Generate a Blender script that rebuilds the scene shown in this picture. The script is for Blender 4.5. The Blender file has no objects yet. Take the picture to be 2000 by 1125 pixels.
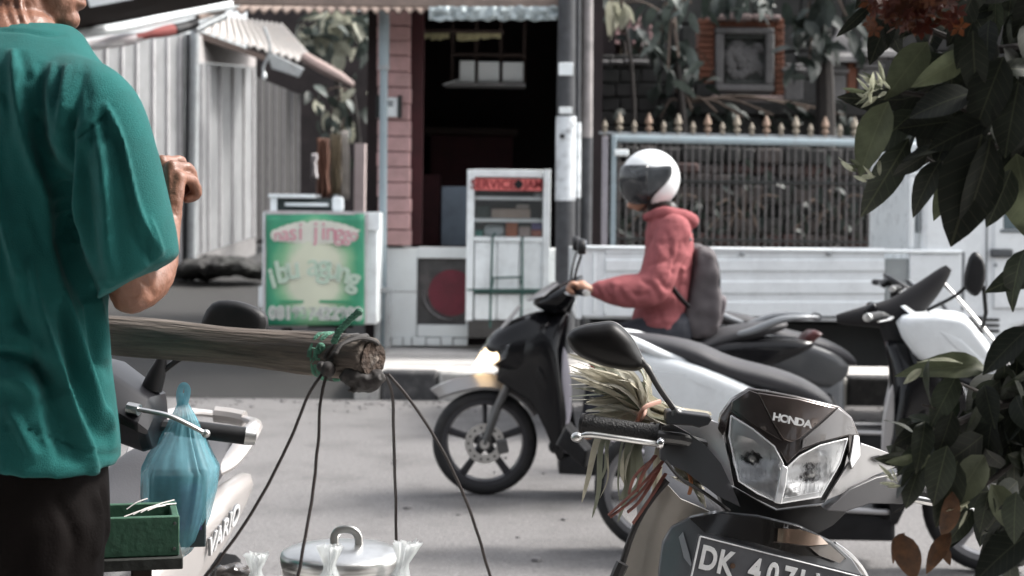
import bpy, bmesh, math, random
from math import sin, cos, pi, radians as R
from mathutils import Vector, Matrix, noise
from mathutils.geometry import delaunay_2d_cdt
random.seed(7)
S = bpy.context.scene
COL = S.collection
# ------------------------------------------------------------------ camera, sky, sun, exposure
F = 3200.0            # focal length in pixels of the 2000 px wide photograph
CAMZ = 1.38
ROLL = R(0.7)
HZ = 400.0            # horizon row
cam_d = bpy.data.cameras.new('camera')
cam = bpy.data.objects.new('camera', cam_d)
COL.objects.link(cam)
cam.location = (0, 0, CAMZ)
cam.rotation_euler = (Matrix.Rotation(R(90), 3, 'X') @ Matrix.Rotation(ROLL, 3, 'Z')).to_euler()
cam_d.sensor_width = 36
cam_d.lens = 36 * F / 2000
cam_d.shift_y = -(562.5 - HZ) / 2000
cam_d.clip_start = 0.05
cam_d.clip_end = 500
cam_d.dof.use_dof = True
cam_d.dof.focus_distance = 2.95
cam_d.dof.aperture_fstop = 5.8
cam_d.dof.aperture_blades = 7
S.camera = cam
world = bpy.data.worlds.new('World')
S.world = world
world.use_nodes = True
wn = world.node_tree
wn.nodes.clear()
sky_n = wn.nodes.new('ShaderNodeTexSky')
sky_n.sky_type = 'NISHITA'
sky_n.sun_disc = False
SUN_EL, SUN_AZ = R(47), R(78)
sky_n.sun_elevation = SUN_EL
sky_n.sun_rotation = SUN_AZ
sky_n.air_density = 1.0
sky_n.dust_density = 4.0
sky_n.ozone_density = 0.6
hs = wn.nodes.new('ShaderNodeHueSaturation')
hs.inputs['Saturation'].default_value = 0.25      # overcast, nearly neutral sky
bgn = wn.nodes.new('ShaderNodeBackground')
bgn.inputs['Strength'].default_value = 0.095
wo = wn.nodes.new('ShaderNodeOutputWorld')
wn.links.new(sky_n.outputs['Color'], hs.inputs['Color'])
wn.links.new(hs.outputs['Color'], bgn.inputs['Color'])
wn.links.new(bgn.outputs['Background'], wo.inputs['Surface'])
sun_d = bpy.data.lights.new('sun', 'SUN')
sun_d.energy = 1.25
sun_d.angle = R(14)
sun_d.color = (1.0, 0.96, 0.91)
sun = bpy.data.objects.new('sun', sun_d)
COL.objects.link(sun)
# direction towards the sun: high over the street, to the right and ahead of the camera
sdir = Vector((sin(SUN_AZ) * cos(SUN_EL), cos(SUN_AZ) * cos(SUN_EL), sin(SUN_EL)))
sun.rotation_euler = sdir.to_track_quat('Z', 'Y').to_euler()
sun.location = (3, 5, 12)
S.view_settings.view_transform = 'Standard'
S.view_settings.look = 'None'
S.view_settings.exposure = 2.1
S.view_settings.gamma = 1.0
S.view_settings.use_curve_mapping = False
S.cycles.use_denoising = True
S.cycles.max_bounces = 8
S.cycles.transparent_max_bounces = 12
S.cycles.caustics_reflective = False
S.cycles.caustics_refractive = False
S.cycles.sample_clamp_indirect = 6.0

# ------------------------------------------------------------------ helpers
def P(px, py, Y):
    """world point on the ray of photo pixel (px, py) at the distance Y down the street"""
    u, v = (px - 1000) / F, -(py - HZ) / F
    return Vector((u * cos(ROLL) - v * sin(ROLL), 1, u * sin(ROLL) + v * cos(ROLL))) * Y + Vector((0, 0, CAMZ))

def U(v):
    return Vector(v)

WM = {}
def base_matrix(loc, rz=0, rx=0, ry=0):
    from mathutils import Euler
    return Matrix.Translation(Vector(loc)) @ Euler((rx, ry, rz)).to_matrix().to_4x4()

def tag(o, label=None, cat=None, group=None, kind=None):
    if label: o['label'] = label
    if cat: o['category'] = cat
    if group: o['group'] = group
    if kind: o['kind'] = kind
    return o

def thing(name, label, cat, loc=(0, 0, 0), rz=0, group=None, rx=0, ry=0):
    o = bpy.data.objects.new(name, None)
    o.empty_display_size = 0.1
    COL.objects.link(o)
    o.location = loc
    o.rotation_euler = (rx, ry, rz)
    WM[o.name] = base_matrix(loc, rz, rx, ry)
    return tag(o, label, cat, group)

def frames(pts):
    pts = [Vector(p) for p in pts]
    n = len(pts)
    T = []
    for i in range(n):
        a = pts[max(0, i - 1)]; b = pts[min(n - 1, i + 1)]
        t = b - a
        T.append(t.normalized() if t.length > 1e-9 else Vector((0, 0, 1)))
    up = Vector((0, 0, 1)) if abs(T[0].z) < 0.9 else Vector((0, 1, 0))
    x = T[0].cross(up).normalized()
    out = []
    for i in range(n):
        x = x - T[i] * x.dot(T[i])
        x = x.normalized() if x.length > 1e-6 else T[i].orthogonal().normalized()
        out.append((pts[i], x, T[i].cross(x).normalized(), T[i]))
    return out

def spline(pts, n=6, closed=False):
    """Catmull-Rom through the points (tuples of any length)"""
    pts = [Vector(p) for p in pts]
    m = len(pts)
    out = []
    rng = range(m if closed else m - 1)
    for i in rng:
        if closed:
            p0, p1, p2, p3 = pts[(i - 1) % m], pts[i], pts[(i + 1) % m], pts[(i + 2) % m]
        else:
            p0, p1, p2, p3 = pts[max(0, i - 1)], pts[i], pts[i + 1], pts[min(m - 1, i + 2)]
        for k in range(n):
            t = k / n
            out.append(0.5 * ((2 * p1) + (p2 - p0) * t + (2 * p0 - 5 * p1 + 4 * p2 - p3) * t * t + (3 * p1 - p0 - 3 * p2 + p3) * t ** 3))
    if not closed:
        out.append(pts[-1])
    return out

class MB:
    def __init__(s, local=False):
        s.v = []; s.f = []; s.local = local
    def add(s, v, f):
        o = len(s.v)
        s.v += [Vector(p) for p in v]
        s.f += [tuple(i + o for i in q) for q in f]
        return s
    def box(s, c, d, rot=None):
        c = Vector(c); x, y, z = d[0] / 2, d[1] / 2, d[2] / 2
        vs = [Vector((i * x, j * y, k * z)) for k in (-1, 1) for j in (-1, 1) for i in (-1, 1)]
        if rot is not None: vs = [rot @ p for p in vs]
        return s.add([p + c for p in vs], [(0, 2, 3, 1), (4, 5, 7, 6), (0, 1, 5, 4), (2, 6, 7, 3), (0, 4, 6, 2), (1, 3, 7, 5)])
    def mm(s, x0, x1, y0, y1, z0, z1):
        return s.box(((x0 + x1) / 2, (y0 + y1) / 2, (z0 + z1) / 2), (abs(x1 - x0), abs(y1 - y0), abs(z1 - z0)))
    def pbox(s, px0, py0, px1, py1, Y, depth):
        """upright box whose front face at distance Y covers the photo rectangle"""
        c = P((px0 + px1) / 2, (py0 + py1) / 2, Y); k = Y / F
        return s.box((c.x, Y + depth / 2, c.z), ((px1 - px0) * k, depth, (py1 - py0) * k))
    def tube(s, pts, r, n=8, cap=True, flat=1.0):
        fr = frames(pts); m = len(fr)
        rr = r if isinstance(r, (list, tuple)) else [r] * m
        vs = []; fs = []
        for i, (p, x, y, t) in enumerate(fr):
            for k in range(n):
                a = 2 * pi * k / n
                vs.append(p + x * cos(a) * rr[i] + y * sin(a) * rr[i] * flat)
        for i in range(m - 1):
            for k in range(n):
                a, b = i * n + k, i * n + (k + 1) % n
                fs.append((a, b, b + n, a + n))
        if cap:
            fs.append(tuple(range(n))[::-1]); fs.append(tuple(range((m - 1) * n, m * n)))
        return s.add(vs, fs)
    def lathe(s, prof, n=24, c=(0, 0, 0), axis=(0, 0, 1), a0=0, a1=2 * pi):
        ax = Vector(axis).normalized(); x = ax.orthogonal().normalized(); y = ax.cross(x); c = Vector(c)
        full = abs(a1 - a0 - 2 * pi) < 1e-6
        m = n if full else n + 1
        vs = []; fs = []
        for r, h in prof:
            for k in range(m):
                a = a0 + (a1 - a0) * k / n
                vs.append(c + ax * h + (x * cos(a) + y * sin(a)) * r)
        for i in range(len(prof) - 1):
            for k in range(n):
                k2 = (k + 1) % m
                fs.append((i * m + k, i * m + k2, (i + 1) * m + k2, (i + 1) * m + k))
        return s.add(vs, fs)
    def torus(s, c, axis, R_, r, n=32, m=10, flat=1.0):
        ax = Vector(axis).normalized(); x = ax.orthogonal().normalized(); y = ax.cross(x); c = Vector(c)
        vs = []; fs = []
        for i in range(n):
            a = 2 * pi * i / n; d = x * cos(a) + y * sin(a)
            for k in range(m):
                b = 2 * pi * k / m
                vs.append(c + d * (R_ + r * cos(b)) + ax * r * flat * sin(b))
        for i in range(n):
            for k in range(m):
                fs.append((i * m + k, ((i + 1) % n) * m + k, ((i + 1) % n) * m + (k + 1) % m, i * m + (k + 1) % m))
        return s.add(vs, fs)
    def ell(s, c, rad, nu=16, nv=10, rot=None):
        c = Vector(c); vs = []; fs = []
        for j in range(nv + 1):
            b = pi * j / nv - pi / 2
            for i in range(nu):
                a = 2 * pi * i / nu
                p = Vector((rad[0] * cos(b) * cos(a), rad[1] * cos(b) * sin(a), rad[2] * sin(b)))
                if rot is not None: p = rot @ p
                vs.append(p + c)
        for j in range(nv):
            for i in range(nu):
                i2 = (i + 1) % nu
                fs.append((j * nu + i, j * nu + i2, (j + 1) * nu + i2, (j + 1) * nu + i))
        return s.add(vs, fs)
    def prism(s, poly, c0, c1, plane='xz'):
        m = {'xz': lambda a, b, c: (a, c, b), 'xy': lambda a, b, c: (a, b, c), 'yz': lambda a, b, c: (c, a, b)}[plane]
        n = len(poly)
        vs = [m(a, b, c0) for a, b in poly] + [m(a, b, c1) for a, b in poly]
        fs = [tuple(range(n)), tuple(range(2 * n - 1, n - 1, -1))]
        fs += [(i, i + n, (i + 1) % n + n, (i + 1) % n) for i in range(n)]
        return s.add(vs, fs)
    def puff(s, poly, c0, w, edge=0.3, inset=0.5, steps=4, plane='xz', smooth=0, one=False):
        """pillow over an outline: half width edge*w at the rim, growing to w inside"""
        if smooth: poly = [tuple(p) for p in spline([(a, b, 0) for a, b in poly], smooth, True)]
        poly = [(p[0], p[1]) for p in poly]
        cx = sum(p[0] for p in poly) / len(poly); cy = sum(p[1] for p in poly) / len(poly)
        m = {'xz': lambda a, b, c: (a, c, b), 'xy': lambda a, b, c: (a, b, c), 'yz': lambda a, b, c: (c, a, b)}[plane]
        n = len(poly)
        rings = []
        for k in range(steps + 1):
            t = k / steps
            sc = 1 - inset * t
            h = w * (edge + (1 - edge) * math.sqrt(max(0, 1 - (1 - t) ** 2)))
            rings.append(([(cx + (a - cx) * sc, cy + (b - cy) * sc) for a, b in poly], h))
        vs = []; seq = []
        for ring, h in reversed(rings):
            seq.append([m(a, b, c0 - (h if not one else 0)) for a, b in ring])
        for ring, h in rings:
            seq.append([m(a, b, c0 + h) for a, b in ring])
        return s.loft(seq)
    def loft(s, rings, cap=True):
        n = len(rings[0]); vs = [p for r in rings for p in r]; fs = []
        for i in range(len(rings) - 1):
            for k in range(n):
                a, b = i * n + k, i * n + (k + 1) % n
                fs.append((a, b, b + n, a + n))
        if cap:
            fs.append(tuple(range(n))[::-1]); fs.append(tuple(range((len(rings) - 1) * n, len(rings) * n)))
        return s.add(vs, fs)
    def sheet(s, rows):
        n = len(rows[0]); vs = [p for r in rows for p in r]
        fs = [(i * n + k, i * n + k + 1, (i + 1) * n + k + 1, (i + 1) * n + k) for i in range(len(rows) - 1) for k in range(n - 1)]
        return s.add(vs, fs)
    def panel(s, outline, fn, step=0.02, thick=0.006, back=None):
        """curved shell: outline in (a, b), fn(a, b) -> world/local point; solid with the given thickness along 'back'"""
        pts = [Vector((p[0], p[1])) for p in outline]
        dense = []
        for i, p in enumerate(pts):
            q = pts[(i + 1) % len(pts)]
            k = max(1, int((q - p).length / step))
            dense += [p.lerp(q, j / k) for j in range(k)]
        n0 = len(dense)
        xs = [p.x for p in dense]; ys = [p.y for p in dense]
        inner = []
        y = min(ys) + step / 2; row = 0
        while y < max(ys):
            x = min(xs) + (step / 2 if row % 2 else 0)
            while x < max(xs):
                q = Vector((x, y)); ins = False; j = n0 - 1
                for i in range(n0):
                    a, b = dense[i], dense[j]
                    if (a.y > y) != (b.y > y) and x < (b.x - a.x) * (y - a.y) / (b.y - a.y) + a.x: ins = not ins
                    j = i
                if ins and min((d - q).length for d in dense) > step * 0.45: inner.append(q)
                x += step
            y += step; row += 1
        r = delaunay_2d_cdt(dense + inner, [], [list(range(n0))], 1, 1e-7)
        v2, fc = r[0], r[2]
        bk = Vector(back) if back is not None else Vector((0, 1, 0))
        top = [Vector(fn(p.x, p.y)) for p in v2]
        bot = [p + bk * thick for p in top]
        n = len(top); fs = []; edges = {}
        for f in fc:
            fs.append(tuple(f)); fs.append(tuple(i + n for i in reversed(f)))
            for i in range(len(f)):
                e = (f[i], f[(i + 1) % len(f)])
                edges[e] = 1
        for (a, b) in list(edges):
            if (b, a) not in edges: fs.append((b, a, a + n, b + n))
        return s.add(top + bot, fs)
    def build(s, name, mat, parent=None, bevel=0, seg=2, sub=0, angle=35, label=None, cat=None, group=None, kind=None, flat=False, solid=0):
        me = bpy.data.meshes.new(name)
        vs = s.v
        loc = None
        if parent is not None and not s.local:
            inv = WM[parent.name].inverted()
            vs = [inv @ p for p in vs]
        elif parent is None and not s.local:
            n = len(vs)
            loc = Vector((sum(p.x for p in vs) / n, sum(p.y for p in vs) / n, min(p.z for p in vs)))
            vs = [p - loc for p in vs]
        me.from_pydata([tuple(p) for p in vs], [], s.f)
        bm = bmesh.new(); bm.from_mesh(me)
        bmesh.ops.remove_doubles(bm, verts=bm.verts, dist=1e-6)
        bmesh.ops.recalc_face_normals(bm, faces=bm.faces)
        bm.to_mesh(me); bm.free()
        if not flat:
            me.polygons.foreach_set('use_smooth', [True] * len(me.polygons))
            if not sub: me.set_sharp_from_angle(angle=R(angle))
        me.materials.append(mat)
        o = bpy.data.objects.new(name, me)
        COL.objects.link(o)
        if loc is not None: o.location = loc
        WM[o.name] = WM[parent.name] if parent is not None else Matrix.Translation(loc if loc is not None else Vector())
        if parent is not None: o.parent = parent
        if bevel:
            b = o.modifiers.new('bevel', 'BEVEL'); b.width = bevel; b.segments = seg; b.limit_method = 'ANGLE'; b.angle_limit = R(40)
        if sub:
            b = o.modifiers.new('sub', 'SUBSURF'); b.levels = sub; b.render_levels = sub
        return tag(o, label, cat, group, kind)

def inst(src, loc=(0, 0, 0), rot=None, scale=None, parent=None, name=None):
    """one more object sharing src's mesh"""
    o = src.copy()
    if name: o.name = name
    COL.objects.link(o)
    o.location = loc
    if rot is not None: o.rotation_euler = rot
    if scale is not None: o.scale = scale if hasattr(scale, '__len__') else (scale,) * 3
    if parent is not None: o.parent = parent
    return o

def evaluated_mesh(mb, voxel=0.012, smooth=4, factor=0.5, keep_local=False):
    """union of overlapping closed shells as one continuous surface"""
    me = bpy.data.meshes.new('tmp')
    me.from_pydata([tuple(p) for p in mb.v], [], mb.f)
    bm = bmesh.new(); bm.from_mesh(me); bmesh.ops.recalc_face_normals(bm, faces=bm.faces); bm.to_mesh(me); bm.free()
    o = bpy.data.objects.new('tmp', me); COL.objects.link(o)
    m = o.modifiers.new('r', 'REMESH'); m.mode = 'VOXEL'; m.voxel_size = voxel
    if smooth:
        m = o.modifiers.new('s', 'SMOOTH'); m.iterations = smooth; m.factor = factor
    bpy.context.view_layer.update()
    dg = bpy.context.evaluated_depsgraph_get()
    ev = o.evaluated_get(dg)
    m2 = bpy.data.meshes.new_from_object(ev)
    vs = [v.co.copy() for v in m2.vertices]; fs = [tuple(p.vertices) for p in m2.polygons]
    ns = [v.normal.copy() for v in m2.vertices]
    bpy.data.objects.remove(o); bpy.data.meshes.remove(me); bpy.data.meshes.remove(m2)
    out = MB(mb.local); out.v = vs; out.f = fs
    return out, ns

def text_mb(txt, size=1.0, extrude=0.0, offset=0.0, shear=0.0, spacing=1.0):
    """flat letters as (verts, faces) in the local xy plane, centred"""
    cu = bpy.data.curves.new('t', 'FONT')
    cu.body = txt; cu.size = size; cu.extrude = extrude; cu.offset = offset; cu.shear = shear
    cu.space_character = spacing; cu.align_x = 'CENTER'; cu.align_y = 'CENTER'; cu.resolution_u = 4
    o = bpy.data.objects.new('t', cu); COL.objects.link(o)
    bpy.context.view_layer.update()
    me = bpy.data.meshes.new_from_object(o.evaluated_get(bpy.context.evaluated_depsgraph_get()))
    vs = [v.co.copy() for v in me.vertices]; fs = [tuple(p.vertices) for p in me.polygons]
    bpy.data.objects.remove(o); bpy.data.curves.remove(cu); bpy.data.meshes.remove(me)
    return vs, fs

def put_text(mb, txt, origin, xdir, ydir, size, extrude=0.001, offset=0.0, shear=0.0, spacing=1.0, squash=1.0):
    vs, fs = text_mb(txt, size, extrude, offset, shear, spacing)
    x = Vector(xdir).normalized(); y = Vector(ydir).normalized(); z = x.cross(y)
    o = Vector(origin)
    mb.add([o + x * p.x * squash + y * p.y + z * p.z for p in vs], fs)
    return mb

# ------------------------------------------------------------------ materials
MATS = {}
def M(name, col, rough=0.5, metal=0.0, var=0.12, scale=6.0, bump=0.0, bscale=40.0, coat=0.0, trans=0.0, emit=None, estr=0.0,
      alpha=1.0, dirt=None, dscale=3.0, damt=0.5, sss=0.0, spec=0.5, stretch=None, ior=1.45, sheen=0.0, rot=None, world=False, rvar=0.12, translucent=0.0):
    if name in MATS: return MATS[name]
    m = bpy.data.materials.new(name); m.use_nodes = True
    nt = m.node_tree; N = nt.nodes; L = nt.links
    b = N['Principled BSDF']; out = N['Material Output']
    tc = N.new('ShaderNodeTexCoord')
    vec = tc.outputs['Object']
    if world:
        g = N.new('ShaderNodeNewGeometry'); vec = g.outputs['Position']
    if stretch:
        mp = N.new('ShaderNodeMapping'); mp.inputs['Scale'].default_value = stretch
        if rot is not None:
            mp.vector_type = 'TEXTURE'; mp.inputs['Rotation'].default_value = rot; mp.inputs['Scale'].default_value = [1 / q for q in stretch]
        L.new(vec, mp.inputs['Vector']); vec = mp.outputs['Vector']
    no = N.new('ShaderNodeTexNoise'); no.inputs['Scale'].default_value = scale; no.inputs['Detail'].default_value = 6; no.inputs['Roughness'].default_value = 0.65
    L.new(vec, no.inputs['Vector'])
    rp = N.new('ShaderNodeMapRange'); rp.inputs['From Min'].default_value = 0.3; rp.inputs['From Max'].default_value = 0.7
    L.new(no.outputs['Fac'], rp.inputs['Value'])
    mx = N.new('ShaderNodeMix'); mx.data_type = 'RGBA'
    c = Vector(col[:3])
    mx.inputs[6].default_value = (*(c * (1 - var)), 1)
    mx.inputs[7].default_value = (*[min(1, x * (1 + var)) for x in c], 1)
    L.new(rp.outputs['Result'], mx.inputs[0])
    cur = mx.outputs[2]
    if dirt is not None:
        n2 = N.new('ShaderNodeTexNoise'); n2.inputs['Scale'].default_value = dscale; n2.inputs['Detail'].default_value = 8; n2.inputs['Roughness'].default_value = 0.7
        L.new(vec, n2.inputs['Vector'])
        r2 = N.new('ShaderNodeMapRange'); r2.inputs['From Min'].default_value = 0.48; r2.inputs['From Max'].default_value = 0.72; r2.inputs['To Max'].default_value = damt
        L.new(n2.outputs['Fac'], r2.inputs['Value'])
        m2 = N.new('ShaderNodeMix'); m2.data_type = 'RGBA'
        L.new(r2.outputs['Result'], m2.inputs[0]); L.new(cur, m2.inputs[6]); m2.inputs[7].default_value = (*dirt, 1)
        cur = m2.outputs[2]
    L.new(cur, b.inputs['Base Color'])
    rr = N.new('ShaderNodeMapRange'); rr.inputs['To Min'].default_value = max(0.02, rough - rvar * rough * 2); rr.inputs['To Max'].default_value = min(1, rough + rvar * rough * 2)
    L.new(no.outputs['Fac'], rr.inputs['Value']); L.new(rr.outputs['Result'], b.inputs['Roughness'])
    b.inputs['Metallic'].default_value = metal
    b.inputs['Coat Weight'].default_value = coat
    b.inputs['Coat Roughness'].default_value = 0.06
    b.inputs['Transmission Weight'].default_value = trans
    b.inputs['IOR'].default_value = ior
    b.inputs['Specular IOR Level'].default_value = spec
    b.inputs['Alpha'].default_value = alpha
    b.inputs['Sheen Weight'].default_value = sheen
    if sss:
        b.inputs['Subsurface Weight'].default_value = sss
        b.inputs['Subsurface Radius'].default_value = (0.012, 0.005, 0.003)
        b.inputs['Subsurface Scale'].default_value = 1.0
    if emit:
        b.inputs['Emission Color'].default_value = (*emit, 1); b.inputs['Emission Strength'].default_value = estr
    if bump:
        nb = N.new('ShaderNodeTexNoise'); nb.inputs['Scale'].default_value = bscale; nb.inputs['Detail'].default_value = 5
        L.new(vec, nb.inputs['Vector'])
        bp = N.new('ShaderNodeBump'); bp.inputs['Strength'].default_value = bump; bp.inputs['Distance'].default_value = 0.01
        L.new(nb.outputs['Fac'], bp.inputs['Height']); L.new(bp.outputs['Normal'], b.inputs['Normal'])
    if translucent:
        tr = N.new('ShaderNodeBsdfTranslucent'); L.new(cur, tr.inputs['Color'])
        ms = N.new('ShaderNodeMixShader'); ms.inputs[0].default_value = translucent
        L.new(b.outputs[0], ms.inputs[1]); L.new(tr.outputs[0], ms.inputs[2]); L.new(ms.outputs[0], out.inputs['Surface'])
    MATS[name] = m
    return m

asphalt = M('asphalt', (0.152, 0.147, 0.146), 0.9, var=0.42, scale=55, bump=0.9, bscale=110, world=True, dirt=(0.085, 0.082, 0.081), dscale=2.1, damt=0.85)
asphalt_dark = M('asphalt_dark', (0.031, 0.030, 0.029), 0.92, var=0.18, scale=2.0, bump=0.5, bscale=120, world=True)
concrete = M('concrete', (0.54, 0.52, 0.50), 0.9, var=0.12, scale=3, bump=0.25, bscale=60, dirt=(0.36, 0.345, 0.33), dscale=2.2, damt=0.5)
kerb_white = M('kerb_white_paint', (0.42, 0.41, 0.39), 0.85, var=0.15, dirt=(0.10, 0.10, 0.10), dscale=7, damt=0.8, bump=0.3, bscale=50)
kerb_black = M('kerb_black_paint', (0.045, 0.045, 0.047), 0.8, var=0.3, dirt=(0.16, 0.155, 0.15), dscale=8, damt=0.6, bump=0.3, bscale=50)
white_wall = M('white_wall', (0.72, 0.75, 0.75), 0.85, var=0.05, dirt=(0.36, 0.35, 0.34), dscale=3, damt=0.4, bump=0.1)
pink_plaster = M('pink_plaster', (0.42, 0.26, 0.255), 0.9, var=0.14, scale=9, bump=0.25, bscale=50, dirt=(0.25, 0.18, 0.17), dscale=5, damt=0.5)
dark_inside = M('dark_interior', (0.018, 0.012, 0.013), 0.9, var=0.4)  # interior gloom put into a near-black albedo
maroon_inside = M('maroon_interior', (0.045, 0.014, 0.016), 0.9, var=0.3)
dark_wood = M('dark_wood', (0.035, 0.022, 0.018), 0.8, var=0.3, stretch=(1, 1, 8))
tan_roof = M('tan_roof_edge', (0.22, 0.17, 0.145), 0.85, var=0.2, dirt=(0.10, 0.08, 0.07), dscale=4, bump=0.2)
white_frame = M('white_frame', (0.74, 0.78, 0.79), 0.55, var=0.06, dirt=(0.36, 0.36, 0.36), dscale=8, damt=0.4)
glass = M('clear_glass', (0.9, 0.95, 0.95), 0.04, trans=0.92, alpha=0.35, var=0.0)
grey_metal = M('grey_metal', (0.30, 0.32, 0.33), 0.5, 0.3, var=0.15, dirt=(0.12, 0.10, 0.09), dscale=9, damt=0.5)
blue_pipe = M('blue_grey_pipe', (0.27, 0.33, 0.36), 0.5, 0.2, var=0.12, dirt=(0.16, 0.16, 0.16), dscale=6, damt=0.5)
black_iron = M('black_iron', (0.02, 0.022, 0.022), 0.55, 0.3, var=0.3)
green_iron = M('green_iron', (0.03, 0.075, 0.065), 0.5, 0.3, var=0.2)
stone_dark = M('dark_stone', (0.030, 0.029, 0.028), 0.95, var=0.4, scale=5, bump=0.6, bscale=18, dirt=(0.012, 0.015, 0.012), dscale=3, damt=0.8)
stone_grey = M('grey_stone', (0.16, 0.155, 0.155), 0.95, var=0.2, scale=8, bump=0.5, bscale=30, dirt=(0.10, 0.10, 0.095), dscale=6, damt=0.7)
stone_carved = M('carved_stone', (0.06, 0.064, 0.06), 0.95, var=0.4, scale=22, bump=0.8, bscale=30)
orange_brick = M('orange_brick', (0.17, 0.068, 0.042), 0.9, var=0.2, scale=14, bump=0.4, bscale=40, dirt=(0.12, 0.07, 0.05), dscale=5, damt=0.5)
brown_stone = M('brown_stone', (0.055, 0.046, 0.043), 0.95, var=0.35, scale=7, bump=0.6, bscale=22, dirt=(0.05, 0.045, 0.04), dscale=5, damt=0.7)
red_stone = M('red_band_stone', (0.060, 0.038, 0.035), 0.95, var=0.35, scale=9, bump=0.5, bscale=25)
gold_paint = M('faded_gold_paint', (0.24, 0.205, 0.16), 0.6, 0.1, var=0.25, scale=18)
bark = M('bark', (0.10, 0.075, 0.06), 0.95, var=0.3, scale=12, bump=0.7, bscale=25)
rubber = M('tyre_rubber', (0.016, 0.016, 0.017), 0.85, var=0.25, dirt=(0.06, 0.055, 0.05), dscale=9, damt=0.5, bump=0.2, bscale=80)
black_plastic = M('black_plastic', (0.011, 0.011, 0.012), 0.5, spec=.3, var=0.3, scale=20, bump=0.05, bscale=200)
black_gloss = M('black_gloss_paint', (0.005, 0.005, 0.006), 0.22, var=0.2, coat=0.12, spec=0.3)
seat_vinyl = M('seat_vinyl', (0.035, 0.034, 0.037), 0.55, var=0.2, bump=0.12, bscale=220)
white_paint = M('white_vehicle_paint', (0.76, 0.79, 0.80), 0.28, var=0.04, coat=0.4, dirt=(0.42, 0.42, 0.42), dscale=5, damt=0.25)
silver_paint = M('silver_paint', (0.42, 0.41, 0.41), 0.32, 0.35, var=0.06, coat=0.4)
chrome = M('chrome', (0.62, 0.62, 0.62), 0.14, 1.0, var=0.06, scale=20)
alu = M('aluminium', (0.55, 0.55, 0.54), 0.33, 1.0, var=0.10, scale=14, bump=0.06, bscale=60)
steel_dark = M('dark_steel', (0.11, 0.11, 0.11), 0.45, 0.8, var=0.25)
lens_glass = M('lens_glass', (0.92, 0.93, 0.95), 0.03, trans=1.0, alpha=0.45, var=0.0)
# ------------------------------------------------------------------ ground, road, pavements
def structure(o): o['kind'] = 'structure'; return o
structure(MB().mm(-90, 90, -60, 120, -0.6, -0.012).build('ground', asphalt_dark))
rd = MB()
rd.mm(-60, 60, 2.9, 11.52, -0.3, 0.0)
structure(rd.build('road', asphalt))
structure(MB().mm(-40, 40, -10, 2.9, -0.3, 0.2).build('near_pavement', concrete, bevel=0.02))
# driveway climbing into the alley on the left
XL = P(690, 740, 11.5).x
dv = MB()
rows = []
for (y, z) in ((11.5, 0.004), (12.1, 0.13), (13.0, 0.21), (15, 0.26), (20, 0.42), (26, 0.55), (45, 0.8)):
    rows.append([(x, y, z + 0.01 * noise.noise((x * 0.7, y * 0.5, 0))) for x in [-24 + 0.75 * i for i in range(33)] if x < XL - 0.02] + [(XL - 0.012, y, z)])
dv.sheet(rows)
structure(dv.build('driveway', asphalt_dark))
# far pavement and its painted kerb stones
pv = MB().mm(XL, 40, 11.66, 13.05, -0.2, 0.195)
pave = structure(pv.build('far_pavement', concrete, bevel=0.01))
kroot = bpy.data.objects.new('kerb', None); COL.objects.link(kroot); kroot.location = (XL, 11.5, 0); WM[kroot.name] = base_matrix((XL, 11.5, 0)); kroot['kind'] = 'structure'
x = XL; k = 0
while x < 11:
    w = (0.2 if k == 0 else 0.42) + random.uniform(-0.02, 0.02)
    MB().mm(x + 0.004, x + w - 0.004, 11.50 + random.uniform(-.006, .006), 11.665, -0.1, 0.205 + random.uniform(-.006, .004)).build('kerb_stone', kerb_black if k % 2 else kerb_white, kroot, bevel=0.025, seg=3)
    x += w; k += 1

# ------------------------------------------------------------------ shop across the road
YB = 13.0
kB = YB / F
shop = thing('shop_building', 'dark open fronted shop with pink pillar and low white wall', 'building', (P(930, 0, YB).x, YB, 0.195))
def B(px0, py0, px1, py1, name, mat, Y=YB, d=0.2, parent=shop, bevel=0, label=None):
    return MB().pbox(px0, py0, px1, py1, Y, d).build(name, mat, parent, bevel=bevel, label=label)
# pillar: rendered blocks with recessed joints
B(745, -60, 795, 480, 'pillar', dark_wood, Y=YB - 0.02, d=0.26)
yy = 480
while yy > -60:
    h = 31 + random.uniform(-2, 2)
    dx = random.uniform(-1.2, 1.2)
    MB().pbox(737 + dx, yy - h + 0.9, 801 + dx, yy - 0.9, YB - 0.05 + random.uniform(-.005, .005), 0.32).build('block', pink_plaster, shop, bevel=0.008)
    yy -= h
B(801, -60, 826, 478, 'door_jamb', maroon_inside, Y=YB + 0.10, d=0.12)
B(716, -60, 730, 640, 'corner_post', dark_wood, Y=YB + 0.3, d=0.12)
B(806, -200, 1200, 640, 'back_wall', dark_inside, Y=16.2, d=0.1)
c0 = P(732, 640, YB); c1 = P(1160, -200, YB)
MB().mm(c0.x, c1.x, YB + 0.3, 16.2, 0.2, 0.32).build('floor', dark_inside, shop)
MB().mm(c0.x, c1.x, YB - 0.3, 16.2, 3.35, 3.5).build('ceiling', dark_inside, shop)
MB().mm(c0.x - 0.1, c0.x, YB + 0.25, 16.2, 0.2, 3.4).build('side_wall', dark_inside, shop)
MB().mm(c1.x, c1.x + 0.1, YB + 0.25, 16.2, 0.2, 3.4).build('side_wall', dark_inside, shop)
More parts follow.
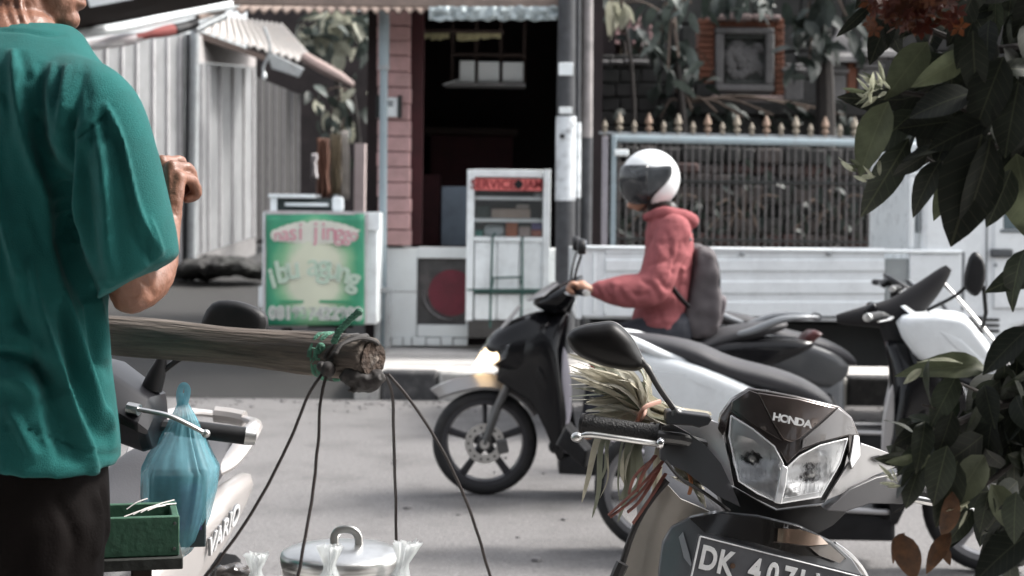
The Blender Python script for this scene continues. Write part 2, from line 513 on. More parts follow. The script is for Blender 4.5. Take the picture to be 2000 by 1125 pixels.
# low front wall with recess
B(753, 484, 814, 660, 'low_wall', white_wall, d=0.18, bevel=0.01)
B(814.5, 484, 1092, 506, 'low_wall', white_wall, d=0.18, bevel=0.01)
B(814.5, 636, 1092, 660, 'low_wall', white_wall, d=0.18, bevel=0.01)
B(910, 506.5, 1092, 635.5, 'low_wall', white_wall, d=0.18, bevel=0.01)
B(753, 569, 814, 570.5, 'wall_joint', stone_grey, Y=YB - 0.003, d=0.01)
# dark display poster with a red disc behind the low wall opening
poster = M('dark_poster', (0.06, 0.058, 0.058), 0.6, var=0.6, scale=5, dirt=(0.20, 0.17, 0.16), dscale=4, damt=0.6)
pst = B(814.5, 506.5, 909.5, 635.5, 'poster', poster, Y=YB + 0.06, d=0.02)
red_disc = M('poster_red', (0.13, 0.018, 0.03), 0.6, var=0.35, scale=5)
pale_print = M('poster_pale', (0.5, 0.49, 0.49), 0.6, var=0.25, scale=6)
c = P(882, 572, YB + 0.052)
MB().lathe([(0, -0.004), (0.185, -0.004), (0.185, 0), (0, 0)], 28, c, (0, -1, 0)).build('poster_disc', red_disc, pst)
arc = [P(882 + 55 * cos(R(a)), 572 + 55 * sin(R(a)) * 0.95, YB + 0.05) for a in range(88, 190, 8)]
MB().tube(arc, [0.006 + 0.034 * (i / 12) * (1 - i / 13) * 3 for i in range(len(arc))], 6, flat=0.15).build('poster_crescent', pale_print, pst)
# step with worn tiles
c = P(840, 686, YB - 0.2)
MB().mm(XL + 0.1, c1.x, YB - 0.35, YB + 0.3, 0.15, 0.235).build('step', concrete, shop, bevel=0.01)
px = 765
while px < 910:
    w = random.uniform(16, 30)
    MB().pbox(px, 659 + random.uniform(0, 3), px + w - 2, 675, YB - 0.03, 0.05).build('step_tile', white_wall if random.random() < 0.75 else stone_grey, shop, bevel=0.004)
    px += w
# things inside the shop
rail_c = M('light_row', (0.36, 0.33, 0.19), 0.9, var=0.35, scale=20)  # yellowish light of the row put into a pale strip colour
fr = thing('light_row', 'pale straw fringe strip hanging high in the dark shop', 'fringe', P(895, 80, 13.6))
for i in range(22):
    px = 820 + i * 7.2
    if 876 < px < 892: continue
    MB().pbox(px, 65, px + 6.4, 76 + random.uniform(-3, 4), 13.6, 0.02).build('straw', rail_c, fr)
MB().pbox(812, 58, 985, 64, 13.58, 0.06).build('batten', dark_wood, fr)
rack = thing('hanging_rack', 'dark hanging shelf holding three white sheets inside the shop', 'rack', P(945, 168, 14.0))
for px in (884, 930, 978, 1024):
    MB().pbox(px - 3, 40, px + 3, 168, 14.0, 0.04).build('upright', dark_wood, rack)
MB().pbox(880, 104, 1028, 110, 13.98, 0.04).build('crossbar', dark_wood, rack)
MB().pbox(868, 161, 1026, 168, 13.86, 0.3).build('shelf', stone_grey, rack)
for a, b in ((897, 927), (933, 975), (981, 1022)):
    MB().pbox(a, 119 + random.uniform(-2, 2), b, 160, 13.95, 0.03).build('white_sheet', white_wall, rack, bevel=0.01)
MB().add([P(862, 166, 13.8), P(896, 154, 13.8), P(900, 160, 14.0), P(870, 168, 14.0)], [(0, 1, 2, 3)]).build('paper', white_wall, rack, solid=0)
board = M('blue_grey_board', (0.12, 0.15, 0.185), 0.7, var=0.25, scale=5)
MB().pbox(862, 364, 912, 480, 13.5, 0.05).build('leaning_board', board, None, bevel=0.006, label='blue grey board standing behind the low shop wall', cat='board')
MB().pbox(815, 340, 858, 480, 14.4, 0.3).build('cupboard', maroon_inside, None, bevel=0.02, label='dark maroon cupboard in the gloom of the shop', cat='cupboard')
cnt = thing('shop_counter', 'dark wooden counter deep inside the shop', 'counter', (P(990, 480, 15.4).x, 15.4, 0.32))
MB().pbox(830, 250, 1010, 262, 15.3, 0.4).build('counter_top', dark_wood, cnt)
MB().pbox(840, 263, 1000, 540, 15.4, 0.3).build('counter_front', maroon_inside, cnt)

# eave: corrugated sheet over the shop front, curling tin fringe below it
eave = thing('eave_roof', 'tan corrugated eave roof running over the shop front', 'roof', (P(790, 20, 12.6).x, 12.6, 0.2 + 2.6))
rows = []
for t in range(5):
    Y = 12.3 + t * 0.42
    row = []
    for i in range(181):
        px = 455 + i * (1115 - 455) / 180
        p = P(px, 24, 12.3)
        row.append((p.x, Y, p.z + 0.10 * t + 0.018 * sin(i * 1.05)))
    rows.append(row)
o = MB().sheet(rows).build('roof_sheet', tan_roof, eave)
md = o.modifiers.new('solid', 'SOLIDIFY'); md.thickness = 0.008
MB().pbox(455, -6, 1112, 13, 12.28, 0.05).build('fascia', tan_roof, eave, bevel=0.008)
tin = M('crumpled_tin', (0.36, 0.41, 0.42), 0.5, 0.2, var=0.3, scale=14, dirt=(0.1, 0.12, 0.12), dscale=12, damt=0.8)
rows = []
for j in range(4):
    row = []
    for i in range(60):
        px = 838 + i * (1110 - 838) / 59
        p = P(px, 14 + j * 9 + 4 * noise.noise((i * 0.3, j, 3)), 12.27)
        row.append((p.x, p.y - 0.05 + 0.05 * noise.noise((i * 0.35, j * 0.7, 1)), p.z))
    rows.append(row)
o = MB().sheet(rows).build('tin_strip', tin, None, label='crumpled pale tin strip hanging under the eave above the dark shop', cat='tin sheet')
md = o.modifiers.new('solid', 'SOLIDIFY'); md.thickness = 0.006

# blue-grey pipe in front of the pillar with a meter box on the pillar
yb = 12.75
pipe = thing('steel_pole', 'thin blue grey steel pole before the pink pillar', 'pole', (P(747, 670, yb).x, yb, 0.195))
MB().tube([P(751, -80, yb), P(750, 132, yb)], 0.041, 14).build('upper_tube', blue_pipe, pipe)
MB().tube([P(750, 130, yb), P(746, 676, yb)], 0.031, 14).build('lower_tube', blue_pipe, pipe)
MB().tube([P(750, 128, yb), P(750, 136, yb)], 0.046, 14).build('collar', grey_metal, pipe)
gp = thing('guard_post', 'short grey paired post at the foot of the steel pole', 'post', (P(748, 676, 12.7).x, 12.65, 0.195))
for px in (737, 757):
    MB().pbox(px - 6, 568, px + 6, 678, 12.62, 0.05).build('upright', grey_metal, gp, bevel=0.006)
MB().pbox(732, 562, 763, 572, 12.60, 0.07).build('cap', grey_metal, gp, bevel=0.004)
mt = thing('meter_box', 'small white meter box on the pink pillar with dark brackets', 'meter box', P(759, 228, YB - 0.1))
MB().pbox(742, 190, 778, 228, YB - 0.12, 0.07).build('case', white_frame, mt, bevel=0.01)
for px in (737, 780):
    MB().pbox(px - 3, 186, px + 4, 230, YB - 0.135, 0.08).build('bracket', black_iron, mt)
MB().pbox(752, 196, 768, 208, YB - 0.125, 0.01).build('dial', grey_metal, mt)

# cabinet: SERVICE + JAM
YC = 12.62
cab = thing('display_cabinet', 'white glass fronted display cabinet with red lettered top', 'cabinet', (P(992, 640, YC).x, YC, 0.235))
def C(px0, py0, px1, py1, name, mat, Y=YC, d=0.05, parent=cab, bevel=0.004):
    return MB().pbox(px0, py0, px1, py1, Y, d).build(name, mat, parent, bevel=bevel)
C(911, 331, 925, 626, 'side_frame', white_frame, d=0.42)
C(1060, 331, 1074, 626, 'side_frame', white_frame, d=0.42)
C(925.5, 331, 1059.5, 346, 'top_rail', white_frame, d=0.42)
C(925.5, 463, 1059.5, 472, 'middle_rail', white_frame, d=0.42)
C(925.5, 347, 1059.5, 472, 'back_panel', M('cabinet_inside', (0.05, 0.055, 0.055), 0.8), Y=YC + 0.40, d=0.01)
for i in range(3):
    a = 926 + i * 44.5
    C(a + 0.7, 473, a + 43.8, 567, 'door_panel', white_frame, Y=YC + 0.012 + 0.004 * (i == 1), d=0.03, bevel=0.006)
    C(a + 0.7, 574, a + 43.8, 625, 'lower_panel', white_frame, Y=YC + 0.012 - 0.004 * (i == 1), d=0.03, bevel=0.006)
C(925.5, 568, 1059.5, 573, 'lower_rail', green_iron, Y=YC - 0.01, d=0.05)
C(925.5, 384, 1059.5, 391, 'shelf', white_frame, Y=YC + 0.02, d=0.36)
C(925.5, 427, 1059.5, 434, 'shelf', white_frame, Y=YC + 0.02, d=0.36)
C(914, 627, 1071, 660, 'plinth', M('cabinet_plinth', (0.05, 0.048, 0.046), 0.9, var=0.4), d=0.40)
C(925.5, 347, 1059.5, 462, 'glass_pane', glass, Y=YC + 0.006, d=0.004, bevel=0)
red_sign = M('red_sign', (0.52, 0.075, 0.07), 0.55, var=0.08)
sg = C(927, 349, 1058, 372, 'sign_board', M('pink_sign_ground', (0.62, 0.15, 0.14), 0.6, var=0.15), Y=YC - 0.012, d=0.012, bevel=0)
for w_, px, sq in (('SERVICE', 963, .98), ('JAM', 1042, .86)):
    tb = put_text(MB(), w_, P(px, 360.5, YC - 0.0135), (1, 0, 0), (0, 0, 1), 0.098, 0.001, 0.0022, squash=sq)
    tb.build('sign_lettering', M('sign_red_letters', (0.17, 0.012, 0.015), 0.5), sg)
cb = MB(); p = P(1013, 360, YC - 0.0135)
cb.box(p, (0.066, 0.003, 0.036)); cb.box(p, (0.036, 0.0032, 0.072))
cb.build('sign_cross', black_plastic, sg)
def goods(px0, py0, px1, py1, col, label, name, cat='box', Y=YC + 0.08, d=0.2, rnd=0.006):
    m = M('goods_%s' % label[:14].replace(' ', '_'), col, 0.7, var=0.15)
    return MB().pbox(px0, py0, px1, py1, Y, d).build(name, m, None, bevel=rnd, label=label, cat=cat, group='goods in the display cabinet')
goods(960, 408, 1036, 426.5, (0.36, 0.28, 0.23), 'long tan carton on the middle cabinet shelf', 'carton', d=0.15)
goods(1008, 399, 1034, 407.8, (0.42, 0.37, 0.33), 'pale wrapped parcel lying on top of the tan carton', 'parcel', Y=YC + 0.1, d=0.1, rnd=0.014)
goods(928, 450, 943, 462.5, (0.05, 0.2, 0.17), 'small teal box at the bottom left of the cabinet', 'carton')
goods(945, 440, 985, 462.5, (0.46, 0.5, 0.51), 'white rounded bundle on the bottom cabinet shelf', 'bundle', cat='bundle', rnd=0.03)
goods(988, 434.5, 1011, 462.5, (0.42, 0.13, 0.06), 'upright orange box in the middle of the bottom shelf', 'carton')
goods(1014, 443, 1036, 462.5, (0.46, 0.36, 0.33), 'cream box between the two orange boxes on the bottom shelf', 'carton')
goods(1038, 449, 1059, 462.5, (0.40, 0.13, 0.09), 'flat orange box under the purple packet', 'carton')
goods(1039, 436, 1058, 448.5, (0.16, 0.13, 0.3), 'purple packet on the flat orange box at shelf end', 'packet', cat='packet')
goods(1044, 376, 1058, 383.5, (0.6, 0.62, 0.62), 'small white cup on the top cabinet shelf', 'cup', cat='cup', rnd=0.012)
goods(930, 402, 956, 426.5, (0.07, 0.10, 0.09), 'dark green box behind glass left of the tan carton', 'carton', Y=YC + 0.2)
# folding iron stand leaning on the cabinet
st = thing('iron_stand', 'dark green folding iron stand leaning on the white cabinet', 'stand', (P(992, 640, YC - 0.15).x, YC - 0.12, 0.235))
def bar(pts, r=0.009, name='bar', mat=green_iron, parent=st, n=6):
    return MB().tube([P(*q) for q in pts], r, n).build(name, mat, parent)
bar([(962, 462, YC - .03), (959, 560, YC - .06), (957, 640, YC - .12)], name='leg')
bar([(1020, 462, YC - .03), (1020, 560, YC - .06), (1018, 640, YC - .12)], name='leg')
bar([(962, 462, YC - .03), (968, 455, YC - .03)], name='hook')
bar([(960, 543, YC - .05), (1020, 541, YC - .05)])
bar([(958, 569, YC - .06), (1021, 569, YC - .06)], 0.012)
bar([(964, 546, YC - .05), (958, 575, YC - .07)], 0.007); bar([(1016, 546, YC - .05), (1024, 575, YC - .07)], 0.007)
bar([(912, 566, YC - .065), (1090, 566, YC - .065)], 0.009, 'cross_bar')

# poles right of the shop
YP = 12.2
up = thing('utility_pole', 'dark utility pole with white paint patches beside the shop', 'pole', (P(1105, 690, YP).x, YP, 0.195))
dark_pole = M('dark_pole', (0.05, 0.052, 0.056), 0.85, var=0.35, scale=10, bump=0.3)
MB().tube([P(1109, -120, YP), P(1106, 120, YP), P(1103, 690, YP)], [0.062, 0.068, 0.078], 18).build('shaft', dark_pole, up)
def sleeve(px0, px1, py0, py1, name, mat, r):
    a = P((px0 + px1) / 2 + .6, py0, YP); b = P((px0 + px1) / 2 - .6, py1, YP)
    MB().tube([a, b], r, 18).build(name, mat, up)
worn_white = M('worn_white_paint', (0.60, 0.63, 0.65), 0.8, var=0.12, scale=9, dirt=(0.07, 0.07, 0.08), dscale=7, damt=0.95)
sleeve(1091, 1119, 228, 392, 'paint_band', worn_white, 0.0765)
MB().pbox(1091, 122, 1119, 147, YP - 0.085, 0.02).build('notice', white_frame, up, bevel=0.003)
MB().pbox(1092, 209, 1117, 222, YP - 0.085, 0.02).build('notice', white_wall, up, bevel=0.003)
MB().tube([P(1098, 262, YP - .078), P(1098, 270, YP - .078)], 0.018, 8).build('stain_cap', black_plastic, up)
pp = thing('drain_pipe', 'slim pipe with one white stretch between the two poles', 'pipe', (P(1128, 690, YP + .02).x, YP + 0.02, 0.195))
MB().tube([P(1129, -120, YP + .02), P(1128, 238, YP + .02)], 0.024, 10).build('upper_length', dark_pole, pp)
MB().tube([P(1128, 239, YP + .02), P(1127, 386, YP + .02)], 0.027, 10).build('white_length', worn_white, pp)
MB().tube([P(1127, 387, YP + .02), P(1125, 690, YP + .02)], 0.024, 10).build('lower_length', dark_pole, pp)
gp2 = thing('grey_pole', 'weathered grey concrete pole left of the iron fence', 'pole', (P(1142, 690, YP + .1).x, YP + 0.1, 0.195))
MB().tube([P(1149, -120, YP + .1), P(1147, 270, YP + .1)], [0.038, 0.04], 12).build('upper_shaft', M('weathered_grey', (0.26, 0.24, 0.235), 0.9, var=0.2, dirt=(0.09, 0.09, 0.09), dscale=5, damt=0.7), gp2)
MB().tube([P(1147, 269, YP + .1), P(1140, 690, YP + .1)], [0.041, 0.05], 12).build('lower_shaft', dark_pole, gp2)

# ------------------------------------------------------------------ alley fence on the left
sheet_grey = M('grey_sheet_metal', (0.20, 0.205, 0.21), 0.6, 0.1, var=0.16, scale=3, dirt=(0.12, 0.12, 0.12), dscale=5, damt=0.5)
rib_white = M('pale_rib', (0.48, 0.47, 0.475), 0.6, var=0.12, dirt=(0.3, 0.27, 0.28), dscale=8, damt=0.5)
def fence_panel(root, pxa, ya, pxb, yb_, topa, topb, bota, botb, ribs, wid=6, mat=sheet_grey, rmat=rib_white):
    A, Bp = P(pxa, bota, ya), P(pxb, botb, yb_)
    C_, D = P(pxb, topb, yb_), P(pxa, topa, ya)
    nrm = (Bp - A).cross(D - A).normalized()
    if nrm.dot(Vector((0, 0, CAMZ)) - A) < 0: nrm = -nrm
    o = [p - nrm * 0.03 for p in (A, Bp, C_, D)]
    MB().add([A, Bp, C_, D] + o, [(0, 1, 2, 3), (7, 6, 5, 4), (0, 4, 5, 1), (1, 5, 6, 2), (2, 6, 7, 3), (3, 7, 4, 0)]).build('sheet', mat, root)
    for px in ribs:
        # where the ray column crosses the panel line
        t = (px - pxa) / (pxb - pxa)
        za, zb = 1 / ya, 1 / yb_
        Y = 1 / (za + (zb - za) * t)
        tp = topa + (topb - topa) * t; bt = bota + (botb - bota) * t
        w = wid * Y / F / 2
        d = (Bp - A).normalized()
        q0, q1 = P(px, bt - 3, Y) + nrm * 0.002, P(px, tp + 3, Y) + nrm * 0.002
        m = MB(); vs = []
        for q in (q0, q1):
            for a, b in ((-w, 0), (-w * .6, .035), (w * .6, .035), (w, 0)):
                vs.append(q + d * a + nrm * b)
        m.add(vs, [(0, 1, 5, 4), (1, 2, 6, 5), (2, 3, 7, 6), (0, 4, 7, 3), (0, 3, 2, 1), (4, 5, 6, 7)])
        m.build('rib', rmat, root)
fA = thing('sheet_fence', 'grey sheet metal fence with pale ribs left of the post', 'fence', (P(250, 520, 18.5).x, 18.5, 0.38))
fence_panel(fA, 90, 16.8, 366, 20.0, 96, 66, 575, 545, [112, 142, 174, 204, 235, 264, 296, 324, 349], 8)
fB = thing('sheet_fence', 'grey sheet metal fence with thin ribs right of the post', 'fence', (P(440, 500, 21).x, 21, 0.45))
fence_panel(fB, 384, 20.0, 500, 24.0, 122, 132, 498, 462, [391, 404, 427, 452, 474, 492], 6)
MB().add([P(384, 66, 20), P(500, 108, 24), P(500, 131, 24), P(384, 121, 20), P(384, 66, 20.05), P(500, 108, 24.05), P(500, 131, 24.05), P(384, 121, 20.05)],
         [(0, 1, 2, 3), (4, 7, 6, 5), (0, 4, 5, 1), (2, 6, 7, 3)]).build('top_board', M('dusty_board', (0.30, 0.28, 0.275), 0.9, var=0.15), fB)
MB().add([P(384, 499, 20), P(500, 463, 24), P(500, 496, 24), P(384, 545, 20), P(384, 499, 20.1), P(500, 463, 24.1), P(500, 496, 24.1), P(384, 545, 20.1)],
         [(0, 1, 2, 3), (4, 7, 6, 5), (0, 4, 5, 1), (2, 6, 7, 3)]).build('base_course', stone_grey, fB)
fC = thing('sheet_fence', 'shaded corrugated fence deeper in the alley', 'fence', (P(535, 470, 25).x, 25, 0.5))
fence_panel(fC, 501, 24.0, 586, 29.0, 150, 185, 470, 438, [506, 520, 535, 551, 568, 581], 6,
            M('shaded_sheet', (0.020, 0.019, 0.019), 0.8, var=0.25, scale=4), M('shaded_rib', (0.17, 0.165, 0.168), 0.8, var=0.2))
gate_post = thing('fence_post', 'pale grey steel post between two fence runs in the alley', 'post', (P(373, 552, 19.8).x, 19.8, 0.4))
MB().tube([P(381, 58, 19.8), P(374, 552, 19.8)], 0.058, 12).build('tube', grey_metal, gate_post)
MB().pbox(360, 66, 368, 552, 19.85, 0.05).build('edge_strip', dark_pole, gate_post)
MB().pbox(354, 66, 359, 540, 19.9, 0.05).build('edge_strip', grey_metal, gate_post)
# dark mound standing in for the curved shadow at the fence foot
mm_ = MB()
for i in range(26):
    p = P(382 + i * 4.7, 528 - 12 * sin(pi * i / 25) + random.uniform(-5, 8), 19.4 + random.uniform(-.3, .3))
    r = random.uniform(.09, .2)
    mm_.ell(p, (r * 1.9, r * 1.3, r * 0.5), 10, 7, Matrix.Rotation(random.uniform(0, 3), 3, 'Z'))
mm_, ns = evaluated_mesh(mm_, .035, 2)
for i_, p_ in enumerate(mm_.v): mm_.v[i_] = p_ + ns[i_] * (.05 * noise.noise(p_ * 7) + .03 * noise.noise(p_ * 17))
mm_.build('shadow_mound', stone_dark, None, label='dark rubble heap at the foot of the alley fence', cat='rubble', kind='stuff')
gr_ = MB()
for i_ in range(420):
    x_ = random.uniform(-4.5, 4.5); y_ = 11.45 - abs(random.gauss(0, .35)) if i_ % 3 else random.uniform(6, 11.4)
    r_ = random.uniform(.006, .018)
    gr_.ell((x_, y_, r_ * .35), (r_ * random.uniform(.8, 1.5), r_, r_ * .6), 5, 3)
gr_.build('road_grit', stone_grey, None, label='scattered grit and pebbles along the far kerb', cat='grit', kind='stuff')
# awning frame with cloth over the left fence
aw = thing('awning_frame', 'white awning frame with bundled red cloth above the fence', 'awning', P(250, 90, 17.5))
MB().tube([P(80, 78, 16.5), P(240, 54, 17.3), P(400, 18, 18.2), P(462, 8, 18.6)], 0.052, 10).build('front_tube', white_frame, aw)
MB().tube([P(130, 100, 17), P(240, 84, 17.4), P(300, 66, 17.6)], 0.035, 10).build('lower_tube', rib_white, aw)
MB().tube([P(381, 58, 18.2), P(440, 30, 18.5)], 0.045, 10).build('end_tube', grey_metal, aw)
red_cloth = M('red_cloth', (0.22, 0.06, 0.055), 0.9, var=0.25)
white_cloth = M('white_cloth', (0.48, 0.46, 0.47), 0.9, var=0.2, dirt=(0.3, 0.2, 0.2), dscale=4, damt=0.5)
def clothroll(pts, rr, name, mat):
    pp_ = spline([P(*q) for q in pts], 5)
    rads = [rr * (0.8 + 0.35 * noise.noise((p.x * 6, p.z * 6, rr * 50))) for p in pp_]
    MB().tube(pp_, rads, 9).build(name, mat, aw)
clothroll([(140, 92, 17.1), (200, 84, 17.3), (265, 74, 17.5)], 0.075, 'rolled_cloth', white_cloth)
clothroll([(266, 74, 17.5), (300, 66, 17.6), (338, 58, 17.8)], 0.075, 'red_cloth', red_cloth)
clothroll([(338, 58, 17.8), (362, 52, 18), (384, 44, 18.1)], 0.07, 'dark_cloth', black_plastic)
clothroll([(386, 34, 18.1), (410, 26, 18.3), (440, 16, 18.5)], 0.045, 'brown_cloth', tan_roof)
# dark eave above the alley mouth, left top
dk = thing('overhang_roof', 'black underside of an overhanging roof above the alley', 'roof', P(300, 20, 16))
MB().add([P(-40, -30, 15), P(470, -30, 15), P(470, -2, 17), P(390, 14, 17), P(90, 70, 17), P(-40, 84, 17)] + [P(-40, -60, 15), P(470, -60, 15), P(470, -32, 17), P(390, -16, 17), P(90, 40, 17.2), P(-40, 54, 17.2)],
         [(0, 1, 2, 3, 4, 5), (11, 10, 9, 8, 7, 6), (0, 6, 7, 1), (1, 7, 8, 2), (2, 8, 9, 3), (3, 9, 10, 4), (4, 10, 11, 5), (5, 11, 6, 0)]).build('soffit', dark_wood, dk)
MB().add([P(170, -4, 14.9), P(250, -12, 14.9), P(262, -2, 14.9), P(176, 14, 14.9), P(170, -4, 14.95), P(250, -12, 14.95), P(262, -2, 14.95), P(176, 14, 14.95)], [(0, 1, 2, 3), (7, 6, 5, 4), (0, 4, 5, 1), (1, 5, 6, 2), (2, 6, 7, 3), (3, 7, 4, 0)]).build('light_strip', white_wall, dk)
# white corrugated roof sloping down to the right
wr = thing('sloping_roof', 'dusty white corrugated roof sloping down over the alley', 'roof', P(540, 120, 21))
white_sheet = M('dusty_white_sheet', (0.42, 0.40, 0.38), 0.8, var=0.12, scale=4, dirt=(0.33, 0.28, 0.25), dscale=4, damt=0.5)
TL, TR, BR_, BL = P(412, 30, 23), P(556, 50, 23.6), P(628, 132, 22), P(396, 62, 20.4)
rows = []
for j in range(5):
    t = j / 4; row = []
    for i in range(61):
        s_ = i / 60
        p = TL.lerp(TR, s_).lerp(BL.lerp(BR_, s_), t)
        row.append(p + Vector((0, 0, 0.03 * sin(i * 1.57))))
    rows.append(row)
o = MB().sheet(rows).build('roof_sheet', white_sheet, wr); md = o.modifiers.new('s', 'SOLIDIFY'); md.thickness = 0.01
MB().add([P(390, 62, 20.3), P(520, 108, 21), P(520, 120, 21), P(390, 76, 20.3), P(390, 62, 20.7), P(520, 108, 21.4), P(520, 120, 21.4), P(390, 76, 20.7)],
         [(0, 1, 2, 3), (7, 6, 5, 4), (0, 4, 5, 1), (1, 5, 6, 2), (2, 6, 7, 3), (3, 7, 4, 0)]).build('eave_beam', dark_wood, wr)
rustm = M('rusty_ridge', (0.24, 0.185, 0.17), 0.9, var=0.25, dirt=(0.13, 0.08, 0.07), dscale=6, damt=0.7)
MB().tube([P(596, 112, 21.3), P(630, 132, 21.2), P(664, 150, 21.2), P(690, 166, 21.2)], [0.12, 0.13, 0.11, 0.06], 9, flat=0.6).build('ridge_cap', rustm, wr)
lampb = thing('lamp_box', 'grey box lamp with a dangling cable under the white roof', 'lamp', P(555, 150, 20.2))
MB().add([P(523, 108, 20.2), P(532, 104, 20.2), P(594, 134, 20.4), P(584, 152, 20.4), P(530, 134, 20.2), P(523, 108, 20.5), P(532, 104, 20.5), P(594, 134, 20.8), P(584, 152, 20.8), P(530, 134, 20.5)],
         [(0, 1, 2, 3, 4), (9, 8, 7, 6, 5), (0, 5, 6, 1), (1, 6, 7, 2), (2, 7, 8, 3), (3, 8, 9, 4), (4, 9, 5, 0)]).build('housing', grey_metal, lampb, bevel=0.01)
MB().tube(spline([P(516, 52, 20.1), P(525, 80, 20.1), P(526, 104, 20.1), P(514, 132, 20.1), P(518, 150, 20.1)], 5), 0.018, 7).build('cable', grey_metal, lampb)
MB().ell(P(516, 148, 20.1), (0.03, 0.03, 0.05)).build('plug', white_frame, lampb)

# alley depth: dark end wall, pale wall strip, hanging brown cloth, plants
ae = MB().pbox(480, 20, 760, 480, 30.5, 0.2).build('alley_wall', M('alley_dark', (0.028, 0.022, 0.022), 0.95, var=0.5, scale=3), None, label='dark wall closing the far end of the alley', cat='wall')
MB().pbox(692, 280, 712, 420, 20.5, 0.2).build('wall_end', M('pale_pink_wall', (0.40, 0.33, 0.32), 0.9, var=0.1), None, label='narrow pale pink wall end beside the black corner post', cat='wall')
cl = thing('hanging_cloth', 'rust brown cloth hanging in the alley behind the cart', 'cloth', P(618, 390, 22))
def drape(px0, px1, py0, py1, Y, mat, name, amp=0.05, seed=0):
    rows = []
    for j in range(9):
        row = []
        for i in range(13):
            px = px0 + (px1 - px0) * i / 12; py = py0 + (py1 - py0) * j / 8
            p = P(px + 4 * noise.noise((j * .5, seed, i * .1)), py, Y)
            row.append(p + Vector((0, amp * sin(i * 1.7 + seed) * (0.4 + j / 8), 0)))
        rows.append(row)
    o = MB().sheet(rows).build(name, mat, cl); m = o.modifiers.new('s', 'SOLIDIFY'); m.thickness = 0.008
    return o
drape(618, 644, 270, 385, 22, M('rust_cloth', (0.13, 0.062, 0.042), 0.9, var=0.3), 'rust_panel', seed=1)
drape(646, 668, 262, 380, 22.3, M('tan_cloth', (0.27, 0.22, 0.15), 0.9, var=0.3), 'tan_panel', seed=4)
drape(608, 619, 300, 350, 21.8, white_cloth, 'pale_panel', seed=7)
drape(668, 682, 255, 390, 22.1, M('light_cloth', (0.4, 0.37, 0.34), 0.9, var=0.25), 'light_panel', seed=9)
# ------------------------------------------------------------------ leaf shapes shared by every plant
def leaf_mb(L=1.0, W=0.4, curl=0.25, fold=0.18, nl=7, tip=0.55, wave=0.0):
    """leaf lying along +x from the stalk, midrib folded, tip curling down"""
    m = MB(local=True); rows = []
    for i in range(nl + 1):
        t = i / nl
        w = W * 0.5 * (sin(pi * t ** (tip + 0.22)) ** 0.85 if 0 < t < 1 else 0.0) + 0.004 * L
        if t > 0.86: w *= 0.75
        z = -curl * L * t * t
        x = L * t * (1 - 0.18 * curl * t)
        row = []
        for k in (-1, -0.5, 0, 0.5, 1):
            row.append((x, w * k, z + fold * abs(w * k) * 2 * (1 - 0.4 * abs(k)) - fold * W * 0.02 + wave * W * sin(t * 9 + k * 2)))
        rows.append(row)
    return m.sheet(rows)

def leaf_obj(name, mat, parent, **kw):
    o = leaf_mb(**kw).build(name, mat, parent, angle=180)
    return o

def orient(direction, up=(0, 0, 1), roll=0.0):
    x = Vector(direction).normalized(); u = Vector(up)
    y = u.cross(x)
    y = y.normalized() if y.length > 1e-4 else x.orthogonal().normalized()
    z = x.cross(y)
    return (Matrix((x, y, z)).transposed() @ Matrix.Rotation(roll, 3, 'X')).to_euler()

# ------------------------------------------------------------------ shrine compound behind the iron fence
YS = 16.0
wallR = thing('compound_wall', 'dark mossy stone wall with pale capping right of the poles', 'wall', (P(1260, 400, YS).x, YS, 0.195))
yy = 470; row = 0
while yy > 128:
    px = 1120 + (row % 2) * 14
    while px < 1362:
        w = random.uniform(34, 46)
        MB().pbox(px, yy - 27, px + w - 1.6, yy - 1.2, YS + random.uniform(-.02, .02), 0.25).build('stone', stone_dark, wallR, bevel=0.012)
        px += w
    yy -= 28; row += 1
for a, b in ((1120, 1190), (1191, 1218), (1219, 1268)):
    MB().pbox(a, 116 + random.uniform(-1, 2), b - 1, 125, YS - 0.04, 0.34).build('coping', stone_grey, wallR, bevel=0.015)
back = thing('compound_backdrop', 'tall dark stone wall at the rear of the shrine yard', 'wall', (P(1500, 400, 19).x, 19, 0.195))
yy = 480; row = 0
while yy > -60:
    px = 1110 + (row % 2) * 40
    while px < 2080:
        w = random.uniform(80, 110)
        MB().pbox(px, yy - 53, px + w - 2, yy - 2, 19 + random.uniform(-.05, .05), 0.3).build('stone', stone_dark, back, bevel=0.02)
        px += w
    yy -= 54; row += 1
# low brown wall right behind the fence bars, courses of rough stone
low = thing('garden_wall', 'rough brown stone wall with a reddish course behind the iron bars', 'wall', (P(1480, 480, 13.6).x, 13.6, 0.195))
yy = 284
while yy < 690:
    hh_ = random.uniform(20, 38)
    px = 1196 + random.uniform(-20, 0)
    while px < 1800:
        w = random.uniform(26, 64); sl_ = (px - 1190) * 0.012; j0, j1 = random.uniform(-3, 3), random.uniform(-3, 3)
        red = 300 < yy < 330 or 425 < yy < 455
        mt_ = random.choice((red_stone, red_stone, brown_stone)) if red else random.choice((brown_stone, stone_dark, stone_dark, brown_stone))
        MB().pbox(px, yy + j0 + sl_, px + w - 1.8, yy + hh_ - 1.5 + j1 + sl_, 13.6 + random.uniform(-.06, .06), 0.3).build('stone', mt_, low, bevel=0.02)
        px += w
    yy += hh_
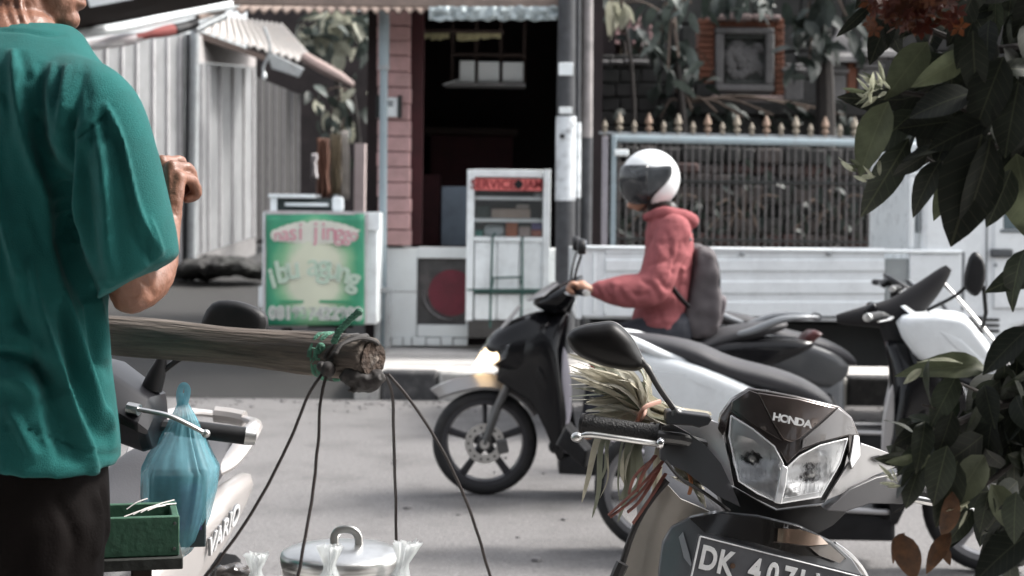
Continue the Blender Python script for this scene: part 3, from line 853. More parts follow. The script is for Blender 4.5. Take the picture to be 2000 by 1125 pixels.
# relief shrine
sh = thing('shrine_panel', 'orange brick shrine face with a grey framed carved relief', 'shrine', (P(1455, 230, YS).x, YS, 0.195))
def SH(px0, py0, px1, py1, name, mat, Y=YS, d=0.3, bevel=0.012, parent=sh):
    return MB().pbox(px0, py0, px1, py1, Y, d).build(name, mat, parent, bevel=bevel)
yy = 186
while yy > 40:
    for (a, b) in ((1366, 1396), (1514, 1532)):
        x0 = a + random.uniform(-1, 1)
        SH(x0, yy - 11, b - 0.5, yy - 0.8, 'brick', orange_brick, Y=YS + random.uniform(-.012, .012), bevel=0.006)
    yy -= 11.6
SH(1397, 40, 1513, 53, 'brick_band', orange_brick)
for a, b in ((1388, 1424), (1425, 1470), (1471, 1508), (1509, 1526)):
    SH(a, 27 + random.uniform(0, 3), b - 1, 39, 'cornice', M('pink_grey_stone', (0.25, 0.19, 0.18), .95, var=.25, bump=.4), Y=YS - 0.10, d=0.45)
SH(1398, 54, 1512, 66, 'frame', stone_grey, Y=YS - 0.05)
SH(1398, 165, 1512, 178, 'frame', stone_grey, Y=YS - 0.05)
SH(1398, 66.6, 1414, 164.4, 'frame', stone_grey, Y=YS - 0.05)
SH(1496, 66.6, 1512, 164.4, 'frame', stone_grey, Y=YS - 0.05)
SH(1414.5, 66.6, 1495.5, 76, 'inner_frame', stone_carved, Y=YS - 0.01)
SH(1414.5, 156, 1495.5, 164.4, 'inner_frame', stone_carved, Y=YS - 0.01)
SH(1416, 76, 1494, 156, 'relief_ground', stone_carved, Y=YS + 0.06, d=0.1)
rl = MB()
for i in range(46):
    px = random.uniform(1420, 1490); py = random.uniform(80, 152)
    r = random.uniform(0.02, 0.055)
    rl.ell(P(px, py, YS + 0.055), (r * random.uniform(.7, 1.6), 0.035, r), 8, 5, Matrix.Rotation(random.uniform(0, 3), 3, 'Y'))
rl.build('carved_relief', stone_grey, sh, kind='stuff')
SH(1390, 186, 1530, 197, 'sill', M('pink_grey_stone', (0.25, 0.19, 0.18)), Y=YS - 0.08, d=0.4)
SH(1340, 198, 1760, 225, 'plinth', stone_dark, Y=YS - 0.12, d=0.5)
SH(1330, 226, 1790, 480, 'base_wall', stone_dark, Y=YS - 0.05, d=0.4)
# small shrine pillars
for i, (cx_, ww, top, col, lab) in enumerate(((1552, 20, 124, stone_grey, 'stubby grey stone pillar right of the carved relief'),
                                              (1634, 22, 126, stone_grey, 'paler grey stone pillar with a stepped cap beside an orange brick strip'),
                                              (1700, 24, 116, stone_grey, 'squat grey pillar behind the hanging young leaves'))):
    pl = thing('shrine_pillar', lab, 'pillar', (P(cx_, 200, YS + .1).x, YS + 0.1, 1.8), group='shrine pillars')
    MB().pbox(cx_ - ww, top + 18, cx_ + ww * .85, 197, YS, 0.3).build('shaft', col, pl, bevel=0.015)
    MB().pbox(cx_ - ww - 4, top + 8, cx_ + ww + 3, top + 17, YS - 0.04, 0.36).build('cap', col, pl, bevel=0.015)
    MB().pbox(cx_ - ww + 2, top, cx_ + ww - 2, top + 7, YS - 0.01, 0.3).build('upper_cap', col, pl, bevel=0.015)
    if i:
        m = MB(); c = P(cx_ + 4, top - 2, YS + .1)
        m.lathe([(0.30, 0), (0.27, 0.06), (0.17, 0.09), (0.14, 0.2), (0.05, 0.28), (0.0, 0.42)], 4, c)
        m.build('finial', stone_grey, pl, bevel=0.01)
SH(1655, 122, 1674, 197, 'brick_strip', orange_brick, Y=YS + 0.02)
# dark roof corner seen above the wall
drf = thing('tiled_roof', 'dark reddish tiled roof corner behind the compound wall', 'roof', P(1210, 100, 17.5))
for r_ in range(6):
    for c_ in range(7):
        px = 1165 + c_ * 15 + r_ * 2; py = 30 + r_ * 9
        MB().add([P(px, py, 17.4 + .05 * (6 - r_)), P(px + 14, py, 17.4 + .05 * (6 - r_)), P(px + 14, py + 10, 17.32 + .05 * (6 - r_)), P(px, py + 10, 17.32 + .05 * (6 - r_)),
                  P(px, py + 2, 17.44 + .05 * (6 - r_)), P(px + 14, py + 2, 17.44 + .05 * (6 - r_)), P(px + 14, py + 12, 17.36 + .05 * (6 - r_)), P(px, py + 12, 17.36 + .05 * (6 - r_))],
                 [(0, 1, 2, 3), (7, 6, 5, 4), (0, 4, 5, 1), (1, 5, 6, 2), (2, 6, 7, 3), (3, 7, 4, 0)]).build('tile', M('dark_tile', (0.12, 0.065, 0.065), .9, var=.35), drf)
MB().pbox(1160, 84, 1262, 112, 17.6, 0.3).build('eave_board', dark_wood, drf)
MB().pbox(1214, 90, 1238, 118, 17.4, 0.2).build('post', M('mustard', (0.12, 0.085, 0.04), .9), drf)

# ------------------------------------------------------------------ iron fence with gilded spearheads
YF = 12.9
fen = thing('iron_fence', 'iron bar fence topped by faded gold spearheads behind the truck', 'fence', (P(1480, 480, YF).x, YF, 0.195))
def sl(px): return 268 + (px - 1190) * 0.019
a, b = P(1196, sl(1196) + 2, YF - 0.05), P(1990, sl(1990) + 2, YF - 0.05)
MB().tube([a, b], 0.030, 8).build('top_rail', blue_pipe, fen)
a, b = P(1170, sl(1170) - 8, YF), P(1990, sl(1990) - 8, YF)
MB().tube([a, b], 0.012, 6).build('spear_rail', grey_metal, fen)
for yy in (352, 466):
    MB().tube([P(1196, yy, YF), P(1990, yy + 12, YF)], 0.012, 6).build('lower_rail', black_iron, fen)
spear = None; spear2 = None; barm = None
i = 0; px = 1181.0
gold2 = M('copper_gold_paint', (0.24, 0.165, 0.12), 0.6, 0.1, var=0.25, scale=18)
def spear_mb(h, w):
    m = MB(local=True)
    m.lathe([(0.011, 0), (0.011, h * .22), (w * .9, h * .26), (w * .9, h * .36), (0.013, h * .40), (w * .55, h * .48), (w, h * .56), (w * .75, h * .74), (w * .25, h * .92), (0.0, h)], 8, (0, 0, 0))
    return m
while px < 1990:
    big = i % 2 == 1
    p = P(px, sl(px) - 4, YF)
    h = (0.185 if big else 0.125); w = 0.031 if big else 0.024
    mat = gold2 if i % 4 == 3 and random.random() < .8 else gold_paint
    key = (big, mat.name)
    if not hasattr(fen, 'as_pointer'): pass
    if key not in MATS.setdefault('_spears', {}):
        o = spear_mb(h, w).build('spearhead', mat, fen)
        MATS['_spears'][key] = o
    else:
        o = inst(MATS['_spears'][key], parent=fen)
    o.location = (p.x - fen.location.x, p.y - fen.location.y, p.z - fen.location.z)
    bt = P(px - 3, 520, YF)
    if barm is None:
        bm_ = MB(local=True).tube([(0, 0, 0), (0, 0, -1)], 0.0062, 6)
        barm = bm_.build('bar', M('rusty_iron', (0.11, 0.105, 0.105), .8, .2, var=.4, scale=15), fen); ob = barm
    else: ob = inst(barm, parent=fen)
    ob.location = o.location; ob.scale = (1, 1, p.z - bt.z)
    if big or True:
        ob2 = inst(barm, parent=fen)
        p2 = P(px + 14.3, sl(px) + 3, YF)
        ob2.location = (p2.x - fen.location.x, p2.y - fen.location.y, p2.z - fen.location.z); ob2.scale = (1, 1, p2.z - bt.z)
    px += 28.7; i += 1
fp_ = thing('gate_frame', 'pale blue grey square post at the left end of the iron fence', 'post', (P(1192, 690, YF - .1).x, YF - .1, 0.195))
MB().add([P(1176, 266, YF - .1), P(1188, 266, YF - .1), P(1184, 690, YF - .1), P(1172, 690, YF - .1)] + [P(1176, 266, YF), P(1188, 266, YF), P(1184, 690, YF), P(1172, 690, YF)],
         [(0, 1, 2, 3), (7, 6, 5, 4), (0, 4, 5, 1), (1, 5, 6, 2), (2, 6, 7, 3), (3, 7, 4, 0)]).build('post', M('mauve_grey_metal', (0.27, 0.255, 0.28), .55, .2, var=.15, dirt=(.15, .14, .15), dscale=8), fp_, bevel=.005)
MB().pbox(1192, 264, 1202, 690, YF - .1, .05).build('side_bar', blue_pipe, fp_, bevel=.004)
MB().pbox(1200, 292, 1228, 304, YF - .12, .05).build('white_latch', white_frame, fp_, bevel=.008)

# ------------------------------------------------------------------ trees and shrubs of the yard
leaf_grey = M('leaf_grey_green', (0.068, 0.085, 0.076), 0.5, var=0.3, scale=4, translucent=0.2)
leaf_dull = M('leaf_dull', (0.022, 0.030, 0.025), 0.55, var=0.35, scale=4, translucent=0.15)
leaf_dusk = M('leaf_dusk', (0.11, 0.082, 0.085), 0.6, var=0.3, scale=4, translucent=0.1)
lf_black = M('leaf_near_black', (0.010, 0.013, 0.010), .6, var=.3, scale=4)
leaf_pale = M('leaf_pale', (0.33, 0.33, 0.26), 0.5, var=0.25, scale=4, translucent=0.3)
dark_bark = M('dark_bark', (0.03, 0.026, 0.024), .95, var=.3, scale=12, bump=.6)
def plant(name, label, cat, base, spots, mats, L, W, trunk_pts, n, group=None, down=0.5, spread=(30, 25, .5), curl=.3, tr=0.05):
    """spots: photo pixels + distance where leaf clusters hang; every leaf is an object"""
    t = thing(name, label, cat, base, group=group)
    MB().tube(spline(trunk_pts, 4), [tr * (1 - 0.6 * i / (len(spline(trunk_pts, 4)) - 1)) for i in range(len(spline(trunk_pts, 4)))], 8).build('trunk', dark_bark, t)
    protos = []
    for m in mats:
        protos.append(leaf_obj('leaf', m, t, L=1.0, W=W, curl=curl, fold=.15))
    first = {id(p): True for p in protos}
    hub = Vector(trunk_pts[-1])
    for s_ in spots:
        c = P(*s_[:3])
        tw = MB().tube(spline([hub, hub.lerp(c, .5) + Vector((0, 0, .1)), c], 4), 0.012, 5).build('twig', bark, t)
        k = max(3, int(n * (s_[3] if len(s_) > 3 else 1)))
        for j in range(k):
            px = s_[0] + random.gauss(0, spread[0]); py = s_[1] + random.gauss(0, spread[1]); Y = s_[2] + random.uniform(-spread[2], spread[2])
            q = P(px, py, Y)
            d = Vector((random.gauss(0, .8), random.gauss(0, .6), -down + random.gauss(0, .5)))
            p = random.choice(protos)
            if first.get(id(p)):
                o = p; first[id(p)] = False
            else: o = inst(p, parent=t)
            o.location = q - t.location
            o.rotation_euler = orient(d, roll=random.uniform(-.9, .9))
            sc = L * random.uniform(.65, 1.25)
            o.scale = (sc, sc, sc)
    return t
plant('frangipani_tree', 'grey green drooping leaves of a frangipani left of the shrine', 'tree', (P(1330, 400, 15.2).x, 15.2, 0.2),
      [(1295, 15, 15.2), (1320, 55, 15.0, .8), (1285, 85, 15.1), (1325, 112, 15.0, .6), (1305, 135, 15, .7), (1255, 40, 15.3, .8), (1350, 5, 15.1, .7), (1200, 10, 15.4, .6)],
      [leaf_grey, leaf_dull, leaf_grey], 0.26, 0.36, [(P(1330, 480, 15.3).x, 15.3, 0.2), P(1335, 300, 15.3), P(1325, 150, 15.2), P(1310, 40, 15.2)], 9, spread=(24, 20, .25), down=.9)
plant('shade_tree', 'broad dull green leaves massed above the shrine cornice', 'tree', (P(1545, 400, 15.4).x, 15.4, 0.2),
      [(1460, -12, 15.5, 1), (1572, 50, 15.4, 1.2), (1590, 75, 15.3, 1.3), (1580, 115, 15.3, .8), (1500, -10, 15.5), (1620, 20, 15.2, 1.2), (1410, -15, 15.5), (1660, 50, 15.2, .8), (1600, 0, 15.3, 1), (1700, 10, 15.2, 1)],
      [leaf_dull, leaf_dull, leaf_dull, leaf_grey], 0.24, 0.45, [(P(1610, 480, 15.6).x, 15.6, 0.2), P(1612, 250, 15.6), P(1608, 80, 15.5), P(1600, -40, 15.4)], 12, spread=(20, 18, .3), tr=.12)
plant('reddish_bush', 'dusky reddish leaves by the dark roof corner', 'bush', (P(1215, 400, 16.8).x, 16.8, 0.2),
      [(1195, 50, 16.9), (1225, 62, 16.8), (1250, 45, 16.8), (1185, 20, 16.9)], [leaf_dusk, leaf_dull], 0.22, 0.4,
      [(P(1225, 480, 17).x, 17, .2), P(1225, 200, 17), P(1215, 70, 16.9)], 9, spread=(18, 14, .2))
plant('pale_leaf_sprig', 'single cluster of pale yellowish leaves at the top by the grey pole', 'plant', (P(1215, 400, 14.8).x, 14.8, 0.2),
      [(1195, 4, 14.7), (1215, 8, 14.7)], [leaf_pale], 0.30, 0.5, [(P(1235, 480, 14.8).x, 14.8, .2), P(1238, 200, 14.8), P(1210, -10, 14.7)], 3, spread=(10, 6, .1), tr=.03)
plant('wall_creeper', 'dark creeping leaves between the compound wall and the shrine', 'plant', (P(1330, 400, 15.7).x, 15.7, 0.2),
      [(1320, 180, 15.8), (1290, 230, 15.8), (1350, 215, 15.7), (1400, 220, 15.7), (1450, 230, 15.7), (1510, 225, 15.7), (1580, 215, 15.7), (1650, 225, 15.7), (1340, 150, 15.7)],
      [leaf_dull], 0.16, 0.5, [(P(1330, 480, 15.8).x, 15.8, .2), P(1332, 300, 15.8), P(1330, 200, 15.8)], 9, spread=(28, 14, .15), tr=.03)
for i_, (cx_, lab_) in enumerate(((1290, 'dark low shrub behind the left end of the iron bars'), (1450, 'dark low shrub behind the middle of the iron bars'), (1620, 'dark low shrub behind the right part of the iron bars'))):
    plant('garden_shrub', lab_, 'shrub', (P(cx_, 480, 13.3).x, 13.3, .2), [(cx_ + dx_, yy_, 13.25) for dx_, yy_ in ((-50, 400), (0, 375), (45, 410), (-25, 440), (30, 450), (70, 385), (-70, 450), (5, 340))],
          [leaf_dull, leaf_dull, lf_black], 0.11, .5, [(P(cx_, 480, 13.35).x, 13.35, .2), P(cx_, 470, 13.35), P(cx_ + 4, 430, 13.35)], 8, group='shrubs behind the iron fence', spread=(20, 20, .08), tr=.025)
# alley plants
plant('hanging_plant', 'pale mixed foliage hanging over the alley beside the pink pillar', 'plant', (P(660, 400, 22.5).x, 22.5, 0.5),
      [(655, 200, 22.5, 1.2), (640, 235, 22.5), (680, 220, 22.5), (665, 260, 22.4, .8), (620, 190, 22.6, .8), (690, 180, 22.5, .7)],
      [leaf_grey, leaf_pale, leaf_dull], 0.26, 0.45, [(P(700, 480, 22.5).x, 22.5, .5), P(702, 300, 22.5), P(690, 180, 22.5)], 9, spread=(16, 16, .2), down=.8)
plant('distant_tree', 'hazy pale treetop glimpsed between the roof and the shop eave', 'tree', (P(660, 400, 28).x, 28, 0.5),
      [(650, 40, 28, 1.2), (690, 50, 28, 1.2), (620, 70, 28), (715, 70, 28), (660, 80, 28), (600, 60, 28, .7), (640, 15, 28)],
      [leaf_pale, leaf_grey], 0.42, 0.5, [(P(660, 480, 29).x, 29, .5), P(660, 200, 29), P(655, 70, 28.5)], 14, spread=(18, 14, .5), tr=.1)

# ------------------------------------------------------------------ food cart with the green banner
YG = 12.25
cart = thing('food_cart', 'white street food cart with a glass top behind the green banner', 'cart', (P(625, 660, YG + .3).x, YG + .4, 0.15))
def G(px0, py0, px1, py1, name, mat, Y=YG, d=0.04, parent=cart, bevel=0.004):
    return MB().pbox(px0, py0, px1, py1, Y, d).build(name, mat, parent, bevel=bevel)
G(512, 414, 738, 632, 'body', white_frame, Y=YG + 0.06, d=0.6, bevel=0.012)
G(528, 379, 540, 413, 'upright', white_frame, Y=YG + 0.3); G(652, 380, 660, 413, 'upright', grey_metal, Y=YG + 0.6)
G(524, 379, 612, 386, 'top_rail', white_frame, Y=YG + 0.28, d=0.5)
G(541, 388, 655, 412, 'glass_case', M('case_dark', (0.05, 0.065, 0.065), .3, var=.3), Y=YG + .45, d=.2)
G(556, 396, 640, 403, 'tray', white_frame, Y=YG + 0.35, d=.1)
G(648, 384, 670, 413, 'white_jar', white_frame, Y=YG + .3, d=.1, bevel=.02)
G(505, 560, 515, 600, 'side_flap', white_frame, Y=YG + .02, d=.03)
G(718, 414, 742, 450, 'side_panel', white_frame, Y=YG + .03, d=.03)
for px in (560, 665):
    c = P(px, 652, YG + .35)
    MB().torus(c, (1, 0, 0), 0.10, 0.03, 18, 8).build('wheel', rubber, cart)
G(560, 634, 690, 640, 'axle_beam', black_iron, Y=YG + .3, d=.1)
G(520, 630, 600, 640, 'apron', white_cloth, Y=YG + .03, d=.03)
# the banner itself (flat print on cloth, hung on the cart)
bn = thing('banner', 'green printed food banner with arched pink and white lettering', 'banner', P(618, 634, YG))
mb_ = bpy.data.materials.new('banner_print'); mb_.use_nodes = True
nt = mb_.node_tree; bs = nt.nodes['Principled BSDF']; bs.inputs['Roughness'].default_value = .55
tc = nt.nodes.new('ShaderNodeTexCoord'); mp = nt.nodes.new('ShaderNodeMapping')
nt.links.new(tc.outputs['Object'], mp.inputs['Vector'])
mp.inputs['Location'].default_value = (0.02, 0, -0.42 * 0.95); mp.inputs['Scale'].default_value = (2.6, 0, 1.9)
mp.inputs['Location'].default_value = (0.05, 0, -0.72)
gr = nt.nodes.new('ShaderNodeTexGradient'); gr.gradient_type = 'SPHERICAL'
no = nt.nodes.new('ShaderNodeTexNoise'); no.inputs['Scale'].default_value = 5; no.inputs['Detail'].default_value = 3
ad = nt.nodes.new('ShaderNodeMath'); ad.operation = 'MULTIPLY_ADD'; ad.inputs[1].default_value = .35
nt.links.new(tc.outputs['Object'], no.inputs['Vector']); nt.links.new(mp.outputs['Vector'], gr.inputs['Vector'])
nt.links.new(no.outputs['Fac'], ad.inputs[0]); nt.links.new(gr.outputs['Fac'], ad.inputs[2])
cr = nt.nodes.new('ShaderNodeValToRGB')
e = cr.color_ramp.elements
e[0].position = .12; e[0].color = (0.022, 0.20, 0.115, 1)
e[1].position = .72; e[1].color = (0.58, 0.60, 0.47, 1)
x_ = e.new(.32); x_.color = (0.05, 0.30, 0.16, 1)
x_ = e.new(.5); x_.color = (0.22, 0.44, 0.25, 1)
nt.links.new(ad.outputs[0], cr.inputs['Fac']); nt.links.new(cr.outputs['Color'], bs.inputs['Base Color'])
rows = []
for j in range(15):
    row = []
    for i in range(13):
        px = 519 + (712 - 519) * i / 12; py = 419 + (636 - 419) * j / 14
        p = P(px, py + (i / 12) * -1.5, YG)
        row.append(p + Vector((0, 0.012 * noise.noise((i * .3, j * .25, 2)) + .008 * sin(i * .9), 0)))
    rows.append(row)
o = MB().sheet(rows).build('print', mb_, bn); md = o.modifiers.new('s', 'SOLIDIFY'); md.thickness = .003; md.offset = 1
G(515, 413, 519, 640, 'edge', white_cloth, Y=YG - .002, d=.012, parent=bn, bevel=0); G(712.5, 415, 717, 634, 'edge', white_cloth, Y=YG - .002, d=.012, parent=bn, bevel=0)
G(519, 412, 712, 418.5, 'edge', white_cloth, Y=YG - .002, d=.012, parent=bn, bevel=0)
pink_ink = M('pink_ink', (0.58, 0.25, 0.30), .6, var=.1); white_ink = M('white_ink', (0.60, 0.63, 0.58), .6, var=.05)
pale_ink = M('pale_green_ink', (0.42, 0.56, 0.44), .6, var=.05); green_ink = M('green_ink', (0.05, 0.28, 0.14), .6)
def arched(phrase, cx, base, halfw, bulge, s0, smid, mat_out, mat_in, squash=1.0, lean=0.0, outline=.006):
    """one object per word: letters along an arch, each at its own height and size"""
    n = len(phrase); i = 0
    for word in phrase.split(' '):
        out, inn = MB(), MB()
        for ch in word:
            t = (i + .5) / n * 2 - 1
            sz = s0 + (smid - s0) * (1 - t * t)
            px = cx + halfw * t; py = base - bulge * (1 - t * t)
            a = -t * lean
            xd = (cos(a), 0, sin(a)); yd = (-sin(a), 0, cos(a))
            put_text(out, ch, P(px, py, YG - .010), xd, yd, sz, .0006, outline, squash=squash)
            put_text(inn, ch, P(px, py, YG - .0125), xd, yd, sz, .0006, 0.0, squash=squash)
            i += 1
        i += 1
        out.build('word_outline', mat_out, bn); inn.build('word', mat_in, bn)
cloud = MB()
for t in [x / 6 for x in range(-6, 7)]:
    cloud.lathe([(0, 0), (0.045 + .045 * (1 - t * t), 0), (0.045 + .045 * (1 - t * t), .0012), (0, .0012)], 18, P(618 + 78 * t, 459 - 6 * (1 - t * t), YG - .0040 - .00025 * (t * 6 + 7)), (0, -1, 0))
cloud.build('print_cloud', M('cloud_ink', (0.60, 0.60, 0.53), .6, var=.06), bn)
arched('nasi jinggo', 617, 461, 82, 9, .12, .20, white_ink, pink_ink, squash=.92, outline=.006)
arched('ibu agung', 612, 552, 90, 34, .20, .255, white_ink, pale_ink, squash=.92, lean=.30, outline=.0065)
for k, (a, b) in enumerate(((545, 602), (617, 690))):
    MB().pbox(a, 586.5, b, 592, YG - .0095, .0015).build('small_print_strip', green_ink, bn)
tb = put_text(MB(), '081937422908', P(616, 613, YG - .010), (1, 0, 0), (0, 0, 1), .125, .0006, .009, squash=.93); tb.build('word_outline', white_ink, bn)
tb = put_text(MB(), '081937422908', P(616, 613, YG - .0125), (1, 0, 0), (0, 0, 1), .125, .0006, .0, squash=.93); tb.build('word', M('mauve_ink', (0.36, 0.38, 0.36), .6), bn)
# ------------------------------------------------------------------ white pickup truck at the kerb
YT = 9.85
tr = thing('pickup_truck', 'white flatbed pickup truck parked behind the motor scooters', 'truck', (P(1600, 848, YT).x, YT + .75, 0.0))
def T(px0, py0, px1, py1, name, mat=white_paint, Y=YT, d=0.04, bevel=0.008, parent=tr):
    return MB().pbox(px0, py0, px1, py1, Y, d).build(name, mat, parent, bevel=bevel)
def tsl(px): return (px - 1400) * 0.0
# bed side gate, pressed ribs, rails
m = MB()
prof = [(484, 0), (494, 0), (496, .012), (506, .012), (509, -.004), (528, -.004), (531, .010), (548, .010), (551, -.004), (572, -.004), (575, .010), (588, .010), (591, 0), (617, 0)]
xl, xr = 1183, 1728
vs = []; fs = []
for px in (xl, xr):
    for py, dy in prof:
        p = P(px, py, YT); vs.append((p.x, YT + dy, p.z))
    for py, dy in reversed(prof):
        p = P(px, py, YT); vs.append((p.x, YT + .05, p.z))
n = len(prof) * 2
fs = [(i, (i + 1) % n, n + (i + 1) % n, n + i) for i in range(n)] + [tuple(range(n))[::-1], tuple(range(n, 2 * n))]
MB().add(vs, fs).build('side_gate', white_paint, tr, angle=20)
T(1137, 484, 1182, 618, 'corner_panel', Y=YT + .012, d=.05)
T(1158, 492, 1164, 612, 'corner_post', Y=YT + .002, d=.02)
T(1130, 484, 1880, 492, 'top_rail', Y=YT - .012, d=.07, bevel=.01)
T(1140, 619, 1880, 627, 'bottom_rail', M('bed_sill', (0.4, 0.41, 0.41), .5), Y=YT + .01, d=.06)
T(1729, 505, 1775, 612, 'grille_panel', M('bed_panel_grey', (0.28, 0.30, 0.30), .6, var=.15), Y=YT + .02, d=.03)  # plain mid-grey panel between side gate and front panel
T(1776, 497, 1878, 617, 'front_side_panel', Y=YT + .004, d=.05)
for px in (1450, 1620):
    T(px - 5, 493, px + 5, 500, 'hinge', grey_metal, Y=YT - .012, d=.02)
MB().mm(P(1137, 600, YT).x, P(1880, 600, YT).x, YT + .06, YT + 1.5, .70, .74).build('bed_floor', grey_metal, tr)
MB().mm(P(1137, 600, YT).x, P(1880, 600, YT).x, YT + 1.5, YT + 1.55, .70, 1.10).build('far_gate', white_paint, tr)
MB().mm(P(1133, 600, YT).x - .02, P(1137, 600, YT).x, YT + .02, YT + 1.5, .70, 1.10).build('tail_gate', white_paint, tr)
MB().mm(P(1160, 600, YT).x, P(1990, 600, YT).x + .5, YT + .35, YT + 1.2, .40, .66).build('chassis', black_iron, tr)
# headboard guard and cab
T(1776, 345, 1786, 484, 'guard_post', Y=YT + .02, d=.05)
T(1790, 345, 1797, 455, 'guard_seal', M('grey_rubber', (0.16, 0.18, 0.19), .7), Y=YT + .03, d=.04)
T(1776, 335, 1830, 345, 'guard_bar', Y=YT + .02, d=.05)
cabm = MB()
x0, x1 = P(1800, 500, YT).x, P(2470, 500, YT).x
c = MB(local=False)
side = [(P(1800, 620, YT).x, .67), (P(1800, 620, YT).x, 1.62), (P(1812, 0, YT).x, 1.80), (P(2180, 0, YT).x, 1.86), (P(2260, 0, YT).x, 1.78), (P(2420, 0, YT).x, 1.22), (P(2465, 0, YT).x, 1.05), (P(2470, 0, YT).x, .45), (P(2330, 0, YT).x, .40),
        (P(2320, 0, YT).x, .62), (P(2230, 0, YT).x, .78), (P(2080, 0, YT).x, .78), (P(1985, 0, YT).x, .66), (P(1965, 0, YT).x, .52), (P(1905, 0, YT).x, .52), (P(1880, 0, YT).x, .62)]
c.prism(side, YT + .012, YT + 1.5, 'xz')
c.build('cab', white_paint, tr, bevel=.035, seg=3)
T(1940.5, 338, 2230, 606, 'door', Y=YT - .003, d=.03, bevel=.014)
T(1926, 345, 1929, 606, 'door_seam', M('seam', (0.20, 0.21, 0.22), .7), Y=YT + .006, d=.02, bevel=0)
dk = M('truck_window', (0.11, 0.145, 0.16), .08, var=.1)
T(1960, 350, 2190, 449, 'window', dk, Y=YT - .008, d=.02, bevel=.015)
T(1954, 449, 2196, 456, 'window_seal', M('grey_rubber', (0.16, 0.18, 0.19), .7), Y=YT - .012, d=.02)
T(1878, 492, 1884, 606, 'seam_strip', M('seam', (0.2, 0.21, 0.22), .7), Y=YT + .008, d=.03, bevel=0)  # grey strip along the door seam at the rear of the cab
T(1936, 486, 1980, 503, 'door_handle', M('handle_grey', (0.07, 0.075, 0.08), .5), Y=YT - .03, d=.03, bevel=.012)
MB().tube([P(1944, 518, YT + .02), P(1944, 518, YT - .008)], .012, 10).build('lock', grey_metal, tr)
for k in range(3):
    T(1925, 622 + k * 11, 1952, 627 + k * 11, 'vent_slot', black_plastic, Y=YT + .004, d=.02, bevel=0)
T(1893, 618, 1925, 652, 'side_reflector', black_plastic, Y=YT - .02, d=.05, bevel=.02)
for xx in (P(1340, 700, YT).x, P(2150, 700, YT).x):
    for yy in (YT + .10, YT + 1.35):
        w = MB().torus((xx, yy, .28), (0, 1, 0), .19, .085, 28, 8, 1.0).build('wheel', rubber, tr)
        MB().lathe([(0.02, -.06), (.14, -.05), (.17, -.02), (.19, .02), (.0, .03)], 20, (xx, yy, .28), (0, 1, 0)).build('rim', silver_paint, w)
T(1795, 640, 1890, 700, 'mud_flap', black_plastic, Y=YT + .05, d=.02)
# ------------------------------------------------------------------ motor scooters (local frame: x forward, y left, z up, origin on the ground mid wheelbase)
warm_lamp = M('lit_headlight', (0.9, 0.7, 0.5), .2, emit=(1.0, 0.72, 0.42), estr=1.1)
red_lens = M('red_lens', (0.35, 0.02, 0.02), .15, coat=.5)
amber_lens = M('amber_lens', (0.5, 0.2, 0.03), .2, coat=.5)
rim_dark = M('dark_alloy', (0.05, 0.05, 0.055), .4, .6, var=.2)
grey_panel = M('grey_panel', (0.17, 0.18, 0.19), .35, .2, var=.1, coat=.3)
mirror_face = M('mirror_face', (0.7, 0.72, 0.74), .03, 1.0, var=0)
def Lm(): return MB(local=True)

def wheel(root, x, z, r, disc=True, rimmat=rim_dark, spokes=5, a0=.3):
    t = r * .27
    prof = []
    for k in range(13):
        a = -pi * .62 + 1.24 * pi * k / 12
        prof.append((r - t * .5 + t * .5 * cos(a), t * .62 * sin(a)))
    ty = Lm(); ty.lathe(prof, 44, (x, 0, z), (0, 1, 0)); ty.build('tyre', rubber, root, angle=60)
    rm = Lm(); ri = r - t * .82
    rm.lathe([(ri - .012, -.032), (ri + .012, -.036), (ri + .016, -.026), (ri, -.012), (ri, .012), (ri + .016, .026), (ri + .012, .036), (ri - .012, .032), (ri - .02, 0), (ri - .012, -.032)], 44, (x, 0, z), (0, 1, 0))
    rim = rm.build('rim', rimmat, root, angle=40)
    for k in range(spokes):
        a = a0 + 2 * pi * k / spokes
        d = Vector((cos(a), 0, sin(a)))
        Lm().tube([Vector((x, 0, z)) + d * .03, Vector((x, 0, z)) + d * ri * .55, Vector((x, 0, z)) + d * (ri - .008)], [.016, .011, .013], 8, flat=1.5).build('spoke', rimmat, rim)
    Lm().lathe([(0, -.05), (.032, -.05), (.034, .05), (0, .05)], 16, (x, 0, z), (0, 1, 0)).build('hub', steel_dark, rim)
    if disc:
        for sy in (.052,):
            dm = Lm(); dm.lathe([(.055, sy), (.095, sy), (.095, sy + .004), (.055, sy + .004), (.055, sy)], 32, (x, 0, z), (0, 1, 0))
            dd = dm.build('brake_disc', alu, rim)
            for k in range(14):
                a = 2 * pi * k / 14
                Lm().lathe([(0, 0), (.006, 0), (.006, .002), (0, .002)], 6, (x + .076 * cos(a), sy + .0045, z + .076 * sin(a)), (0, 1, 0)).build('disc_hole', black_plastic, dd)
            Lm().box((x - .085, sy + .01, z - .012), (.05, .03, .065), Matrix.Rotation(.2, 3, 'Y')).build('caliper', steel_dark, root, bevel=.006)

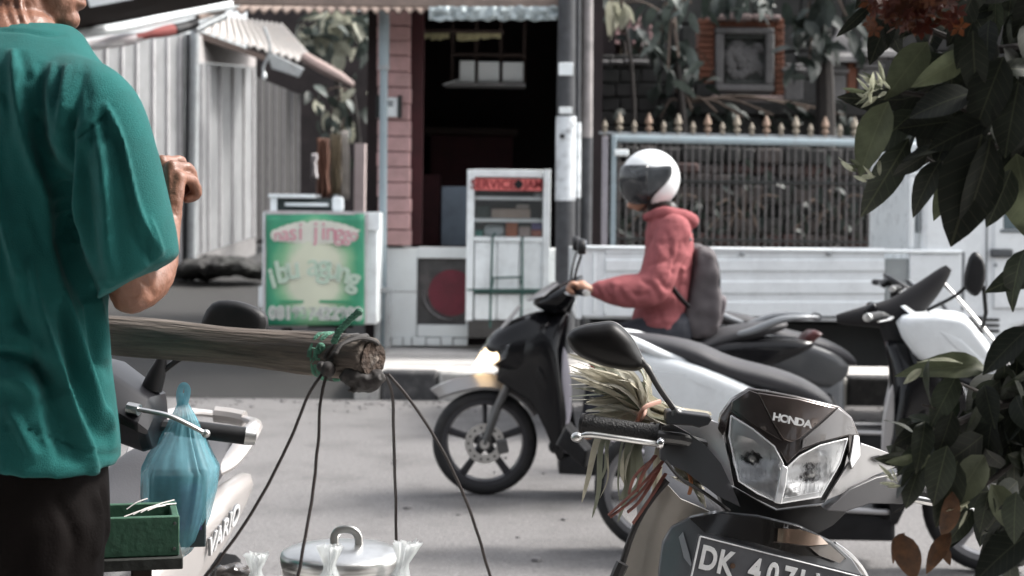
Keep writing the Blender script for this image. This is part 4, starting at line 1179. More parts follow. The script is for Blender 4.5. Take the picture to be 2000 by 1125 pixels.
def mirror(root, x, y, z, dx, dy, h, size=.062, mat=black_plastic):
    top = Vector((x + dx, y + dy, z + h))
    Lm().tube(spline([(x, y, z), (x + dx * .3, y + dy * .4, z + h * .5), top], 6), .006, 7).build('mirror_stem', black_plastic, root)
    m = Lm()
    m.puff([(-size, -.012), (-size * .75, size * .55), (0, size * .72), (size * .85, size * .5), (size, 0), (size * .6, -size * .45), (-size * .5, -size * .4)], 0, .02, .4, .45, 4, 'yz', smooth=3)
    m.v = [p + top + Vector((0, dy * .3, .035)) for p in m.v]
    hs_ = m.build('mirror', mat, root)
    f = Lm(); f.puff([(-size * .9, -.008), (-size * .7, size * .5), (0, size * .64), (size * .78, size * .44), (size * .9, 0), (size * .5, -size * .38), (-size * .45, -size * .34)], 0, .003, .5, .5, 2, 'yz', smooth=3)
    f.v = [p + top + Vector((-.019, dy * .3, .035)) for p in f.v]
    f.build('mirror_glass', mirror_face, hs_)

def sym(poly): return [(a, -b) for a, b in reversed(poly)]

def scooter(root, paint, tail_paint, accent, cover, nose_paint=None, cowl_paint=None, tail_lens=None, cowl_s=(1, 1, 1), mbase=.19, nose_w=1.0, tail_h=1.0, mz=.99, seat_dz=0.0, droop=0.0, mir=(.09, .16), lit=False, rimmat=rim_dark, r=.25, dual=True, steer=0.0, skip=()):
    FX, RX = .64, -.64
    wheel(root, FX, r, r, True, rimmat, a0=1.55)
    wheel(root, RX, r, r, False, rimmat, a0=.8)
    # fork and front fender
    for sy in (-1, 1):
        Lm().tube([(FX, sy * .075, r), (FX - .06, sy * .075, r + .18), (FX - .17, sy * .07, r + .42)], [.018, .022, .026], 10).build('fork_leg', steel_dark, root)
        Lm().tube([(FX, sy * .055, r), (FX, sy * .09, r)], .022, 10).build('axle_nut', alu, root)
    fd = Lm(); rings = []
    for k in range(15):
        a = R(150) - (R(150) - R(42)) * k / 14
        ro = r + .055
        t = k / 14
        wd = .065 * min(1.0, .3 + (1 - t) * 4)
        c = Vector((FX + cos(a) * ro, 0, r + sin(a) * ro))
        rad = Vector((cos(a), 0, sin(a)))
        if t > .7: c += Vector((.02, 0, .03)) * ((t - .7) / .3) ** 1.3
        ring = [c + rad * .022 * cos(b) + Vector((0, wd * sin(b), 0)) + rad * (-.035 if abs(sin(b)) > .8 else 0) for b in [2 * pi * q / 12 for q in range(12)]]
        rings.append(ring)
    fd.loft(rings); fd.build('front_fender', cover, root)
    # rear fender and swing arm
    Lm().tube([(RX, .10, r), (RX + .25, .09, r - .01), (RX + .42, .05, r + .03)], [.05, .07, .06], 10).build('engine_case', steel_dark, root)
    Lm().tube([(RX - .02, -.12, r + .0), (RX + .05, -.125, r), (RX + .3, -.11, r - .02)], [.055, .055, .03], 12).build('muffler', black_plastic, root)
    for sy in (-1, 1):
        Lm().tube([(RX + .03, sy * .1, r + .03), (RX + .10, sy * .1, r + .34)], .022, 10).build('shock', steel_dark, root)
    Lm().puff([(RX - .36, .50), (RX - .27, .40), (RX - .28, .33), (RX - .40, .42)], 0, .07, .7, .3, 3, 'xz').build('rear_fender', black_plastic, root)
    # leg shield, shaped as stacked sections
    def secs(data, n=20, pw=2.6):
        out = []
        for (x, z, hx, hy, til) in data:
            ring = []
            for q in range(n):
                a = 2 * pi * q / n
                ca, sa = cos(a), sin(a)
                ex = (abs(ca) ** (2 / pw)) * (1 if ca > 0 else -1); ey = (abs(sa) ** (2 / pw)) * (1 if sa > 0 else -1)
                ring.append((x + hx * ex, hy * ey, z + til * hx * ex))
            out.append(ring)
        return out
    Lm().loft(secs([(.255, .20, .05, .12, 0), (.27, .28, .075, .15, .2), (.30, .40, .085, .175, .25), (.335, .52, .10, .19, .3), (.36, .62, .11, .185, .25), (.35, .72, .085, .16, .2), (.31, .81, .055, .11, .1), (.27, .89, .04, .06, 0)])).build('leg_shield', paint, root, sub=1)
    # nose: two headlights and centre panel
    nose = Lm(); nose.loft(secs([(.50, .545, .02, .03, .6), (.50, .58, .12, .13, .35), (.505, .65, .16, .155, .35), (.465, .73, .15, .15, .35), (.40, .82, .10, .12, .25), (.35, .88, .03, .05, 0)]))
    nose.v = [Vector((p[0], p[1] * nose_w, p[2])) for p in nose.v]
    nose.build('front_cover', nose_paint or paint, root, sub=1)
    ctr = Lm(); ctr.panel([(-.05, .0), (-.075, .16), (-.05, .27), (.05, .27), (.075, .16), (.05, .0)], lambda a, b: (.672 - .72 * b + .15 * b * b - 2.0 * a * a, a, .685 + b * .80), .03, .012, (-1, 0, 0)).build('centre_cover', cover, root)
    for sy in (-1, 1):
        for nm, mt, o_, sh_ in (('headlight', warm_lamp if lit else lens_glass, [(.03, .0), (.045, .115), (.115, .125), (.145, .06), (.10, .0)], 0),
                                ('turn_lens', lens_glass, [(.118, .02), (.16, .07), (.148, .135), (.128, .12)], .006)):
            pl = [(sy * a, b) for a, b in o_]
            if sy < 0: pl = pl[::-1]
            pn = Lm(); pn.panel(pl, lambda a, b: (.715 - sh_ - 5.5 * a * a * .8 - .55 * b, a, .595 + b), .018, .012, (-1, 0, 0))
            pn.build(nm, mt, root)
        if not lit:
            pn = Lm(); pn.panel([(sy * a, b) for a, b in [(.03, .0), (.045, .115), (.115, .125), (.145, .06), (.10, .0)]][::sy], lambda a, b: (.70 - 5.5 * a * a * .8 - .55 * b, a, .595 + b), .018, .006, (-1, 0, 0))
            pn.build('reflector', chrome, root)
    if lit:
        pass
    # side flank blades
    for sy in (-1, 1):
        pl = Lm(); pl.puff([(.585, .555), (.54, .66), (.38, .79), (.31, .66), (.28, .40), (.27, .22), (.30, .20), (.36, .34), (.44, .47)], 0, .018, .4, .35, 3, 'xz', smooth=2)
        pl.v = [Vector((p.x, p.y + sy * (.155 + .10 * max(0, .5 - p.x) - .28 * max(0, p.x - .36)), p.z)) for p in pl.v]
        pl.build('flank_panel', paint, root)
        st_ = Lm(); st_.puff([(.268, .28), (.235, .42), (.245, .62), (.275, .72), (.285, .60), (.275, .42), (.29, .28)], sy * .145, .014, .5, .4, 3, 'xz', smooth=2)
        st_.build('inner_trim', accent, root)
    # floorboard
    Lm().puff([(.29, .125), (.29, .20), (.20, .225), (-.10, .225), (-.20, .25), (-.22, .13), (-.10, .11)], 0, .155, .9, .08, 2, 'xz').build('floorboard', black_plastic, root, bevel=.01)
    for sy in (-1, 1):
        Lm().box((.06, sy * .155, .236), (.42, .03, .02)).build('floor_trim', accent, root, bevel=.008)
    # under seat body and tail
    Lm().puff([(-.04, .22), (-.02, .50), (-.06, .62), (-.20, .66), (-.30, .60), (-.30, .42), (-.22, .25)], 0, .13, .75, .25, 3, 'xz', smooth=2).build('under_seat_panel', grey_panel, root)
    for sy in (-1, 1):
        tp = Lm(); tp.puff([(.0, .50), (-.04, .605), (-.20, .70), (-.45, .775), (-.68, .805), (-.86, .80), (-.90, .76), (-.78, .68), (-.62, .60), (-.45, .545), (-.25, .44), (-.10, .38)], 0, .035, .25, .45, 4, 'xz', smooth=3)
        tp.v = [Vector((p.x, p.y + sy * (.125 - .10 * max(0, -.45 - p.x) - .06 * max(0, p.x + .15)), p.z)) for p in tp.v]
        tp.v = [Vector((p.x, p.y, .74 + (p.z - .74) * tail_h - .10 * (1 - tail_h) - droop * max(0, min(1, (p.x + .62) / .5)))) for p in tp.v]
        tp.build('side_panel', tail_paint, root, angle=60)
        gr_ = Lm()
        gr_.tube(spline([(-.50, sy * .09, .775), (-.60, sy * .115, .80), (-.74, sy * .115, .855), (-.86, sy * .09, .868), (-.93, sy * .035, .865)], 6), [.012 + .012 * sin(pi * min(1, k / 20)) for k in range(25)], 10, flat=.8)
        gr_.build('grab_rail', tail_paint if 'rail' not in skip else grey_panel, root)
    Lm().tube([(-.93, -.04, .865), (-.935, 0, .866), (-.93, .04, .865)], .021, 10).build('rail_bridge', tail_paint if 'rail' not in skip else grey_panel, root)
    if 'tail' not in skip: Lm().puff([(-.86, .70), (-.92, .76), (-.95, .79), (-.90, .80), (-.84, .75)], 0, .075, .7, .3, 3, 'xz', smooth=2).build('tail_light', tail_lens or red_lens, root)
    # seat, stepped
    rings = []
    for (x, z, hw, th) in ((.055, .585, .045, .025), (.02, .625, .09, .055), (-.06, .675, .115, .07), (-.18, .715, .13, .075), (-.30, .735, .135, .075), (-.40, .765, .135, .078), (-.46, .80, .13, .075), (-.58, .825, .12, .07), (-.72, .84, .095, .055), (-.80, .84, .05, .025)):
        ring = []
        for q in range(16):
            a = 2 * pi * q / 16
            ca, sa = cos(a), sin(a)
            ring.append((x, hw * (abs(ca) ** .75) * (1 if ca > 0 else -1), z - th * .5 + th * .6 * (abs(sa) ** .8) * (1 if sa > 0 else -1)))
        rings.append(ring)
    rings = [[(q_[0], q_[1], q_[2] + seat_dz) for q_ in rg_] for rg_ in rings]
    Lm().loft(rings).build('seat', seat_vinyl, root, sub=1)
    # steering head, handlebar cowl, grips, levers, mirrors
    Lm().tube([(.30, 0, .84), (.26, 0, .95)], .045, 12).build('steering_neck', black_plastic, root)
    cw_ = Lm().loft(secs([(.30, .86, .03, .08, 0), (.32, .905, .09, .16, -.1), (.315, .955, .12, .19, -.3), (.275, 1.00, .10, .16, -.5), (.235, 1.03, .04, .07, -.5)], pw=2.3))
    cw_.v = [Vector((.24 + (p.x - .24) * cowl_s[0], p.y * cowl_s[1], .95 + (p.z - .95) * cowl_s[2])) for p in cw_.v]
    if 'cowl' not in skip: cw_.build('handlebar_cowl', cowl_paint or paint, root, sub=1)
    Lm().panel([(-.15, .0), (-.10, .07), (.10, .07), (.15, .0), (.08, -.03), (-.08, -.03)], lambda a, b: (.415 - 1.3 * b - 1.6 * a * a, a, .955 + b * .85), .03, .008, (-1, 0, -.3)).build('cowl_visor', cover, root)
    Lm().box((.19, 0, .995), (.05, .13, .03), Matrix.Rotation(-.6, 3, 'Y')).build('speedometer', black_gloss, root, bevel=.01)
    for sy in (-1, 1):
        Lm().tube(spline([(.26, sy * .12, .965), (.235, sy * .22, .985), (.20, sy * .30, .985)], 4), .012, 8).build('handlebar', steel_dark, root)
        Lm().tube([(.222, sy * .25, .985), (.185, sy * .375, .984)], .0165, 12).build('grip', black_plastic, root)
        Lm().lathe([(0, 0), (.017, 0), (.015, .02), (0, .022)], 12, (.185, sy * .375, .984), (-.28, sy * .96, 0)).build('bar_end', alu, root)
        if not ('lever' in skip and sy > 0): Lm().tube(spline([(.27, sy * .20, .975), (.255, sy * .27, .970), (.222, sy * .36, .968)], 5), [.008] * 5 + [.006] * 6, 8, flat=.7).build('brake_lever', alu, root)
        if 'mirror' not in skip:
            mirror(root, .235, sy * mbase, mz, -.03, sy * mir[0], mir[1])
    # stand
    Lm().tube([(-.10, .10, .15), (-.16, .20, .01)], .011, 7).build('side_stand', steel_dark, root)
    Lm().tube([(-.18, -.10, .16), (-.20, -.24, .17)], .012, 7).build('foot_peg', steel_dark, root)

matt_cover = M('matt_black_cover', (.012, .011, .012), .75, var=.3)
# the rider's scooter, riding to the left
YR = 7.8
fa = P(947, 868, YR)
rid = thing('motor_scooter', 'black motor scooter ridden past with its warm headlight lit', 'motor scooter', (fa.x + .64, YR, 0.0), rz=R(180))
scooter(rid, black_gloss, black_gloss, M('lilac_grey_trim', (0.42, 0.40, 0.44), .5, var=.08), M('silver_grey_cover', (0.30, 0.29, 0.285), .3, .4, var=.06, coat=.4), lit=True, tail_lens=M('smoked_red', (.05, .01, .01), .3), tail_h=.75, skip=('rail',))
# white parked scooter facing right
ws = thing('motor_scooter', 'white motor scooter parked in the road behind the grey motorcycle', 'motor scooter', (P(1285, 838, 6.53).x + .62, 6.40, 0.0), rz=R(-13))
scooter(ws, black_gloss, white_paint, silver_paint, white_paint, nose_paint=black_gloss, seat_dz=.032, droop=.05, rimmat=M('dull_alloy', (.22, .22, .23), .4, .6), skip=('mirror', 'cowl'))
ap = MB(local=True); ap.puff([(.285, .95), (.36, .99), (.515, .985), (.57, .95), (.66, .83), (.665, .79), (.60, .775), (.41, .80), (.345, .84)], 0, .175, .72, .28, 4, 'xz', smooth=2)
ap.build('front_apron', white_paint, ws, angle=60)
MB(local=True).puff([(.44, .93), (.52, .90), (.615, .81), (.60, .80), (.50, .865)], -.172, .006, .5, .4, 2, 'xz').build('apron_crease', white_paint, ws)
MB(local=True).tube(spline([(.06, 0, .95), (.18, 0, .965), (.29, 0, .985), (.39, 0, 1.06), (.48, 0, 1.16)], 5), [.008 + .050 * sin(pi * (.06 + .90 * (k / 20) ** 1.15)) for k in range(21)], 16, flat=1.0).build('handlebar_cowl', matt_cover, ws)
MB(local=True).tube(spline([(.40, -.10, 1.00), (.50, -.15, 1.06), (.57, -.17, 1.13)], 5), .007, 7).build('mirror_stem', black_plastic, ws)
mm_ = MB(local=True).puff([(.53, 1.10), (.545, 1.20), (.575, 1.225), (.605, 1.18), (.60, 1.10), (.57, 1.06)], -.17, .03, .4, .4, 3, 'xz', smooth=3); mm_.build('mirror', black_plastic, ws)
MB(local=True).tube([(.60, -.17, 1.10), (.61, -.16, 1.0), (.60, -.12, .94)], .008, 7).build('mirror_stay', black_plastic, ws)
MB(local=True).tube(spline([(.46, .02, 1.10), (.56, -.05, .99), (.68, -.10, .84), (.70, -.10, .76)], 5), .008, 7).build('apron_edge', silver_paint, ws)
MB(local=True).tube(spline([(-.66, -.172, .735), (-.62, -.178, .742), (-.50, -.182, .728)], 4), .003, 5, flat=.3).build('scratch', grey_panel, ws)
# third scooter beyond it, facing right
ts = thing('motor_scooter', 'black motor scooter with dark grey side panels facing right beside the truck', 'motor scooter', (P(1655, 860, 8.5).x, 8.55, 0.0), rz=R(-6))
scooter(ts, black_gloss, M('dark_grey_panel', (0.06, 0.063, 0.066), .4, var=.08, coat=.3), silver_paint, grey_panel, tail_h=.7, skip=('rail', 'mirror'))
# ------------------------------------------------------------------ people
skin = M('skin', (0.36, 0.20, 0.135), 0.5, var=0.16, scale=25, sss=0.15, bump=0.12, bscale=120)
skin_tan = M('tanned_skin', (0.185, 0.086, 0.055), 0.45, var=0.2, scale=18, sss=0.08, bump=0.16, bscale=220)
hair_m = M('dark_hair', (0.012, 0.009, 0.008), 0.5, var=.4, stretch=(30, 30, 3))
hood_m = M('rose_hoodie', (0.26, 0.084, 0.089), 0.95, var=.14, scale=30, bump=.2, bscale=300, spec=.15)
jeans_m = M('dark_trousers', (0.022, 0.024, 0.032), 0.9, var=.2, bump=.1, bscale=200)
pack_m = M('charcoal_pack', (0.075, 0.066, 0.07), 0.85, var=.2, bump=.2, bscale=160)
helmet_w = M('helmet_white', (0.74, 0.76, 0.76), 0.22, var=.02, coat=.6)
visor_m = M('smoked_visor', (0.035, 0.037, 0.04), 0.08, alpha=.86, var=0.1, coat=.2)

def limb(mb, pts, radii, n=14, flat=1.0, k=5):
    p4 = [Vector((*p, r)) for p, r in zip(pts, radii)]
    out = spline(p4, k)
    mb.tube([Vector(q[:3]) for q in out], [max(.002, q[3]) for q in out], n, flat=flat)
    a, b = out[0], out[-1]
    mb.ell(a[:3], (a[3],) * 3, 12, 8); mb.ell(b[:3], (b[3],) * 3, 12, 8)

def ring(c, ax, bx, a, b, n=28, pw=2.2, dz=0.0):
    out = []
    for q in range(n):
        t = 2 * pi * q / n
        ca, sa = cos(t), sin(t)
        u = a * abs(ca) ** (2 / pw) * (1 if ca > 0 else -1); v = b * abs(sa) ** (2 / pw) * (1 if sa > 0 else -1)
        out.append(c + ax * u + bx * v + Vector((0, 0, dz * u)))
    return out

def cloth_noise(mb, ns, amp, sc, seed=0):
    for i, p in enumerate(mb.v):
        q = Vector((p.x * sc[0], p.y * sc[1], p.z * sc[2])) + Vector((seed, seed * 2, 0))
        mb.v[i] = p + ns[i] * amp * (noise.noise(q) + .5 * noise.noise(q * 2.3))

def hand(mb, wrist, palm_c, knuckles, finger_dir, curl_dir, L=.075, r=.0095, thumb=None):
    """palm plus four separate curled fingers from given knuckle points"""
    limb(mb, [wrist, wrist.lerp(palm_c, .6), palm_c], [.026, .028, .031], 12, .75)
    for i, k in enumerate(knuckles):
        ln = L * (.86, 1.0, .97, .78)[i]
        a = k + finger_dir * ln * .42
        b = a + (finger_dir * .25 + curl_dir) .normalized() * ln * .34
        c = b + (curl_dir - finger_dir * .8).normalized() * ln * .26
        limb(mb, [palm_c.lerp(k, .35), k, a, b, c], [r * 1.35, r * 1.18, r * 1.02, r * .95, r * .82], 9, 1.0, 3)
    if thumb:
        limb(mb, thumb, [r * 1.5, r * 1.25, r * 1.1, r * .9], 9, 1.0, 3)

# ---- the rider
def Q(px, py, dy=0.0): return P(px, py, 7.8 + dy)
rider = thing('person', 'scooter rider in a rose hoodie and white helmet gripping the handlebar', 'person', Q(1300, 640))
b = MB()
hd = Q(1264, 362)
b.ell(hd, (.092, .075, .105), 18, 14)
b.ell(hd + Vector((-.035, 0, -.06)), (.058, .055, .065), 14, 10)          # jaw
b.ell(hd + Vector((-.095, 0, -.018)), (.018, .012, .024), 8, 6)           # nose
b.ell(hd + Vector((-.084, 0, -.062)), (.016, .024, .014), 8, 6)           # mouth
b.ell(hd + Vector((-.075, 0, -.095)), (.022, .026, .018), 8, 6)           # chin
for sy in (-1, 1): b.ell(hd + Vector((.01, sy * .078, -.01)), (.02, .01, .03), 8, 6)
limb(b, [Q(1278, 385), Q(1284, 405), Q(1292, 440)], [.052, .05, .062])
b.loft([ring(Q(1296, 425), Vector((1, 0, 0)), Vector((0, 1, 0)), .06, .08), ring(Q(1303, 450), Vector((1, 0, 0)), Vector((0, 1, 0)), .085, .17), ring(Q(1305, 520), Vector((1, 0, 0)), Vector((0, 1, 0)), .09, .16),
        ring(Q(1303, 580), Vector((1, 0, 0)), Vector((0, 1, 0)), .09, .14), ring(Q(1300, 640), Vector((1, 0, 0)), Vector((0, 1, 0)), .11, .17)])
arms = {}
for sgn in (-1, 1):
    sh_, el, wr_, pc = Q(1318, 452, sgn * .165), Q(1268, 560, sgn * .235), Q(1162, 568, sgn * .27), Q(1136, 560, sgn * .285)
    arms[sgn] = (sh_, el, wr_)
    limb(b, [sh_, sh_.lerp(el, .5), el], [.05, .045, .038]); limb(b, [el, el.lerp(wr_, .5), wr_], [.038, .036, .025])
    kn = [Q(1118 + 3 * i * 0, 553 + i * 0, sgn * (.255 + i * .022)) for i in range(4)]
    hand(b, wr_, pc, kn, Vector((-.5, 0, -.5)).normalized(), Vector((.6, 0, -.8)), .075, .0095,
         [pc, pc + Vector((-.01, -sgn * .03, -.005)), pc + Vector((-.03, -sgn * .045, -.012)), pc + Vector((-.05, -sgn * .04, -.02))])
    hip, kn_, an, toe = Q(1315, 640, sgn * .09), Q(1195, 672, sgn * .13), Q(1150, 852, sgn * .10), Q(1095, 868, sgn * .11)
    limb(b, [hip, hip.lerp(kn_, .5), kn_], [.085, .075, .055]); limb(b, [kn_, kn_.lerp(an, .35), an], [.052, .052, .036]); limb(b, [an, an.lerp(toe, .5), toe], [.04, .038, .03])
bb, _ = evaluated_mesh(b, .0075, 3)
bb.build('body', skin, rider)
h = MB(); X, Yv = Vector((1, 0, 0)), Vector((0, 1, 0))
h.loft([ring(Q(1298, 421), X, Yv, .075, .085), ring(Q(1303, 437), X, Yv, .095, .15), ring(Q(1306, 458), X, Yv, .112, .195), ring(Q(1306, 500), X, Yv, .118, .20), ring(Q(1302, 550), X, Yv, .122, .19),
        ring(Q(1294, 600), X, Yv, .125, .185), ring(Q(1284, 636), X, Yv, .138, .20), ring(Q(1282, 656), X, Yv, .130, .19)])
for sgn in (-1, 1):
    sh_, el, wr_ = arms[sgn]
    limb(h, [sh_, sh_.lerp(el, .5) + Vector((.005, 0, 0)), el + Vector((.01, 0, -.005)), el.lerp(wr_, .55) + Vector((0, 0, -.012)), wr_.lerp(el, .12)], [.082, .085, .088, .074, .048], 16)
    limb(h, [wr_.lerp(el, .12), wr_.lerp(el, .02)], [.040, .036], 14)
hood = [Q(1262, 424, -.07), Q(1300, 414, -.095), Q(1338, 424, -.06), Q(1350, 432, 0), Q(1338, 424, .06), Q(1300, 414, .095), Q(1262, 424, .07)]
limb(h, hood, [.02, .028, .036, .04, .036, .028, .02], 12)
hh, ns = evaluated_mesh(h, .009, 3)
cloth_noise(hh, ns, .007, (8, 6, 8), 3)
import numpy as np
def wrinkle(mb, ns, proj, folds, front):
    """raise or press the cloth along fold lines given in picture pixels; only the side seen from the street"""
    idx = [i for i in range(len(mb.v)) if front(ns[i]) > 0]
    if not idx: return
    w = np.array([front(ns[i]) for i in idx]); uv = np.array([tuple(proj(mb.v[i])) for i in idx]); d = np.zeros(len(idx))
    for f_ in folds:
        pts = np.array([(p.x, p.y) for p in spline([(*p, 0) for p in f_[0]], 6)])
        amp, wid = f_[1], f_[2]; asym = f_[3] if len(f_) > 3 else 1.0
        lo, hi = pts.min(0) - wid * 5, pts.max(0) + wid * 5
        sel = np.where(((uv > lo) & (uv < hi)).all(1))[0]
        if not len(sel): continue
        q = uv[sel]; best = np.full(len(sel), 1e9); bt = np.zeros(len(sel)); side = np.zeros(len(sel)); n = len(pts) - 1
        for k in range(n):
            a, e = pts[k], pts[k + 1] - pts[k]
            L2 = float(e @ e) or 1e-9
            t = np.clip(((q - a) @ e) / L2, 0, 1)
            dd = q - a - t[:, None] * e
            di = np.hypot(dd[:, 0], dd[:, 1]); m = di < best
            best[m] = di[m]; bt[m] = (k + t[m]) / n; side[m] = (e[0] * dd[:, 1] - e[1] * dd[:, 0])[m]
        ww = wid * np.where(side < 0, asym, 1.0) * (.65 + .7 * bt)
        d[sel] += amp * np.exp(-(best / ww) ** 2) * np.sin(np.pi * np.clip(bt, 0, 1)).clip(0) ** .55
    for j, i in enumerate(idx): mb.v[i] = mb.v[i] + ns[i] * float(d[j] * w[j])
def proj(p):
    q = p - Vector((0, 0, CAMZ)); u, v = q.x / q.y, q.z / q.y
    return Vector((1000 + F * (u * cos(ROLL) + v * sin(ROLL)), HZ - F * (-u * sin(ROLL) + v * cos(ROLL))))
random.seed(4)
hf_ = []
for i in range(34):
    px, py = random.uniform(1170, 1350), random.uniform(440, 640); a = random.choice((R(25), R(-20), R(70), R(100))) + random.gauss(0, .3); L_ = random.uniform(16, 42)
    hf_.append(([(px, py), (px + L_ * .5 * cos(a) + 2, py + L_ * .5 * sin(a)), (px + L_ * cos(a), py + L_ * sin(a))], random.choice((-1, -1, 1)) * random.uniform(.004, .010), random.uniform(3.5, 6)))
wrinkle(hh, ns, proj, hf_ + [([(1330, 470), (1318, 520), (1300, 570)], -.016, 7), ([(1262, 520), (1290, 512), (1320, 508)], -.010, 5), ([(1250, 545), (1275, 560), (1290, 590)], -.014, 6), ([(1180, 560), (1195, 590), (1200, 600)], -.012, 5),
                       ([(1205, 555), (1222, 585), (1235, 598)], -.010, 6), ([(1240, 620), (1280, 608), (1330, 600)], -.016, 7), ([(1250, 640), (1290, 628), (1335, 625)], .010, 6), ([(1270, 445), (1275, 500), (1262, 540)], -.012, 6), ([(1300, 450), (1310, 490), (1300, 530)], -.012, 7), ([(1232, 570), (1250, 578), (1270, 572)], -.012, 5), ([(1215, 562), (1228, 580), (1222, 600)], .008, 5), ([(1285, 540), (1300, 560), (1325, 575)], -.014, 6), ([(1330, 540), (1325, 580), (1335, 620)], -.012, 6), ([(1160, 556), (1172, 575), (1170, 596)], -.012, 4), ([(1255, 600), (1290, 590), (1320, 585)], .010, 6), ([(1240, 632), (1260, 640), (1300, 645)], -.010, 4)],
        lambda n: max(0, -n.y))
hh.build('hoodie', hood_m, rider)
t = MB()
t.ell(Q(1300, 645), (.14, .19, .10), 16, 10)
for sgn in (-1, 1):
    hip, kn_, an = Q(1315, 642, sgn * .09), Q(1192, 672, sgn * .13), Q(1152, 835, sgn * .10)
    limb(t, [hip, hip.lerp(kn_, .5), kn_, kn_.lerp(an, .5), an], [.10, .09, .07, .062, .052])
tt, ns = evaluated_mesh(t, .011, 3); cloth_noise(tt, ns, .008, (12, 9, 12), 8); tt.build('trousers', jeans_m, rider)
for sgn in (-1, 1):
    m = MB(); limb(m, [Q(1160, 862, sgn * .10), Q(1125, 868, sgn * .105), Q(1085, 872, sgn * .11)], [.042, .045, .034], 12); m.build('shoe', black_plastic, rider)
hr = MB(); hr.ell(hd + Vector((.045, 0, -.07)), (.065, .075, .07), 14, 10); hr.ell(Q(1305, 408), (.045, .055, .04), 12, 8); hr.build('hair', hair_m, rider)
# helmet: shell with a face opening
hc = Q(1270, 349)
def helm(rx, ry, rz, keep, off=(0, 0, 0)):
    m = MB(); m.ell(hc + Vector(off), (rx, ry, rz), 48, 34)
    m.f = [f for f in m.f if keep(sum((m.v[i] for i in f), Vector()) / len(f) - hc)]
    used = sorted({i for f in m.f for i in f}); mp_ = {j: i for i, j in enumerate(used)}
    m.v = [m.v[j] for j in used]; m.f = [tuple(mp_[j] for j in f) for f in m.f]
    return m
def shell_keep(d):
    if d.z < -.118: return False
    if d.x < .0 and d.z < .045 - (d.x + .15) * .05 and d.z < .05: return d.x > -.02 + (.04 - d.z) * .25 - .0 and d.z > -.2 and d.x > .02 + (-.06 - d.z) * .9 if False else False
    if d.x < .045 + (d.z * -.55 if d.z < 0 else 0) * -1 and d.z < .02 and d.x < .05 - (.02 + d.z) * .0:
        return d.x > .05 + d.z * .6
    return True
o = helm(.142, .128, .141, shell_keep).build('helmet', helmet_w, rider)
md = o.modifiers.new('s', 'SOLIDIFY'); md.thickness = .014; md.offset = -1
v_ = helm(.150, .133, .150, lambda d: d.x < -.0 and -.125 < d.z < .058 and d.x < -.02 + .0 * d.z, (-.004, 0, -.004))
v2 = v_.build('visor', visor_m, rider); md = v2.modifiers.new('s', 'SOLIDIFY'); md.thickness = .003
# visor hinge plate on both sides
for sy in (-1, 1):
    m = MB(); m.puff([(-.11, .046), (.02, .055), (.085, .062), (.092, .035), (.085, .005), (.045, -.045), (.0, -.085), (-.05, -.08), (-.09, -.03)], 0, .012, .4, .3, 2, 'xz', smooth=2)
    m.v = [p + hc + Vector((0, sy * (.118 - 3.4 * max(0, -p.x - .02) ** 2 * 1.4 - 2.2 * max(0, -p.z) ** 2), 0)) for p in m.v]
    m.build('visor_plate', M('visor_plate_grey', (0.055, 0.06, 0.064), .3, coat=.3, var=.3, scale=18), rider)
MB().tube(spline([hc + Vector((.02, -.12, -.06)), hc + Vector((-.03, -.08, -.135)), hc + Vector((-.045, 0, -.155)), hc + Vector((-.03, .08, -.135)), hc + Vector((.02, .12, -.06))], 5), .008, 6, flat=.4).build('chin_strap', black_plastic, rider)
# backpack worn by the rider
bp_ = thing('backpack', 'charcoal backpack slung on the back of the rider in rose', 'backpack', Q(1375, 655))
m = MB()
m.puff([(a, b_) for a, b_ in [(Q(px, py).x, Q(px, py).z) for px, py in ((1352, 482), (1385, 484), (1397, 515), (1402, 560), (1404, 610), (1396, 645), (1368, 658), (1336, 650), (1330, 600), (1348, 540))]], 7.8, .15, .7, .3, 4, 'xz', smooth=3)
mm2, ns = evaluated_mesh(m, .012, 2); cloth_noise(mm2, ns, .018, (9, 9, 9), 5); mm2.build('bag_body', pack_m, bp_)
m = MB(); m.puff([(Q(px, py).x, Q(px, py).z) for px, py in ((1372, 560), (1400, 572), (1416, 582), (1410, 615), (1396, 645), (1372, 650), (1360, 610))], 7.8, .11, .6, .3, 3, 'xz', smooth=3)
m.build('front_pocket', M('pack_pocket', (0.095, 0.082, 0.088), .85, var=.2), bp_)
m = MB(); m.puff([(Q(px, py).x, Q(px, py).z) for px, py in ((1378, 490), (1392, 492), (1402, 530), (1402, 568), (1390, 565), (1384, 530))], 7.8, .13, .5, .3, 3, 'xz', smooth=2)
m.build('side_flap', M('pack_flap', (0.05, 0.05, 0.055), .8, var=.2), bp_)
for sgn in (-1, 1):
    MB().tube(spline([Q(1350, 470, sgn * .15), Q(1325, 436, sgn * .13), Q(1296, 446, sgn * .15), Q(1290, 500, sgn * .20), Q(1312, 560, sgn * .215), Q(1345, 600, sgn * .16)], 6), .016, 7, flat=.35).build('shoulder_strap', black_plastic, bp_)
for zp in (([1357, 505], [1382, 500], [1398, 530], [1402, 575]), ([1364, 575], [1390, 580], [1408, 592])):
    MB().tube(spline([Q(px, py, -.128 + .0009 * abs(px - 1375)) for px, py in zp], 6), .0035, 6).build('zip', black_plastic, bp_)
MB().tube(spline([Q(1352, 560, -.13), Q(1372, 556, -.14), Q(1398, 562, -.12)], 5), .007, 6, flat=.4).build('compression_strap', black_plastic, bp_)
MB().box(Q(1386, 578, -.135), (.02, .012, .05)).build('tag', white_frame, bp_, bevel=.003)
MB().tube(spline([Q(1352, 480, -.03), Q(1350, 468, 0), Q(1352, 480, .03)], 5), .009, 6).build('carry_loop', black_plastic, bp_)

